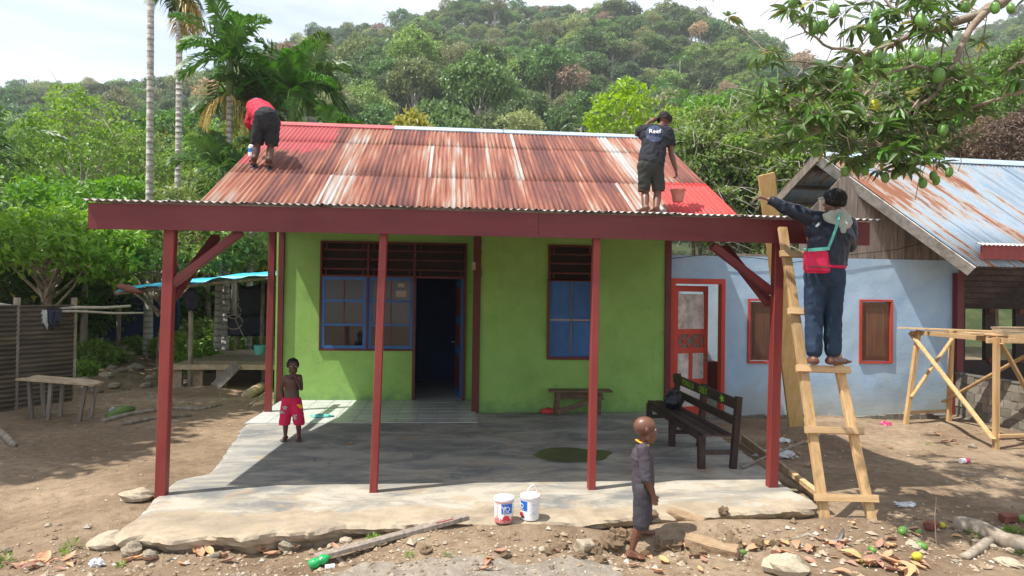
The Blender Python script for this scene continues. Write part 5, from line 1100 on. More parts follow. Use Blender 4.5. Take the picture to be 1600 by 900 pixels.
# wet patch
wp = G(890, 711); m = MB(); ring = []
for k in range(56):
    a = k/56*6.2832; r = 1+.22*mnoise.noise(Vector((math.cos(a)*1.4, math.sin(a)*1.4, 2)))+.07*mnoise.noise(Vector((math.cos(a)*6, math.sin(a)*6, 5))); ring.append(Vector((wp.x+.44*math.cos(a)*r*(1.15 if math.cos(a) > 0 else .95), wp.y+.36*math.sin(a)*r, .004)))
m.poly(ring); m.poly([]) if False else None
t = NT('oily_puddle'); n = t.noise(t.geo.outputs['Position'], 5, 5, .6); M['puddle'] = t.done(t.ramp(n, [(.35, (.050, .050, .018)), (.65, (.085, .080, .035))]), .28, None, .5); tag(m.build('puddle', M['puddle']), 'dark olive wet patch on the shaded concrete', 'puddle')
# ------------------------------------------------------------------ paint pails
def pail(px, py, label, spill, handle, yaw, txt):
    b = G(px, py); b.z = .0; o = thing('paint_pail', label, 'pail', b); r = .083; H = .205; z0 = .002
    m = MB(); m.lathe(b, [(r*.90, z0), (r*.93, z0+.006), (r*.97, H*.8), (r, H*.86), (r, H*.9), (r*.97, H*.92)], 32); m.build('body', M['white_plastic'], o, smooth=False)
    m = MB(); m.lathe(b, [(r*1.02, H*.90), (r*1.05, H*.905), (r*1.05, H*.97), (r*1.0, H), (r*.9, H-.004), (.0001, H-.004)], 32); m.build('lid', M['white_plastic'], o)
    def wrap(a0, a1, za, zb, mat, name, off=.0012, n=14, jag=None):
        m = MB(); v = []
        for k in range(n+1):
            a = yaw+a0+(a1-a0)*k/n
            for j in (0, 1, 2, 3):
                z = za+(zb-za)*j/3
                if jag and j: z = za+(zb-za)*j/3*(.25+.75*abs(mnoise.noise(Vector((a*jag, 3.3, b.x)))*1.9))
                rr = r*(.93+.04*(z-z0-.006)/(H*.8-.008))+off; v.append((b.x+rr*math.sin(a), b.y-rr*math.cos(a), z))
        m.add(v, [(k*4+j, k*4+4+j, k*4+5+j, k*4+1+j) for k in range(n) for j in range(3)]); return m.build(name, mat, o, fix=False)
    lb = wrap(-.62, .62, H*.40, H*.80, M['label_blue'], 'label')
    for i, ch in enumerate(txt):
        a = yaw-.36+i*.37; rr = r*.965+.006; n = Vector((math.sin(a), -math.cos(a), 0)); text(ch, .062 if i == 0 else .055, M['ink_white'], 'lettering', lb, frame4(Vector((math.cos(a), math.sin(a), 0)), Zv, n, b+n*rr+Zv*H*.59), .0006)
    wrap(-.45, .25, H*.44, H*.465, M['ink_white'], 'label_line', .002)
    wrap(-.5, .3, H*.10, H*.17, M['ink_black'], 'print', .0014); 
    m = MB(); a = yaw-.1; n = Vector((math.sin(a), -math.cos(a), 0)); e = Vector((math.cos(a), math.sin(a), 0)); c = b+n*(r*.945)+Zv*H*.17; m.prism([c+e*.032*math.cos(t_)+Zv*.034*math.sin(t_) for t_ in np.linspace(0, math.pi, 12)], n*.003); m.build('emblem', M['ink_red'], o)
    wrap(1.0, 1.7, H*.25, H*.72, pm('faint_print', [(.4, (.45, .5, .6)), (.55, (.78, .79, .8))], 60, rough=.5, bump=0, rnd=0), 'print', .0012)
    if spill: wrap(-1.7, 1.6, .004, H*.30, M['pink_spill'], 'paint_spill', .0022, 60, 6.); wrap(-1.5, 1.5, H*.83, H*.862, M['pink_spill'], 'paint_drip', .0042, 40); wrap(-.30, -.25, H*.2, H*.8, M['pink_spill'], 'paint_drip', .0028, 3); wrap(-1.1, -1.06, H*.3, H*.8, M['pink_spill'], 'paint_drip', .0028, 3)
    if handle:
        m = MB(); m.tube([b+Vector((r*.55*math.cos(q), .02+.3*r*math.cos(q), H-.004+.075*math.sin(q))) + Vector((.02, 0, 0)) for q in np.linspace(0, math.pi, 14)], .0055, 6); m.build('handle', M['white_plastic'], o, smooth=True)
pail(787, 814, 'white paint pail streaked with red paint, left of the pair', True, False, .28, 'YO')
pail(828, 810, 'clean white paint pail with its handle up, right of the pair', False, True, -1.05, 'YO')
# ------------------------------------------------------------------ timber trestle on the right
A0, B0, C0 = G(1415, 660, -.12), G(1482, 659, -.12), G(1556, 701, -.12); D0 = Vector((B0.x+.05, C0.y+.05, -.12)); TZ = V(1557, 527, C0.y).z
A0.z = gz(A0.x, A0.y); B0.z = gz(B0.x, B0.y); C0.z = gz(C0.x, C0.y)
At, Bt, Ct, Dt = (Vector((p.x+dx, p.y, TZ)) for p, dx in ((A0, .22), (B0, .05), (C0, 0), (D0, 0)))
tr = thing('timber_trestle', 'raw timber trestle table with crossed braces before the blue house', 'table', C0)
def tb(p, q, w=.05, h=.07, nm='leg', up=(0, 1, 0), mt='raw_wood'): return MB().bar(p, q, w, h, up, .003, .001).build(nm, M[mt], tr)
for a, b in ((A0, At), (B0, Bt), (C0, Ct), (D0, Dt)): tb(a-Vector((0, 0, .03)), b, .065, .065)
tb(At+Vector((.03, .1, -.04)), Ct+Vector((.055, -.1, -.04)), .045, .07, 'rail', Zv, 'raw_wood_x'); tb(Bt+Vector((.055, .1, -.04)), Dt+Vector((.055, -.1, -.04)), .045, .07, 'rail', Zv, 'raw_wood_x')
tb(Ct+Vector((-.1, .045, -.05)), Dt+Vector((.5, .045, -.05)), .045, .07, 'rail', Zv, 'raw_wood_x'); tb(At+Vector((-.1, .05, -.05)), Bt+Vector((.4, .05, -.05)), .045, .07, 'rail', Zv, 'raw_wood_x')
tb(At+Vector((-.055, .12, -.06)), C0+Vector((-.055, -.03, .14)), .03, .07, 'brace', (1, 0, 0)); tb(Bt+Vector((0, -.05, -.1)), A0+Vector((.06, -.05, .45)), .03, .07, 'brace')
tb(Dt+Vector((-.06, .05, -.1)), B0+Vector((-.06, .05, .32)), .03, .07, 'brace', (1, 0, 0)); tb(Ct+Vector((.03, -.05, -.08)), D0+Vector((-.05, -.05, .15)), .03, .07, 'brace')
tb(A0+Vector((0, .045, .17)), B0+Vector((.08, .045, .17)), .03, .05, 'stretcher', Zv, 'raw_wood_x'); tb(C0+Vector((0, -.05, .19)), D0+Vector((.1, -.05, .19)), .03, .05, 'stretcher', Zv, 'raw_wood_x')
gtr = 'sawn boards laid on the timber trestle'
for i, (p, q, w_) in enumerate(((At+Vector((-.25, .15, .03)), Dt+Vector((.9, .2, .03)), .16), (At+Vector((-.05, -.25, .035)), Dt+Vector((.8, .0, .035)), .12), (Ct+Vector((-.18, .35, .03)), Dt+Vector((.9, .45, .03)), .2), (Ct+Vector((.0, .12, .03)), Dt+Vector((1.2, .1, .03)), .18))):
    tag(MB().bar(p, q, w_, .022, Zv, 0, .001).build('board', M['raw_wood_x']), ('long sawn board lying across the back of the trestle', 'narrow sawn board lying on the middle of the trestle', 'wide sawn board lying near the front of the trestle', 'sawn board lying along the front edge of the trestle')[i], 'board', gtr)
for k in range(4):
    p = Ct+Vector((.12, .1+.02*k, .055+.024*k)); tag(MB().bar(p+Vector((0, 0, 0)), p+Vector((.75+.1*k, .06, 0)), .15, .02, Zv, 0, .002).build('offcut_board', M['deck_wood']), ('lowest', 'second', 'third', 'topmost')[k]+' short offcut in the small stack on the trestle corner', 'board', gtr)
# ------------------------------------------------------------------ corrugated fence, left
FR, FL = G(113, 628, -.06), G(-190, 668, -.06); fd = Vector((FL.x-FR.x, FL.y-FR.y, 0)); fl = fd.length; fd.normalize(); fn_ = Vector((-fd.y, fd.x, 0)); fn_ = fn_ if fn_.y < 0 else -fn_
fz0 = gz(FR.x, FR.y)-.02; fh = V(112, 476, FR.y).z-fz0
fence = thing('sheet_metal_fence', 'rusty brown corrugated metal fence at the left edge of the yard', 'fence', (FR.x, FR.y, fz0))
sx_ = (fl-.05)/3
fs = sheet_mesh('metal_sheet', fh, sx_, M['fence'], .0762, .011, 7, 2, X=Zv, Y=fd, Z=fn_)
for i in range(3):
    for j in range(1): link('metal_sheet', fs, fence, Vector((FR.x, FR.y, fz0))+fd*(i*(sx_+.05))+fn_*(.006*(i % 2)))
for i in range(4):
    p = Vector((FR.x, FR.y, fz0))+fd*(i*(sx_+.05)-.025)-fn_*.05; MB().bar(p-Zv*.1, p+Zv*(fh+.12), .08, .06, fn_, .004).build('post', M['bark'], fence)
gp = 'long peeled drying poles by the fence'
for (a, b, r, lab) in (((-60, 470, -.35), (63, 482, -.25), .025, 'peeled pole resting along the top of the metal fence'), ((62, 484, -.3), (204, 478, .2), .028, 'upper of two peeled poles sticking out past the fence'), ((60, 487, -.35), (224, 489, .35), .022, 'lower and longer peeled pole sticking out past the fence')):
    p, q = V(a[0], a[1], FR.y+a[2]-.1), V(b[0], b[1], FR.y+b[2]+.5); m = MB(); m.tube([p, p.lerp(q, .35)+Zv*.015, p.lerp(q, .7)-Zv*.012, q], [r, r*.95, r*.9, r*.75], 7); tag(m.build('pole', M['pole_wood'], smooth=True), lab, 'pole', gp)
p, q = G(181, 566, -.02), None; q = V(186, 478, p.y); p.z = gz(p.x, p.y)-.05; m = MB(); m.tube([p, p.lerp(q, .5)+Vector((.03, 0, 0)), q], [.07, .06, .055], 8); tag(m.build('forked_post', M['bark'], smooth=True), 'rough brown post holding up the ends of the peeled poles', 'post')
def rag(px, py, w_, h_, mat, lab):
    c = V(px, py, FR.y-.42); m = MB(); v = []; n, k = 7, 6
    for i in range(n):
        for j in range(k):
            a = i/(n-1)-.5; z = j/(k-1); v.append(c+Vector((a*w_*(1-.3*z), -.035-.03*math.sin(i*1.9+z*2)*z, -z*h_*(1+.25*math.sin(i*1.3+px)))))
    m.add(v, [(i*k+j, i*k+j+1, (i+1)*k+j+1, (i+1)*k+j) for i in range(n-1) for j in range(k-1)])
    o = m.build('drying_cloth', mat, smooth=True, fix=False); o.modifiers.new('thick', 'SOLIDIFY').thickness = .008; tag(o, lab, 'cloth', 'clothes drying on the fence')
rag(38, 480, .12, .42, M['hood'], 'long tan cloth hanging furthest left on the fence'); rag(52, 482, .18, .22, M['bag_red'], 'small red cloth drying on the fence'); rag(70, 484, .2, .28, M['hood'], 'off-white cloth drying between the red and navy ones'); rag(87, 482, .24, .30, M['jacket_navy'], 'navy cloth drying nearest the fence end')
# plank table before the fence
T0, T1 = G(55, 640, -.05), G(128, 655, -.05); ty = T1.y; tl, trr = V(30, 592, ty+.1), V(152, 601, ty-.1); tt_ = thing('plank_table', 'narrow plank table on thin stakes before the rusty fence', 'table', (T1.x, T1.y, gz(T1.x, T1.y)))
for k, (dy, e) in enumerate(((0, 0), (.17, .06), (.34, .02))): MB().bar(tl+Vector((e, dy, 0)), trr+Vector((e-.1*k, dy, 0)), .15, .024, Zv, 0, .002).build('plank', M['deck_wood'], tt_)
for s, lean in ((.12, .05), (.4, -.03), (.85, -.1)):
    p = tl.lerp(trr, s)
    for dy in (.02, .33): MB().bar(Vector((p.x+lean, p.y+dy, gz(p.x, p.y)-.05)), p+Vector((0, dy, -.015)), .05, .04, (0, 1, 0)).build('leg', M['grey_wood'], tt_)
# ------------------------------------------------------------------ platform hut with blue tarpaulin, left back
HY = 7.6; h0 = V(268, 571, HY); h1 = V(440, 572, HY); dz_ = h0.z; HB = 11.2; hg = gz(h0.x, HY)
hut = thing('platform_hut', 'open plank platform shelter with a sagging turquoise tarpaulin roof', 'hut', (h0.x, HY, hg))
n = 13
for i in range(n):
    y = HY+.02+i*.285; x0, x1 = h0.x-.12+R_.uniform(-.06, .06)+.02*i, h1.x+.8; MB().bar((x0, y+.13, dz_), (x1, y+.13, dz_), .27, .028, Zv, 0, .003).build('deck_board', M['deck_wood'], hut)
MB().bar((h0.x-.1, HY-.012, dz_-.03), (h1.x+.8, HY-.012, dz_-.03), .03, .10, Zv).build('deck_beam', M['deck_wood'], hut)
for x, y, w_ in ((h0.x+.08, HY+.1, .20), (h0.x+.42, HY+.25, .24), (h0.x+.95, HY+.12, .2), (h0.x+2.35, HY+.1, .2), (h0.x+.1, HY+2.8, .15), (h0.x+1.2, HY+2.8, .15), (h0.x+2.4, HY+2.8, .15), (h0.x+1.6, HY+.9, .12)): MB().bar((x, y, gz(x, y)-.1), (x, y, dz_-.03), w_, .10, (0, 1, 0), .005).build('stump_leg', M['deck_wood'], hut)
MB().bar(V(372, 570, HY-.05)+Zv*.02, G(338, 606, -.06)+Vector((0, -.1, .02)), .22, .03, (0, -1, .6)).build('ramp_board', M['grey_wood'], hut)
def pole(p, q, r=.035, nm='pole', mat='bark'): m = MB(); m.tube([p, Vector(p).lerp(Vector(q), .5)+Vector((R_.uniform(-.02, .02), 0, R_.uniform(-.02, .02))), q], [r, r, r*.9], 7); return m.build(nm, M[mat], hut, smooth=True)
zf = V(282, 446, HY-.2).z; zr = V(437, 424, HY-.2).z
xL, xR = V(190, 450, HY-.2).x, V(470, 420, HY-.2).x
pole((h0.x+.35, HY+.05, hg), (h0.x+.35, HY, zf+.05), .05, 'post'); pole((h0.x+.12, HB, hg), (h0.x+.2, HB, zf+.15), .05, 'post'); pole((h0.x+1.15, HY+2.3, dz_), (h0.x+1.15, HY+2.3, zf+.25), .045, 'post'); pole((h1.x+.5, HY, hg), (h1.x+.5, HY, zr), .05, 'post'); pole((h1.x+.5, HB, hg), (h1.x+.5, HB, zr+.1), .05, 'post')
pole((xL-.1, HY-.25, V(190, 455, HY-.2).z-.04), (xR, HY-.2, zr-.06), .045, 'roof_pole'); pole((xL+.2, HB, zf+.10), (xR, HB, zr+.2), .04, 'roof_pole')
for i in range(7): x = xL+.3+i*(xR-xL-.4)/6; zz = zf-.1+(zr-zf)*(i/6)+.0; pole((x, HY-.4, zz), (x+.1, HB+.2, zz+.18), .022, 'rafter')
m = MB(); v = []; n, k = 26, 14
for i in range(n):
    for j in range(k):
        a, b = i/(n-1), j/(k-1); x = xL+(xR-xL)*a; y = HY-.42+(HB+.5-HY)*b; z = V(190, 451, HY-.2).z+(zr+.03-V(190, 451, HY-.2).z)*a+.03+.2*b-.05*math.sin(a*18)*(.4+b)*.6+.03*mnoise.noise(Vector((x*3, y*3, 0)))
        if j == 0: z -= .06+.03*math.sin(a*31)
        v.append(Vector((x, y, z)))
m.add(v, [(i*k+j, (i+1)*k+j, (i+1)*k+j+1, i*k+j+1) for i in range(n-1) for j in range(k-1)]); o = m.build('tarpaulin', M['tarp'], hut, smooth=True, fix=False); o.modifiers.new('thick', 'SOLIDIFY').thickness = .006
m = MB(); e = V(193, 450, HY-.35); m.ell(e+Vector((.12, 0, -.02)), (.26, .12, .07), Matrix.Rotation(.25, 3, 'Y'), 12, 8, .3, 3, 2); m.build('folded_sack', M['brick'], hut, smooth=True)
def cloth_sheet(x0, x1, y, z0, z1, mat, name, amp=.04):
    m = MB(); v = []; n, k = 16, 8
    for i in range(n):
        for j in range(k): a, b = i/(n-1), j/(k-1); v.append(Vector((x0+(x1-x0)*a, y+amp*math.sin(a*14+b*2)*(.3+b)+amp*mnoise.noise(Vector((a*5, b*5, x0))), z1+(z0-z1)*b-.05*math.sin(a*9)*(1-b))))
    m.add(v, [(i*k+j, i*k+j+1, (i+1)*k+j+1, (i+1)*k+j) for i in range(n-1) for j in range(k-1)]); o = m.build(name, M[mat], hut, smooth=True, fix=False); o.modifiers.new('thick', 'SOLIDIFY').thickness = .006
yb = HY+2.6; cloth_sheet(V(372, 500, yb).x, V(446, 500, yb).x, yb, V(400, 495, yb).z, V(400, 445, yb).z, 'dark_tarp', 'hanging_tarp'); cloth_sheet(V(355, 500, yb+.15).x, V(446, 500, yb).x, yb+.15, V(400, 526, yb).z, V(400, 490, yb).z, 'dark_tarp', 'hanging_tarp')
m = MB()
for k in range(3): c = V(365, 470+k*14, yb-.3); m.tube([c+Vector((.13*math.cos(a)*(1+.3*k), 0, .17*math.sin(a)-.04*k)) for a in np.linspace(0, 6.0, 16)], .012, 5)
m.tube([V(372, 445, yb-.3), V(368, 500, yb-.3), V(385, 535, yb-.4)], .011, 5); m.build('rope_coil', M['rope'], hut)
for i in range(5): x = h0.x+1.25; y = HY+2.35+i*.28; pole((x, y, dz_), (x, y, dz_+.38), .018, 'railing_stake')
for z in (.18, .36): pole((h0.x+1.25, HY+2.3, dz_+z), (h0.x+1.25, HB-.2, dz_+z), .02, 'railing')
for px, py, mat, lab in ((300, 468, 'tee_black', 'black shirt hung on the hut post'), (262, 470, 'tee_grey', 'dark cloth hung left of the hut post')):
    c = V(px, py, HY-.1); m = MB(); m.ell(c, (.16, .06, .22), None, 14, 10, .35, 4, px); tag(m.build('hanging_shirt', M[mat], smooth=True), lab, 'shirt')
tcb = V(406, 547, HY+1.0); m = MB(); m.lathe(tcb-Zv*.1, [(.09, 0), (.11, .06), (.13, .2), (.125, .21), (.09, .05), (.001, .04)], 16, cap=False); tag(m.build('basin', M['teal'], smooth=True), 'turquoise plastic tub standing on the plank platform', 'tub')
# dark wall and junk far behind the hut
m = MB(); c = D(205, 530, 19.5); m.box((c.x-.9, c.y, -.1), (c.x+1.3, c.y+.1, 1.7)); tag(m.build('shed_wall', M['inner_wall']), 'blue grey shed wall behind the palm trunks', 'wall')
c = G(158, 562, 0.); m = MB(); m.tube([c+Vector((-.5, 0, .15)), c+Vector((.6, .2, .18))], [.24, .20], 10); tag(m.build('log', M['bark'], smooth=True), 'short thick log lying beyond the rusty fence', 'log')
# ------------------------------------------------------------------ stones, bricks, sticks, litter
ST = [MB().ell((0, 0, 0), (1, .8, .62), None, 12, 8, .38, 1.5, s).mesh('stone', M['stone'], smooth=False) for s in range(5)]; ST2 = []
for s in ST:
    q = s.copy(); q.materials[0] = M['pale_stone']; ST2.append(q)
CL = []
for s in range(3): q = MB().ell((0, 0, 0), (1, .9, .7), None, 14, 10, .6, 2.2, s+9).mesh('clod', M['clod'], smooth=False); CL.append(q)
def lay(px, py, size, me, name, label, cat, group=None, sink=.3, flat=1., yaw=None):
    p = G(px, py, -.12); z = gz(p.x, p.y); p = G(px, py, z); z = gz(p.x, p.y); s = size/2
    if -.1 < p.x < 6.1 and p.y > -.85: z = 0
    o = link(name, me, None, (p.x, p.y, z+s*(.6-sink)*flat), (R_.uniform(-.2, .2), R_.uniform(-.2, .2), R_.uniform(0, 6.28) if yaw is None else yaw), (s, s, s*flat)); return tag(o, label, cat, group)
lay(214, 776, .30, ST2[0], 'stone', 'pale flat stone beside the left front post', 'stone', flat=.7, yaw=.1)
lay(1229, 893, .36, ST2[1], 'stone', 'pale flat stone at the bottom edge right of the boy', 'stone', flat=.75, yaw=.1)
lay(205, 868, .17, ST[2], 'stone', 'grey stone wedged under the left slab corner', 'stone', flat=1.2)
lay(234, 872, .13, ST[3], 'stone', 'smaller stone right of the one under the slab corner', 'stone')
lay(1520, 700, .12, ST[1], 'stone', 'stone lying on the ground near the timber trestle', 'stone'); lay(1580, 882, .2, ST2[2], 'stone', 'pale stone at the right bottom corner', 'stone', flat=.6)
lay(432, 856, .17, ST[0], 'stone', 'left of two rough stones among dry leaves at the slab edge', 'stone'); lay(452, 862, .19, ST[4], 'stone', 'right of two rough stones among dry leaves at the slab edge', 'stone'); lay(540, 846, .13, ST2[3], 'stone', 'half buried pale stone above the fallen plank', 'stone', flat=.6); lay(612, 842, .14, ST2[4], 'stone', 'flat pale stone just above the fallen plank', 'stone', flat=.5)
gs = 'small stones strewn along the front of the slab'
for _ in range(46):
    px = R_.uniform(10, 1590); py = R_.uniform(845, 895) if R_.random() < .75 else R_.uniform(800, 850)
    if (130 < px < 1280 and py < 850): continue
    lay(px, py, R_.uniform(.03, .085), R_.choice(ST+ST2), 'small_stone', 'small stone half sunk in the bare earth before the slab', 'stone', gs)
gs = 'rough stones on the ground left of the house'
for px, py, s in [(165, 588, .35), (190, 578, .3), (140, 600, .3), (212, 583, .4), (235, 592, .3), (178, 600, .28), (250, 575, .3), (200, 565, .35), (150, 610, .25), (228, 605, .3), (130, 590, .3), (260, 598, .25), (175, 572, .3)]: lay(px, py, s, R_.choice(ST), 'rough_stone', 'grey brown stone in the rubble between fence and hut', 'stone', gs, flat=.7)
gs = 'clods of dug earth in front of the slab'
for px, py, s in [(955, 862, .20), (930, 868, .13), (975, 850, .16), (1055, 845, .14), (1035, 838, .12), (1145, 850, .16), (665, 848, .10), (880, 850, .1), (1090, 868, .13), (925, 845, .12), (1185, 838, .12), (1130, 822, .1), (1020, 828, .11), (940, 880, .1), (1065, 880, .08), (790, 868, .08), (860, 866, .1), (1210, 850, .1), (1150, 872, .1), (960, 836, .12), (990, 843, .13), (905, 872, .09)]: lay(px, py, s, R_.choice(CL), 'earth_clod', 'crumbly clod of dug brown earth before the slab', 'clod', gs, .35)
def block(px, py, dims, mat, name, label, cat, yaw=0., tilt=0., lift=0.):
    p = G(px, py, -.12); p = G(px, py, gz(p.x, p.y)); p.z = gz(p.x, p.y)
    if -.1 < p.x < 6.1 and p.y > -.8: p.z = 0
    m = MB(); a, b, c = dims; m.box((-a/2, -b/2, 0), (a/2, b/2, c), .006); bm = bmesh.new(); me = m.mesh(name, mat); bm.from_mesh(me); bmesh.ops.bevel(bm, geom=bm.edges[:], offset=min(dims)*.12, segments=1, affect='EDGES'); bmesh.ops.subdivide_edges(bm, edges=bm.edges[:], cuts=3, use_grid_fill=True)
    for v_ in bm.verts: q_ = v_.co*13+Vector((px, py, 0)); v_.co += Vector((mnoise.noise(q_), mnoise.noise(q_+Vector((7, 0, 0))), mnoise.noise(q_+Vector((0, 7, 0)))))*min(dims)*.22
    bm.to_mesh(me); bm.free()
    o = link(name, me, None, p+Vector((0, 0, lift)), (tilt, tilt*.4, yaw)); return tag(o, label, cat)
block(910, 864, (.14, .09, .10), M['pale_stone'], 'concrete_lump', 'pale broken piece of concrete tilted in the dug earth', 'rubble', .5, .35, .0)
block(1072, 826, (.34, .10, .08), M['clod'], 'concrete_lump', 'upper of two dirty concrete bars right of the boy', 'rubble', -.75, .15, .05)
block(1112, 862, (.40, .12, .09), M['clod'], 'concrete_lump', 'lower of two dirty concrete bars right of the boy', 'rubble', -.7, .12)
lay(172, 852, .34, ST2[1], 'concrete_lump', 'tilted broken chunk of the slab at its left front corner', 'rubble', flat=.62, yaw=.5, sink=.25)
block(1575, 816, (.14, .09, .07), M['brick'], 'brick', 'broken red brick in the shade at far right', 'brick', .1); block(1455, 832, (.12, .09, .07), M['brick'], 'brick', 'broken red brick left of the log', 'brick', .5); block(1212, 872, (.06, .05, .07), M['brick'], 'brick', 'small round brown lump near the pale flat stone', 'rubble', .4)
# mangoes fallen
gm_ = 'green mangoes fallen on the ground'
for px, py, s, lab in [(1436, 836, .075, 'highest of three fallen mangoes beside a white stone'), (1439, 860, .10, 'middle of three fallen mangoes beside a white stone'), (1432, 872, .10, 'lowest and yellowest of three fallen mangoes'), (1411, 836, .105, 'dull green mango fallen near the right ladder foot'), (1597, 816, .10, 'fallen green mango cut by the right edge'), (1160, 866, .07, 'small green mango fallen right of the boy'), (1470, 824, .08, 'yellow green mango fallen in the leafy shade'), (1363, 858, .07, 'brownish small mango among the dry leaves')]:
    p = G(px, py, -.12); p = G(px, py, gz(p.x, p.y)); o = link('fallen_mango', mang_y if 'yellow' in lab else mang_me, None, (p.x, p.y, gz(p.x, p.y)+s*.3), (1.4, R_.uniform(-.3, .3), R_.uniform(0, 6)), s); tag(o, lab, 'mango', gm_)
lay(1424, 855, .10, ST2[0], 'white_stone', 'whitish stone touching the three fallen mangoes', 'stone')
# fallen plank, formwork board, stick, log
p, q = G(492, 873, -.13), G(731, 829, -.05); p.z = gz(p.x, p.y)+.03; q.z = gz(q.x, q.y)+.045; lift_ = max(0, max(gz(*p.lerp(q, k/12).xy)+.012-p.lerp(q, k/12).z for k in range(13))); p.z += lift_; q.z += lift_; o = MB().bar(p, q, .085, .035, Zv, .003, .002).build('fallen_plank', M['grey_wood']); tag(o, 'weathered grey plank with a red paint smear before the slab', 'plank')
MB().bar(p.lerp(q, .72)+Zv*.0192, p.lerp(q, .9)+Zv*.0192, .03, .003, Zv).build('paint_smear', M['ink_red'], o, fix=False) if False else None
sm = MB().bar(p.lerp(q, .78)+Zv*.018+Vector((0, -.018, 0)), p.lerp(q, .90)+Zv*.018+Vector((0, -.018, 0)), .022, .004, Zv).build('paint_smear', M['post_red'], o)
p, q = G(1160, 688, -.06), G(1276, 775, -.05); tag(MB().bar(p+Zv*.03, q+Zv*.02, .03, .10, Zv, .002, .003).build('formwork_board', M['deck_wood']), 'dirty formwork board along the right edge of the slab', 'board')
p, q = G(1222, 748, -.02), G(1292, 792, -.03); tag(MB().bar(p+Zv*.06+Vector((.1, 0, 0)), q+Zv*.06, .06, .05, Zv, .003, .003).build('formwork_board', M['raw_wood_x']), 'short pale timber lying behind the ladder foot', 'board')
p, q = G(1160, 733, 0), G(1258, 697, 0); m = MB(); m.tube([p+Zv*.02, p.lerp(q, .5)+Zv*.05, q+Zv*.06], [.018, .017, .014], 7); tag(m.build('stick', M['grey_wood'], smooth=True), 'straight grey stick lying across the slab edge by the bench', 'stick')
def gtube(pts, rad, name, mat, lab, cat, lift=.6):
    P = []
    for (x, y), r in zip(pts, rad): p = G(x, y, -.1); p = G(x, y, gz(p.x, p.y)); p.z = gz(p.x, p.y)+r*lift; P.append(p)
    m = MB(); m.tube(P, rad, 9); o = m.build(name, M[mat], smooth=True)
    for v in o.data.vertices: v.co += v.normal*mnoise.noise(Vector(v.co)*11)*max(rad)*.25
    return tag(o, lab, cat)
gtube([(1490, 832), (1530, 842), (1570, 856), (1640, 870)], [.07, .075, .08, .08], 'log', 'bark', 'thick brown log lying at the right bottom', 'log'); gtube([(1508, 872), (1530, 860), (1552, 846)], [.03, .04, .045], 'branch_stub', 'bark', 'short pale branch stub propped against the log', 'branch')
for pts, r, lab in (([(160, 660), (200, 650), (260, 640), (330, 638)], .035, 'long dry stalk on the ground left of the porch'), ([(190, 665), (240, 655), (300, 650)], .03, 'second dry stalk lying below the long one'), ([(270, 640), (310, 642), (345, 634)], .03, 'brown stick lying left of the porch'), ([(385, 622), (410, 608), (432, 598)], .09, 'thick rotten log beside the rear porch post'), ([(390, 636), (415, 615), (440, 606)], .03, 'thin pole lying beside the rear porch post'), ([(-10, 670), (10, 684), (22, 698)], .045, 'grey branch stub at the left picture edge')): gtube(pts, [r*1.1, r, r*.9, r*.8][:len(pts)], 'dry_branch', 'bark' if r < .08 else 'deck_wood', lab, 'branch')
gtube([(168, 655), (188, 648), (207, 640)], [.06, .09, .05], 'dry_sheath', 'stem_green', 'yellowed palm sheath lying left of the porch', 'branch'); gtube([(1290, 836), (1310, 830), (1326, 817)], [.015, .017, .013], 'stick', 'metal', 'short grey stick between the ladder feet', 'stick'); gtube([(1228, 843), (1262, 832), (1290, 836)], [.01, .016, .01], 'stick', 'bark', 'dark twig left of the ladder foot', 'stick')
# litter
c = G(497, 874, -.12); c.z = gz(c.x, c.y); o = thing('crushed_bottle', 'crushed green plastic bottle at the end of the fallen plank', 'bottle', c); m = MB(); ax = Vector((.8, .35, .25)).normalized(); m.lathe(c+Zv*.045-ax*.07, [(.001, 0), (.035, .004), (.038, .05), (.03, .075), (.038, .1), (.034, .13), (.014, .155), (.013, .17)], 14, ax, False)
for v in m.v: v += Vector((mnoise.noise(v*40), mnoise.noise(v*40+Vector((5, 0, 0))), mnoise.noise(v*40+Vector((0, 5, 0)))))*.009
m.build('bottle_body', M['green_pet'], o, smooth=True); m = MB(); m.lathe(c+Vector((.06, -.04, .015)), [(.0, 0), (.02, 0), (.02, .07), (.0, .07)], 10, (1, .3, 0)); m.build('white_cap', M['white_plastic'], o)
def crumple(px, py, r, mat, name, lab, cat, z0=None):
    p = G(px, py, -.1); z = gz(p.x, p.y) if z0 is None else z0; p = G(px, py, z); m = MB(); m.ell((p.x, p.y, z+r[2]*.4), r, None, 20, 12, .5, 3, px)
    for v in m.v: v += Vector((mnoise.noise(v*18), mnoise.noise(v*18+Vector((5, 0, 0))), mnoise.noise(v*18+Vector((0, 5, 0)))))*r[0]*.28; v.z = max(v.z, z+.003)
    return tag(m.build(name, mat, smooth=False), lab, cat)
crumple(152, 884, (.05, .04, .035), M['thin_plastic'], 'plastic_cup', 'crumpled clear plastic at the left slab corner', 'litter'); crumple(1210, 714, (.24, .12, .05), M['thin_plastic'], 'plastic_sheet', 'crumpled white plastic sheet behind the right porch post', 'litter'); crumple(1383, 664, (.09, .05, .04), M['pink_can'], 'wrapper', 'pink and white wrapper on the ground by the blue wall', 'litter')
crumple(1222, 690, (.12, .08, .03), M['thin_plastic'], 'plastic_scrap', 'small plastic scrap by the foot of the tall plank', 'litter'); crumple(176, 644, (.06, .05, .05), M['thin_plastic'], 'plastic_scrap', 'white plastic scrap beside the dry stalks', 'litter'); crumple(1415, 790, (.10, .06, .02), M['thin_plastic'], 'plastic_scrap', 'flat plastic scrap in the dappled shade', 'litter')
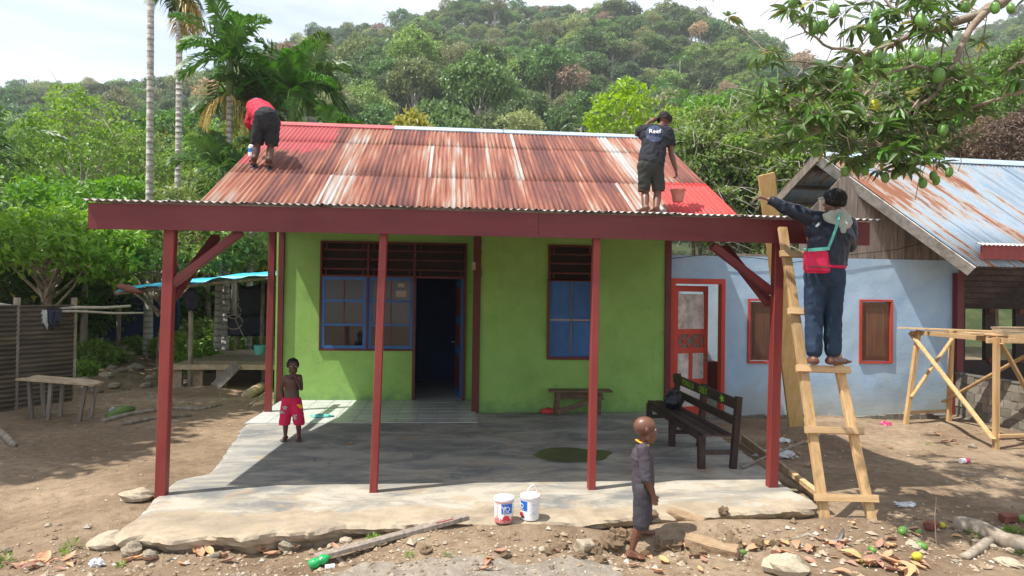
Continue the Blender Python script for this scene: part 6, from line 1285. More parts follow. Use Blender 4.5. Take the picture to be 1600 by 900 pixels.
c = G(1500, 727, -.1); c.z = gz(c.x, c.y); o = thing('drink_can', 'crushed pink and white can on the bare ground', 'can', c); MB().lathe(c+Zv*.035, [(.0, 0), (.03, .003), (.033, .01), (.033, .07), (.0, .07)], 14, (1, .2, 0)).build('can_end', M['white_plastic'], o); MB().lathe(c+Zv*.035+Vector((.071, .014, 0)), [(.032, 0), (.033, .04), (.028, .06), (.0, .06)], 14, (1, .2, 0)).build('can_body', M['pink_can'], o)
# dry leaves
dl = []
for s in range(4):
    g_ = random.Random(s); bend = g_.uniform(.3, .9); v = []; n = 7
    for i in range(n):
        t_ = i/(n-1); wd = math.sin(math.pi*min(1, t_*.92+.05))**.8*.22; y = t_-.5; z = bend*(t_-.5)**2*(1.2 if s % 2 else -.3)+.1; tw = g_.uniform(-.2, .2)
        v += [(-wd, y, z+wd*(.6+tw)), (0, y, z), (wd, y, z+wd*(.6-tw))]
    f = []
    for i in range(n-1):
        for j in (0, 1): f.append((i*3+j, i*3+j+1, i*3+4+j, i*3+3+j))
    dl.append(npmesh('dry_leaf', np.array(v), np.array(f), M['dry_leaf'], True))
gl = 'dry orange leaves fallen on the ground'
def dleaf(px, py, L):
    p = G(px, py, -.12); p = G(px, py, gz(p.x, p.y)); z = gz(p.x, p.y)
    if -.05 < p.x < 6. and p.y > -.8: z = .0
    o = link('dry_leaf', R_.choice(dl), None, (p.x, p.y, z+.003), (R_.uniform(-.35, .35), R_.uniform(-.35, .35), R_.uniform(0, 6.28)), L); tag(o, 'curled dry orange brown leaf fallen on the bare ground', 'leaf', gl)
for cx_, cy_, sx, sy, n in [(75, 885, 60, 14, 16), (200, 870, 40, 15, 6), (320, 862, 60, 14, 6), (420, 862, 55, 14, 16), (490, 850, 40, 12, 6), (1000, 870, 70, 18, 10), (1180, 850, 60, 22, 10), (1290, 850, 60, 18, 20), (1390, 878, 60, 16, 34), (1220, 705, 60, 28, 22), (1430, 850, 80, 18, 10), (1500, 690, 70, 20, 8), (1110, 880, 60, 14, 6), (780, 878, 60, 12, 5), (230, 640, 70, 40, 10)]:
    for _ in range(n): dleaf(R_.gauss(cx_, sx*.6), min(897, R_.gauss(cy_, sy*.6)), R_.uniform(.055, .165))
# weeds
wd = []
for s in range(2):
    rg = np.random.default_rng(60+s); n = 34; q = unit(rg.normal(size=(n, 3))*np.array([1, 1, .5])+np.array([0, 0, .5])); P = q*rg.uniform(.1, .5, (n, 1)); wd.append(npmesh('weed', *leaf_geo(P, q, unit(rg.normal(size=(n, 3))*.4+np.array([0, 0, 1])), rg.uniform(.3, .6, n), rg.uniform(.06, .13, n)), M['leaf_bright']))
for px, py, s in [(583, 846, .16), (590, 850, .12), (640, 868, .10), (700, 870, .09), (110, 855, .16), (8, 880, .2), (104, 862, .10), (1519, 843, .16), (1575, 836, .2), (1592, 838, .2), (1598, 866, .18), (1350, 882, .1), (420, 845, .06), (390, 848, .06), (188, 885, .10), (1450, 695, .1), (580, 842, .1), (760, 868, .05), (1560, 850, .1)]:
    p = G(px, py, -.12); p = G(px, py, gz(p.x, p.y)); tag(link('weed', R_.choice(wd), None, (p.x, p.y, gz(p.x, p.y)), (0, 0, R_.uniform(0, 6)), s*.62), 'small green weed sprouting from the bare ground', 'weed', 'small weeds in the bare ground')
m = MB(); p = G(1463, 850, -.12); m.tube([p, p+Vector((.0, .02, .2)), p+Vector((.02, .03, .38))], .003, 4); tag(m.build('dry_grass_stem', M['bark']), 'single thin dry stem standing in the earth before the log', 'plant')
# pebbles: too many to count
rg = np.random.default_rng(8); n = 5200; px = rg.uniform(-.8, 8.6, n); py = rg.normal(-1.3, .36, n); k2 = rg.random(n) < .35; px[k2] = rg.uniform(-4, 12, k2.sum()); py[k2] = rg.uniform(-2.2, 7.5, k2.sum())
ok = ~((px > -.3) & (px < 6.6) & (py > -1.02)); px, py = px[ok], py[ok]; pz = gh(px, py); n = len(px); s = rg.gamma(2., .0050, n)+.003
oct_ = np.array([(1, 0, 0), (0, 1, 0), (-1, 0, 0), (0, -1, 0), (0, 0, 1), (0, 0, -.6)], float); of = np.array([(0, 1, 4), (1, 2, 4), (2, 3, 4), (3, 0, 4), (1, 0, 5), (2, 1, 5), (3, 2, 5), (0, 3, 5)])
v = oct_[None]*(s[:, None, None]*rg.uniform(.6, 1.3, (n, 6, 1))); a = rg.uniform(0, 6.28, n); c_, s_ = np.cos(a)[:, None], np.sin(a)[:, None]; x = v[..., 0]*c_-v[..., 1]*s_; y = v[..., 0]*s_+v[..., 1]*c_
v = np.stack([x+px[:, None], y+py[:, None], v[..., 2]*.7+pz[:, None]+s[:, None]*.2], -1).reshape(-1, 3); f = (np.arange(n)[:, None, None]*6+of[None]).reshape(-1, 3)
t = NT('mixed_pebbles'); M['pebble'] = t.done(t.ramp(t.geo.outputs['Random Per Island'], [(.0, (.17, .12, .08)), (.5, (.33, .25, .17)), (.85, (.38, .32, .25)), (.985, (.50, .47, .42))]), .9, None, .2)
tag(link('pebbles', npmesh('pebbles', v, f, M['pebble'])), 'loose pebbles and crumbs of earth on the ground', 'pebbles', kind='stuff')
for _ in range(16):
    x, y = R_.uniform(.6, 3.6), R_.uniform(1., 3.2); tag(link('red_scrap', dl[1], None, (x, y, .002), (0, 0, R_.uniform(0, 6)), R_.uniform(.04, .08)), 'small dark red scrap on the shaded concrete', 'scrap', 'dark red scraps on the porch floor').data = dl[1]
# ------------------------------------------------------------------ people
def remesh(mb, voxel, smooth=2):
    me = bpy.data.meshes.new('tmp'); me.from_pydata([tuple(v) for v in mb.v], [], mb.f); o = bpy.data.objects.new('tmp', me); COL.objects.link(o)
    r = o.modifiers.new('r', 'REMESH'); r.mode = 'VOXEL'; r.voxel_size = voxel; r.use_smooth_shade = True
    s = o.modifiers.new('s', 'SMOOTH'); s.factor = .5; s.iterations = smooth
    bpy.context.view_layer.update(); out = bpy.data.meshes.new_from_object(o.evaluated_get(bpy.context.evaluated_depsgraph_get())); bpy.data.objects.remove(o); return out
def caps(m, p, r0, q, r1, n=14, fx=1., fax=None):
    """tapered capsule; fx flattens along fax"""
    p = Vector(p); q = Vector(q); d = q-p; L = max(d.length, 1e-4); d.normalize(); x = d.orthogonal().normalized()
    if fax is not None:
        x = Vector(fax); x = (x-d*x.dot(d)).normalized()
    y = d.cross(x); ring = []
    for k in range(5): a = -math.pi/2+k*math.pi/8; ring.append((r0*math.cos(a), r0*math.sin(a)))
    for k in range(5): a = k*math.pi/8; ring.append((r1*math.cos(a), L+r1*math.sin(a)))
    v = []; f = []
    for r, h in ring:
        for k in range(n): a = 2*math.pi*k/n; v.append(p+d*h+x*math.cos(a)*r*fx+y*math.sin(a)*r)
    for i in range(len(ring)-1):
        for k in range(n): f.append((i*n+k, i*n+(k+1) % n, (i+1)*n+(k+1) % n, (i+1)*n+k))
    m.add(v, f+[tuple(range(n))[::-1], tuple(range((len(ring)-1)*n, len(ring)*n))])
def hand(m, w, d, nrm, thumb, s, curl=.5, spread=.12):
    """w wrist, d towards fingers, nrm palm normal (fingers curl that way), thumb side direction; s hand length"""
    d = d.normalized(); t = (thumb-d*thumb.dot(d)).normalized(); n = d.cross(t); n = n if n.dot(nrm) > 0 else -n
    pe = w+d*s*.50; caps(m, w+d*s*.10, s*.135, pe-d*s*.06, s*.19, 12, .52, n)
    for i, (o, ln) in enumerate(((.16, .40), (.055, .46), (-.055, .43), (-.15, .34))):
        b = pe-d*s*.03+t*o*s; dd = (d+t*o*spread*2).normalized(); p = b; seg = ln*s/3
        for k in range(3):
            a = curl*(.45+.55*k); dv = (dd*math.cos(a)+n*math.sin(a)); q = p+dv*seg*(1.1-.12*k); caps(m, p, s*(.054-.005*k), q, s*(.049-.005*k), 8); p = q
    b = w+d*s*.18+t*s*.12; td = (t*.75+d*.6+n*.25).normalized(); p = b
    for k in range(2): q = p+td*s*.17; caps(m, p, s*(.07-.012*k), q, s*(.058-.012*k), 8); p = q; td = (td*.7+d*.5+n*.3).normalized()
def foot(m, ank, toe, s, up=Vector((0, 0, 1))):
    f = (toe-ank); f = (f-up*f.dot(up)); L = f.length; f.normalize(); side = f.cross(up).normalized(); base = toe+up*s*.055
    heel = ank-up*(ank-toe).dot(up)+up*s*.16-f*s*.17; ball = toe-f*s*.22+up*s*.10
    caps(m, ank, s*.145, heel+up*s*.03, s*.17, 10); caps(m, heel, s*.155, ball, s*.12, 12, 1.35, side); caps(m, ank-up*s*.05, s*.15, ball, s*.10, 10, 1.2, side)
    for i in range(5): o = (i-2)*s*.088; r = s*(.062 if i else .075); c = ball+side*o; caps(m, c-f*s*.05, r*1.1, c+f*s*(.20-.018*abs(i-1.0)), r*.8, 8)
def head(m, c, fwd, up, s, ears=True):
    """s = head height (chin to crown); c = centre of the head"""
    fwd = fwd.normalized(); up = (up-fwd*up.dot(fwd)).normalized(); rt = fwd.cross(up); Mx = Matrix((rt, fwd, up)).transposed()
    P = lambda x, y, z: c+(rt*x+fwd*y+up*z)*s
    m.ell(P(0, -.05, .13), (s*.335, s*.42, s*.36), Mx, 24, 16); m.ell(P(0, .10, -.16), (s*.255, s*.27, s*.31), Mx, 20, 14)
    caps(m, P(-.07, .23, -.40), s*.085, P(.07, .23, -.40), s*.085, 10); caps(m, P(-.17, .02, -.30), s*.10, P(-.07, .22, -.40), s*.08, 10); caps(m, P(.17, .02, -.30), s*.10, P(.07, .22, -.40), s*.08, 10)
    caps(m, P(0, .33, .06), s*.035, P(0, .42, -.09), s*.058, 10); m.ell(P(-.05, .37, -.10), (s*.045,)*3, None, 8, 6); m.ell(P(.05, .37, -.10), (s*.045,)*3, None, 8, 6)
    caps(m, P(-.17, .29, .12), s*.045, P(.17, .29, .12), s*.045, 10); caps(m, P(-.08, .345, -.235), s*.034, P(.08, .345, -.235), s*.034, 8); caps(m, P(-.07, .335, -.30), s*.038, P(.07, .335, -.30), s*.038, 8)
    for q in (-1, 1): m.ell(P(.15*q, .28, -.10), (s*.10, s*.07, s*.09), Mx, 10, 8)
    if ears:
        for q in (-1, 1): caps(m, P(.335*q, -.05, .06), s*.055, P(.335*q, -.03, -.07), s*.04, 10, .45, rt); caps(m, P(.36*q, -.08, .08), s*.03, P(.36*q, -.08, -.02), s*.028, 8)
    return P
def eyes(P, s, parent):
    for q in (-1, 1):
        m = MB(); m.ell(P(.135*q, .300, .03), (s*.05, s*.05, s*.036), None, 12, 8); e = m.build('eye', M['ink_white'], parent, smooth=True); m = MB(); m.ell(P(.135*q, .333, .03), (s*.026,)*3, None, 10, 8); m.build('pupil', M['ink_black'], e, smooth=True)
def finish(name, me, mat, parent, cuts=(), fold=0., fs=9., disp=None):
    """cut a remeshed garment with planes (point, outward normal), add folds, hang it under the person"""
    bm = bmesh.new(); bm.from_mesh(me)
    for p, n in cuts: bmesh.ops.bisect_plane(bm, geom=bm.verts[:]+bm.edges[:]+bm.faces[:], plane_co=Vector(p), plane_no=Vector(n), clear_outer=True)
    bm.normal_update(); o = origin(parent)
    for v in bm.verts:
        if fold: q = v.co; v.co = v.co+v.normal*(mnoise.noise(Vector((q.x*fs, q.y*fs, q.z*fs*.55)))+.55*mnoise.noise(Vector((q.x*fs*2.3+5, q.y*fs*2.3, q.z*fs*1.1)))+.5*(1-2*abs(mnoise.noise(Vector((q.x*fs*1.1+q.z*fs*.9, q.y*fs*1.1, q.z*fs*1.5-q.x*fs*.8))))))*fold*1.15
        v.co -= o
    me2 = bpy.data.meshes.new(name); bm.to_mesh(me2); bm.free(); me2.materials.append(mat); me2.polygons.foreach_set('use_smooth', [True]*len(me2.polygons)); ob = bpy.data.objects.new(name, me2); COL.objects.link(ob); ob.parent = parent; return ob
def limb(m, a, b, c, ra, rb, rc, bulge=1.08):
    caps(m, a, ra, a.lerp(b, .45), (ra+rb)/2*bulge); caps(m, a.lerp(b, .45), (ra+rb)/2*bulge, b, rb); caps(m, b, rb, b.lerp(c, .32), rb*bulge); caps(m, b.lerp(c, .32), rb*bulge, c, rc)
def person(name, label, J, s, fwd, face, headup, hd, mat, voxel, hands, toes, build=1.0, arms=True, eye=False, bare=False):
    """J joints; s overall scale (1 = adult 1.65 m); fwd where the chest points"""
    root = thing('person', label, 'person', (J['pel'].x, J['pel'].y, min(t_.z for t_ in toes))); m = MB(); b = build*s
    side = (J['shR']-J['shL']).normalized(); up = (J['neck']-J['pel']).normalized()
    hs = (J['hipR']-J['hipL']).normalized()
    caps(m, J['hipL'].lerp(J['hipR'], .22)+up*.02*s, .115*b, J['hipL'].lerp(J['hipR'], .78)+up*.02*s, .115*b, 14, 1, None)
    w = J['pel'].lerp(J['neck'], .38); ch = J['pel'].lerp(J['neck'], .72)
    caps(m, J['pel']+up*.03*s, .135*b, w, .118*b, 18, 1.22, side); caps(m, w, .118*b, ch, .135*b, 18, 1.28, side); caps(m, ch-side*.055*s, .108*b, ch+side*.055*s, .108*b, 16); caps(m, ch, .12*b, J['neck']-up*.045*s, .075*b, 16, 1.5, side)
    for k in ('L', 'R'):
        caps(m, J['neck']-up*.035*s, .055*b, J['sh'+k], .052*b, 12); limb(m, J['sh'+k], J['el'+k], J['wr'+k], .053*b, .040*b, .026*b); limb(m, J['hip'+k], J['kn'+k], J['an'+k], .088*b, .056*b, .036*b)
    caps(m, J['neck']-up*.03*s, .056*b, J['head']-headup*hd*.22-face*hd*.06, .052*b, 14)
    P = head(m, J['head'], face, headup, hd)
    for k, t_ in zip('LR', toes): foot(m, J['an'+k], t_, .245*s)
    for k, h in zip('LR', hands):
        if h: hand(m, J['wr'+k], h[0], h[1], h[2], .175*s, h[3])
    me = remesh(m, voxel); o = finish('body', me, mat, root)
    if eye: eyes(P, hd, o)
    return root, P, o
def garm(parts, voxel, sm=3):
    m = MB()
    for p in parts: caps(m, *p)
    return remesh(m, voxel, sm)
X_, Y_, Z_ = Vector((1, 0, 0)), Vector((0, 1, 0)), Vector((0, 0, 1))
def hair_mesh(P, hd, parent, low, back, size=1.0, cuts=None, fold=.006):
    m = MB(); c = P(0, -.055, .135); r, f, u = (P(1, 0, 0)-P(0, 0, 0)).normalized(), (P(0, 1, 0)-P(0, 0, 0)).normalized(), (P(0, 0, 1)-P(0, 0, 0)).normalized()
    m.ell(c, (hd*.365*size, hd*.45*size, hd*.395*size), Matrix((r, f, u)).transposed(), 26, 18); caps(m, P(-.16, -.22, -.05), hd*.2*size, P(.16, -.22, -.05), hd*.2*size)
    me = remesh(m, hd*.028, 1); return finish('hair', me, M['hair'], parent, cuts or [(P(0, .22, .2), (f*.9-u*.45)), (P(0, 0, low), -u)], fold, 60)
# --- the boy in front, seen from his right side, facing right
by = -1.16; nr, fr_y = by-.05, by+.07
def bp(zx, zy, Y): return V(950+zx/3.6, 640+zy/3.6, Y)
J = dict(pel=bp(196, 425, by), neck=bp(193, 195, by), head=bp(213, 113, by), shR=bp(196, 222, by-.115), shL=bp(196, 222, by+.115), elR=bp(215, 385, by-.15), wrR=bp(246, 478, by-.13), elL=bp(228, 385, by+.14), wrL=bp(258, 478, by+.12), hipR=bp(196, 450, by-.06), hipL=bp(200, 450, by+.06), knR=bp(178, 625, by-.06), anR=bp(133, 795, by-.06), knL=bp(196, 620, by+.08), anL=bp(192, 755, by+.12))
toR, toL = bp(212, 862, by-.10), bp(265, 792, by+.12); toR.z = gz(toR.x, toR.y)+.004; toL.z = gz(toL.x, toL.y)+.004
J['anR'].z = toR.z+.058; J['anL'].z = toL.z+.058
boy, P, body = person('person', 'small boy with a shaved head in charcoal t-shirt and shorts standing before the slab', J, .66, X_, X_, (Z_*.98-X_*.05).normalized(), .222, M['skin'], .0055, [(Vector((.35, 0, -1)), X_*.3+Y_, X_, 1.0), (Vector((.35, 0, -1)), X_*.3-Y_, X_, 1.0)], [toL, toR], .93, eye=True)
hip, ch, nk = J['pel'], J['pel'].lerp(J['neck'], .7), J['neck']
tee = garm([(hip-Z_*.02, .086, hip.lerp(nk, .35), .084, 16, 1.3, Y_), (hip.lerp(nk, .35), .084, ch, .092, 16, 1.28, Y_), (ch, .091, nk-Z_*.035, .056, 16, 1.5, Y_), (nk-Z_*.03-Y_*.03, .044, J['shR'], .046), (nk-Z_*.03+Y_*.03, .044, J['shL'], .046), (J['shR'], .047, J['elR'], .048), (J['shL'], .047, J['elL'], .048), (hip+X_*.035+Z_*.03, .06, ch+X_*.02, .06), (hip-Z_*.05, .086, hip, .087, 16, 1.3, Y_)], .006)
# sleeves are cut with the elbows, the hem with the hips
shirt = finish('tshirt', tee, M['tee_grey'], boy, [(bp(200, 420, by), (0, 0, -1)), (bp(205, 183, by), (.5, 0, 1))], .005, 14)
def drop_below(ob, boxes):
    bm = bmesh.new(); bm.from_mesh(ob.data); o = origin(ob.parent); dead = [f for f in bm.faces if any(b(f.calc_center_median()+o) for b in boxes)]; bmesh.ops.delete(bm, geom=dead, context='FACES'); bm.to_mesh(ob.data); bm.free()
drop_below(shirt, [lambda c: abs(c.y-by) > .10 and (c-bp(235, 360, by)).dot(Vector((.25, 0, -1))) > 0])
sh = garm([(hip+Z_*.03, .080, hip-Z_*.03, .084, 16, 1.25, Y_)]+[(J['hip'+k], .073, J['kn'+k]+X_*.012-Z_*.03, .067, 14) for k in 'LR'], .006)
finish('shorts', sh, M['shorts_grey'], boy, [(bp(190, 652, by), (-.05, 0, -1)), (bp(190, 398, by), (0, 0, 1))], .004, 12)
m = MB(); c = bp(200, 186, by); m.tube([c+Vector((.050*math.cos(a)-.01, .060*math.sin(a), -.020*math.cos(a)-.0)) for a in np.linspace(0, 6.28, 26)], .0075, 6, cap=False); m.build('collar', M['yellow_trim'], boy, smooth=True)
# --- the shirtless child by the wall, facing us and to the right
ky = 2.32
def kp(zx, zy, Y=ky): return V(420+zx/6, 550+zy/6, Y)
J = dict(pel=kp(213, 445), neck=kp(222, 212), head=kp(227, 135, ky-.02), shL=kp(158, 238), shR=kp(290, 232), elL=kp(116, 340, ky+.03), wrL=kp(136, 425, ky+.05), elR=kp(305, 345, ky-.05), wrR=kp(263, 258, ky-.14), hipL=kp(180, 455), hipR=kp(246, 455), knL=kp(158, 640), knR=kp(276, 640), anL=kp(155, 790), anR=kp(282, 795))
toL, toR = kp(122, 836, ky-.13), kp(272, 836, ky-.14); toL.z = toR.z = .004; J['anL'].z = J['anR'].z = .055
fd_ = Vector((.35, -1, 0)).normalized(); kid, P, body = person('person', 'shirtless child with hand to mouth in crimson shorts by the green wall', J, .63, -Y_, fd_, Z_, .205, M['skin_dark'], .0058, [(Vector((.25, 0, -1)), X_, -Y_, .9), (kp(243, 212, ky-.17)-J['wrR'], -X_, Z_, 1.1)], [toL, toR], .96, eye=True)
hair_mesh(P, .205, body, -.05, 0, .98)
hip = J['pel']; sh = garm([(hip+Z_*.03, .082, hip-Z_*.02, .092, 16, 1.25, X_), (J['hipL'], .078, J['knL']+Vector((-.012, 0, -.03)), .070), (J['hipR'], .078, J['knR']+Vector((.012, 0, -.03)), .070)], .006)
so2 = finish('shorts', sh, M['shorts_pink'], kid, [(kp(213, 680), (0, 0, -1)), (kp(213, 425), (0, 0, 1))], .005, 11)
for zx, zy in ((152, 520), (250, 610), (286, 512), (120, 560)):
    c = kp(zx, zy, ky-.085); m = MB()
    for q in range(6): m.ell(c+Vector((R_.uniform(-.022, .022), R_.uniform(0, .02), R_.uniform(-.022, .022))), (R_.uniform(.01, .018), .014, R_.uniform(.01, .018)), None, 8, 6)
    m.build('flower_print', M['hood'] if zx != 286 else M['yellow_trim'], so2)
m = MB()
# --- the man on the ladder, back to us
ly = RUNG[2][0].y+.02
def lp(zx, zy, Y=ly): return V(1160+zx/2.814, 270+zy/2.814, Y)
rz = RUNG[2][0].z+.032
J = dict(pel=lp(363, 435), neck=lp(398, 192, ly+.05), head=lp(402, 128, ly+.07), shL=lp(318, 205, ly+.05), shR=lp(462, 222, ly+.05), elL=lp(200, 160, ly+.14), wrL=lp(118, 118, ly+.22), elR=lp(470, 315, ly+.06), wrR=lp(425, 300, ly+.30), hipL=lp(325, 450), hipR=lp(405, 450), knL=lp(312, 630, ly+.03), knR=lp(396, 630, ly+.02), anL=lp(304, 808, ly), anR=lp(388, 808, ly))
toL, toR = lp(296, 850, ly+.17), lp(462, 852, ly+.10); toL.z = toR.z = rz+.004; J['anL'].z = J['anR'].z = rz+.085; J['anL'].y -= .03; J['anR'].y -= .03
man, P, body = person('person', 'man in navy jacket standing on the ladder with his left arm stretched out', J, .98, Y_, (Y_*.8-X_*.6).normalized(), Z_, .225, M['skin'], .007, [(lp(70, 104, ly+.26)-lp(118, 118, ly+.22), -Z_, Y_+Z_*.5, .9), (Vector((-.6, .5, .1)), -X_, Z_, .9)], [toL, toR], 1.0)
hair_mesh(P, .225, body, -.20, 0, 1.04, [(P(0, .26, .0), (P(0, 1, 0)-P(0, 0, 0))), (P(0, 0, -.22), -(P(0, 0, 1)-P(0, 0, 0)))])
m = MB(); f_ = (P(0, 1, 0)-P(0, 0, 0)).normalized(); r_ = (P(1, 0, 0)-P(0, 0, 0)).normalized()
m.ell(P(0, -.03, .20), (.090, .108, .088), Matrix((r_, f_, Z_)).transposed(), 22, 14); mc = remesh(m, .006, 1); cap_ = finish('cap', mc, M['tee_black'], man, [(P(0, 0, .17), (-Z_+f_*.1))])
m = MB(); m.add([P(x, y, .17) for x, y in ((-.30, .30), (-.22, .52), (0, .66), (.22, .52), (.30, .30))]+[P(x, y, .20) for x, y in ((-.30, .30), (-.22, .52), (0, .66), (.22, .52), (.30, .30))], [(0, 1, 2, 3, 4), (9, 8, 7, 6, 5), (0, 5, 6, 1), (1, 6, 7, 2), (2, 7, 8, 3), (3, 8, 9, 4)]); m.build('brim', M['hood'], cap_)
hip, nk = J['pel'], J['neck']; ch = hip.lerp(nk, .68); sd_ = (J['shR']-J['shL']).normalized()
jk = garm([(hip+Z_*.03, .150, hip.lerp(nk, .4), .148, 18, 1.25, X_), (hip.lerp(nk, .4), .148, ch, .152, 18, 1.3, X_), (ch, .150, nk-Z_*.05, .095, 18, 1.6, X_), (nk-Z_*.05, .08, J['shL'], .075), (nk-Z_*.05, .08, J['shR'], .075), (J['shL'], .078, J['elL'], .062), (J['elL'], .060, J['wrL'], .044), (J['shR'], .080, J['elR'], .068), (J['elR'], .062, J['wrR'], .048)], .0085)
wd_ = (J['wrL']-J['elL']).normalized(); jacket = finish('jacket', jk, M['jacket_navy'], man, [(lp(363, 408), (0, 0, -1)), (J['wrL']-wd_*.005, wd_)], .010, 9)
m = MB(); c = nk-Y_*.115-Z_*.035
for q in np.linspace(-1, 1, 9): caps(m, c+X_*q*.105+Z_*(.055-.03*q*q)+Y_*abs(q)*.05, .035, c+X_*q*.06-Z_*(.12-.07*abs(q))-Y_*.01, .036)
hood = finish('hood', remesh(m, .009), M['hood'], man, [], .010, 14)
tr_ = garm([(hip+Z_*.07, .135, hip-Z_*.03, .142, 18, 1.22, X_)]+[(J['hip'+k], .105, J['kn'+k], .082) for k in 'LR']+[(J['kn'+k], .082, J['an'+k]+Z_*.05, .070) for k in 'LR'], .0085)
finish('trousers', tr_, M['jeans'], man, [(Vector((0, 0, J['anL'].z-.0)), (0, 0, -1)), (hip+Z_*.09, (0, 0, 1))], .008, 8)
m = MB(); m.tube([lp(362, 415)+Vector((.178*math.cos(a), .145*math.sin(a), 0)) for a in np.linspace(0, 6.283, 28)], .016, 6, cap=False); m.build('shirt_hem', M['shorts_pink'], man, smooth=True)
bg_ = thing('shoulder_bag', 'crimson woven bag hanging at the ladder man on a turquoise strap', 'bag', lp(325, 425, ly-.20)); m = MB(); bc = lp(326, 390, ly-.205)
prof = [(-.105, .10), (-.075, .115), (.0, .12), (.075, .11), (.105, .10), (.112, -.0), (.118, -.09), (.10, -.105), (-.10, -.105), (-.118, -.09), (-.112, 0)]
m.prism([bc+X_*x+Z_*z-Y_*.03+X_*(-z*.06) for x, z in prof], (0, .075, 0)); me = m.mesh('pouch', M['bag_red'], origin(bg_)); bm = bmesh.new(); bm.from_mesh(me); bmesh.ops.bevel(bm, geom=bm.edges[:], offset=.018, segments=2, affect='EDGES'); bm.to_mesh(me); bm.free(); pouch = link('pouch', me, bg_)
for z in (-.05, -.078): MB().bar(bc+Z_*z-X_*.112-Y_*.033, bc+Z_*z+X_*.112-Y_*.033, .004, .012, Z_).build('woven_band', M['shorts_pink'] if z < -.06 else M['ink_white'] if False else M['brick'], pouch)
MB().bar(bc+Z_*.098-X_*.10-Y_*.034, bc+Z_*.118+X_*.10-Y_*.034, .012, .03, Z_).build('trim', M['teal'], pouch)
m = MB(); m.tube([bc+X_*.095+Z_*.11-Y_*.02, lp(395, 290, ly-.195), lp(408, 255, ly-.215), lp(425, 200, ly-.17), lp(430, 178, ly-.06), lp(428, 172, ly+.05)], .013, 8); m.tube([bc-X_*.10+Z_*.10, lp(275, 340, ly-.15), lp(272, 330, ly-.02)], .012, 8); m.build('strap', M['teal'], bg_, smooth=True)
# --- the painter at the upper left, bent over, back to us
def rp_(zx, zy, off=0.): return RP(360+zx/6.43, 140+zy/6.43, off)
fl_, fr_ = rp_(243, 786), rp_(392, 803); fy = (fl_.y+fr_.y)/2
def lv(zx, zy, dy=0.): return V(360+zx/6.43, 140+zy/6.43, fy+dy)
up_ = RN
J = dict(pel=lv(362, 300, -.02), neck=lv(280, 185, .42), head=lv(262, 165, .56), shL=lv(215, 215, .36), shR=lv(395, 215, .36), elL=lv(190, 330, .34), wrL=lv(215, 410, .42), elR=lv(455, 330, .34), wrR=lv(400, 440, .46), hipL=lv(305, 330), hipR=lv(425, 330), knL=lv(268, 560, .06), knR=lv(405, 575, .06), anL=fl_+Z_*.09, anR=fr_+Z_*.09)
tL, tR = rp_(215, 772, .0)+RN*.018, rp_(360, 790, .0)+RN*.018; J['anL'].y -= .0
tL = fl_+(-RS)*.16-X_*.07+RN*.02; tR = fr_+(-RS)*.16-X_*.04+RN*.02; J['anL'] = fl_+RN*.085; J['anR'] = fr_+RN*.085
red, P, body = person('person', 'painter in crimson jacket bending over with his back turned on the roof', J, .95, Y_, (Y_*.6-Z_*.8).normalized(), (Y_*.8+Z_*.6).normalized(), .22, M['skin_dark'], .0075, [(Vector((.1, .3, -1)), X_, Y_, .8), (Vector((-.2, .3, -1)), -X_, Y_, .8)], [tL, tR], 1.0)
hip, nk = J['pel'], J['neck']
jk = garm([(hip+Z_*.01+Y_*.03, .150, hip.lerp(nk, .45)+Z_*.015, .150, 18, 1.2, X_), (hip.lerp(nk, .45)+Z_*.015, .150, nk-Y_*.05, .13, 18, 1.3, X_), (nk-Y_*.05, .09, J['shL'], .08), (nk-Y_*.05, .09, J['shR'], .08), (J['shL'], .080, J['elL'], .066), (J['elL'], .062, J['wrL'], .048), (J['shR'], .080, J['elR'], .066), (J['elR'], .062, J['wrR'], .048), (lv(245, 300, .12), .045, lv(225, 385, .10), .035), (lv(450, 260, .1), .05, lv(470, 370, .10), .035)], .009)
ax_ = (nk-hip).normalized(); finish('jacket', jk, M['jacket_red'], red, [(hip+ax_*.02-Z_*.0, (-ax_*.5-Z_*.5+Y_*-.3)), (J['wrL'], (0, 0, -1))], .012, 9)
m = MB(); m.ell(P(0, -.04, .16), (.092, .108, .1), Matrix(((P(1, 0, 0)-P(0, 0, 0)).normalized(), (P(0, 1, 0)-P(0, 0, 0)).normalized(), (P(0, 0, 1)-P(0, 0, 0)).normalized())).transposed(), 20, 14); finish('cap', remesh(m, .007, 1), M['cap_blue'], red, [(P(0, 0, .05), -(P(0, 0, 1)-P(0, 0, 0)))])
sh = garm([(hip+Z_*.02, .165, hip-Z_*.05, .150, 18, 1.1, X_), (hip+Y_*.05+Z_*.03, .14, hip, .15)]+[(J['hip'+k], .112, J['kn'+k]+X_*(.012 if k == 'R' else -.012), .086) for k in 'LR'], .008)
finish('shorts', sh, M['shorts_black'], red, [(lv(340, 548), (-.04, 0, -1)), (hip+ax_*.08, ax_)], .012, 8)
for k, c in (('L', J['anL']), ('R', J['anR'])):
    t_ = tL if k == 'L' else tR; q = (t_-c); q = q-RN*q.dot(RN); q.normalize(); m = MB(); b0 = c-RN*.075
    caps(m, b0-q*.06, .042, b0+q*.14, .05, 14, .28, RN); m.build('sandal', M['tee_black'], red, smooth=True)
cb = rp_(213, 668); can = thing('paint_bottle', 'white and blue paint bottle standing on the roof beside the bent painter', 'bottle', cb); cx0 = cb; tz = Z_
MB().lathe(cb-Z_*.015, [(.045, 0), (.05, .01), (.05, .07)], 18).build('body', M['white_plastic'], can); MB().lathe(cb-Z_*.015, [(.0505, .0701), (.0505, .13)], 18).build('label', M['label_blue'], can); MB().lathe(cb-Z_*.015, [(.05, .131), (.05, .17), (.035, .19), (.025, .2), (.025, .225), (.0, .226)], 18).build('neck', M['white_plastic'], can)
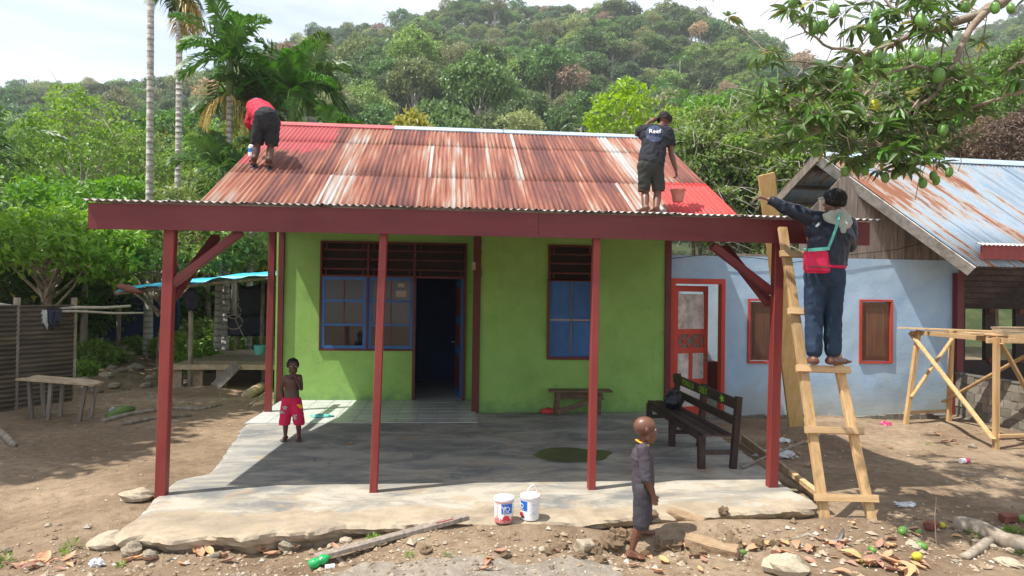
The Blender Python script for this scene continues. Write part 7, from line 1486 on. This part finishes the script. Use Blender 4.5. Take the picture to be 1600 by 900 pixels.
# --- the painter at the right with the bucket
ff_ = RP(960+255/4.7375, 160+858/4.7375); ry = ff_.y+.06
def rv(zx, zy, dy=0.): return V(960+zx/4.7375, 160+zy/4.7375, ry+dy)
fl_, fr_ = RP(960+222/4.7375, 160+858/4.7375), RP(960+300/4.7375, 160+858/4.7375)
J = dict(pel=rv(268, 450, .0), neck=rv(325, 190, .14), head=rv(372, 142, .20), shL=rv(232, 200, .12), shR=rv(398, 225, .10), elL=rv(168, 235, .22), wrL=rv(255, 150, .26), elR=rv(420, 375, .10), wrR=rv(455, 500, .12), hipL=rv(225, 470), hipR=rv(308, 470), knL=rv(228, 670, .05), knR=rv(320, 670, .05), anL=fl_+RN*.085, anR=fr_+RN*.085)
tL = fl_-RS*.16-X_*.03+RN*.02; tR = fr_-RS*.16+X_*.03+RN*.02
blk, P, body = person('person', 'painter in black t-shirt and dark shorts holding a bucket on the roof', J, .93, Y_, (Y_*.55+X_*.65-Z_*.55).normalized(), (Z_*.8+X_*.35+Y_*.3).normalized(), .22, M['skin'], .0072, [(rv(318, 115, .24)-rv(255, 150, .26), X_-Z_, Z_, .5), (Vector((.15, .0, -1)), -X_, -Y_, 1.25)], [tL, tR], 1.0)
hair_mesh(P, .22, body, -.10, 0, 1.12, None, .012)
hip, nk = J['pel'], J['neck']; ch = hip.lerp(nk, .7); ax_ = (nk-hip).normalized()
tee = garm([(hip-ax_*.02, .150, hip.lerp(nk, .4), .138, 18, 1.22, X_), (hip.lerp(nk, .4), .138, ch, .142, 18, 1.3, X_), (ch, .14, nk-ax_*.05, .085, 18, 1.6, X_), (nk-ax_*.05, .07, J['shL'], .070), (nk-ax_*.05, .07, J['shR'], .072), (J['shL'], .074, J['shL'].lerp(J['elL'], .85), .076), (J['shR'], .076, J['shR'].lerp(J['elR'], .62), .078)], .0085)
d1_, d2_ = (J['elL']-J['shL']).normalized(), (J['elR']-J['shR']).normalized()
tsh = finish('tshirt', tee, M['tee_black'], blk, [(hip-ax_*.045+Z_*.0, -ax_*.8-Z_*.2-X_*.25), (J['shL'].lerp(J['elL'], .85), d1_), (nk+ax_*.015, ax_)], .012, 9)
drop_below(tsh, [lambda c: (c-J['shR'].lerp(J['elR'], .66)).dot(d2_) > 0 and c.x > J['shR'].x-.06])
def wrap_print(shape, mat, name, off):
    """lay a flat print on the back of the shirt by dropping its points on the cloth"""
    bpy.context.view_layer.update(); o0 = origin(blk); vs = []
    for x, z in shape:
        c = rv(296+x, 232+z, -.6); dr_ = (c-Vector(CAM)).normalized(); hit = tsh.ray_cast(c-o0, dr_)
        vs.append((hit[1]+o0-Y_*off) if hit[0] else c+dr_*.5)
    return vs
def disc(rx, rz_, mat, name, off, cx=0, cz=0, n=28):
    m = MB(); pts = [(cx, cz)]+[(cx+rx*f_*math.cos(a), cz+rz_*f_*math.sin(a)) for f_ in (.5, 1.) for a in np.linspace(0, 6.283, n, endpoint=False)]; v = wrap_print(pts, mat, name, off)
    m.add(v, [(0, 1+i, 1+(i+1) % n) for i in range(n)]+[(1+i, 1+n+i, 1+n+(i+1) % n, 1+(i+1) % n) for i in range(n)]); return m.build(name, mat, tsh, fix=False)
disc(66, 62, M['ink_navy'], 'round_print', .006)
c = wrap_print([(0, -12), (40, -12), (0, 20)], None, '', .012); ex = (c[1]-c[0]).normalized(); ez = (c[0]-c[2]).normalized(); nz_ = ex.cross(ez); text('Reef', .088, M['ink_white'], 'lettering', tsh, frame4(ex, ez, nz_, c[0]+nz_*.014), .003)
sh = garm([(hip+Z_*.05, .140, hip-Z_*.04, .145, 18, 1.15, X_)]+[(J['hip'+k], .105, J['kn'+k]+X_*(.016 if k == 'R' else -.016), .078) for k in 'LR'], .0075)
finish('shorts', sh, M['shorts_green'], blk, [(rv(280, 655), (.04, 0, -1)), (hip+ax_*.02, ax_)], .012, 8)
hb = rv(470, 540, .12); bt = rv(470, 738, .12); bkt = thing('bucket', 'orange mortar bucket hanging from the roof painter\'s hand', 'bucket', bt); rt_ = 112/4.7375/2/FPX*((np.array(bt)-CAM)@CF); hh = rv(470, 645, .12).z-bt.z
m = MB(); m.lathe(bt, [(.0001, 0), (rt_*.66, 0), (rt_*.97, hh*.9), (rt_*1.05, hh*.9), (rt_*1.05, hh), (rt_*.95, hh), (rt_*.62, .012), (.0001, .012)], 24, cap=False); m.build('pail_body', M['bucket'], bkt, smooth=False)
m = MB(); top = Vector((bt.x, bt.y, J['wrR'].z-.085)); pts = []
for q in np.linspace(-1, 1, 13): pts.append(Vector((bt.x+rt_*1.0*q, bt.y, bt.z+hh+(top.z-bt.z-hh)*(1-abs(q)**1.7))))
m.tube(pts, .005, 6); m.build('bail', M['metal'], bkt, smooth=True)
# ------------------------------------------------------------------ humid air over the whole place
m = MB(); m.box((-700, -140, -13.), (900, 700, 175.)); hz_ = m.build('haze', None)
hz_.data.materials.clear(); hm = bpy.data.materials.new('humid_air'); hm.use_nodes = True; hn_ = hm.node_tree; hn_.nodes.clear(); ho = hn_.nodes.new('ShaderNodeOutputMaterial'); pv_ = hn_.nodes.new('ShaderNodeVolumePrincipled'); pv_.inputs['Color'].default_value = (.90, .95, 1., 1); pv_.inputs['Density'].default_value = .00052; pv_.inputs['Anisotropy'].default_value = .1
hn_.links.new(pv_.outputs[0], ho.inputs['Volume']); hz_.data.materials.append(hm); tag(hz_, kind='stuff'); hz_['label'] = 'thin humid air over the valley'
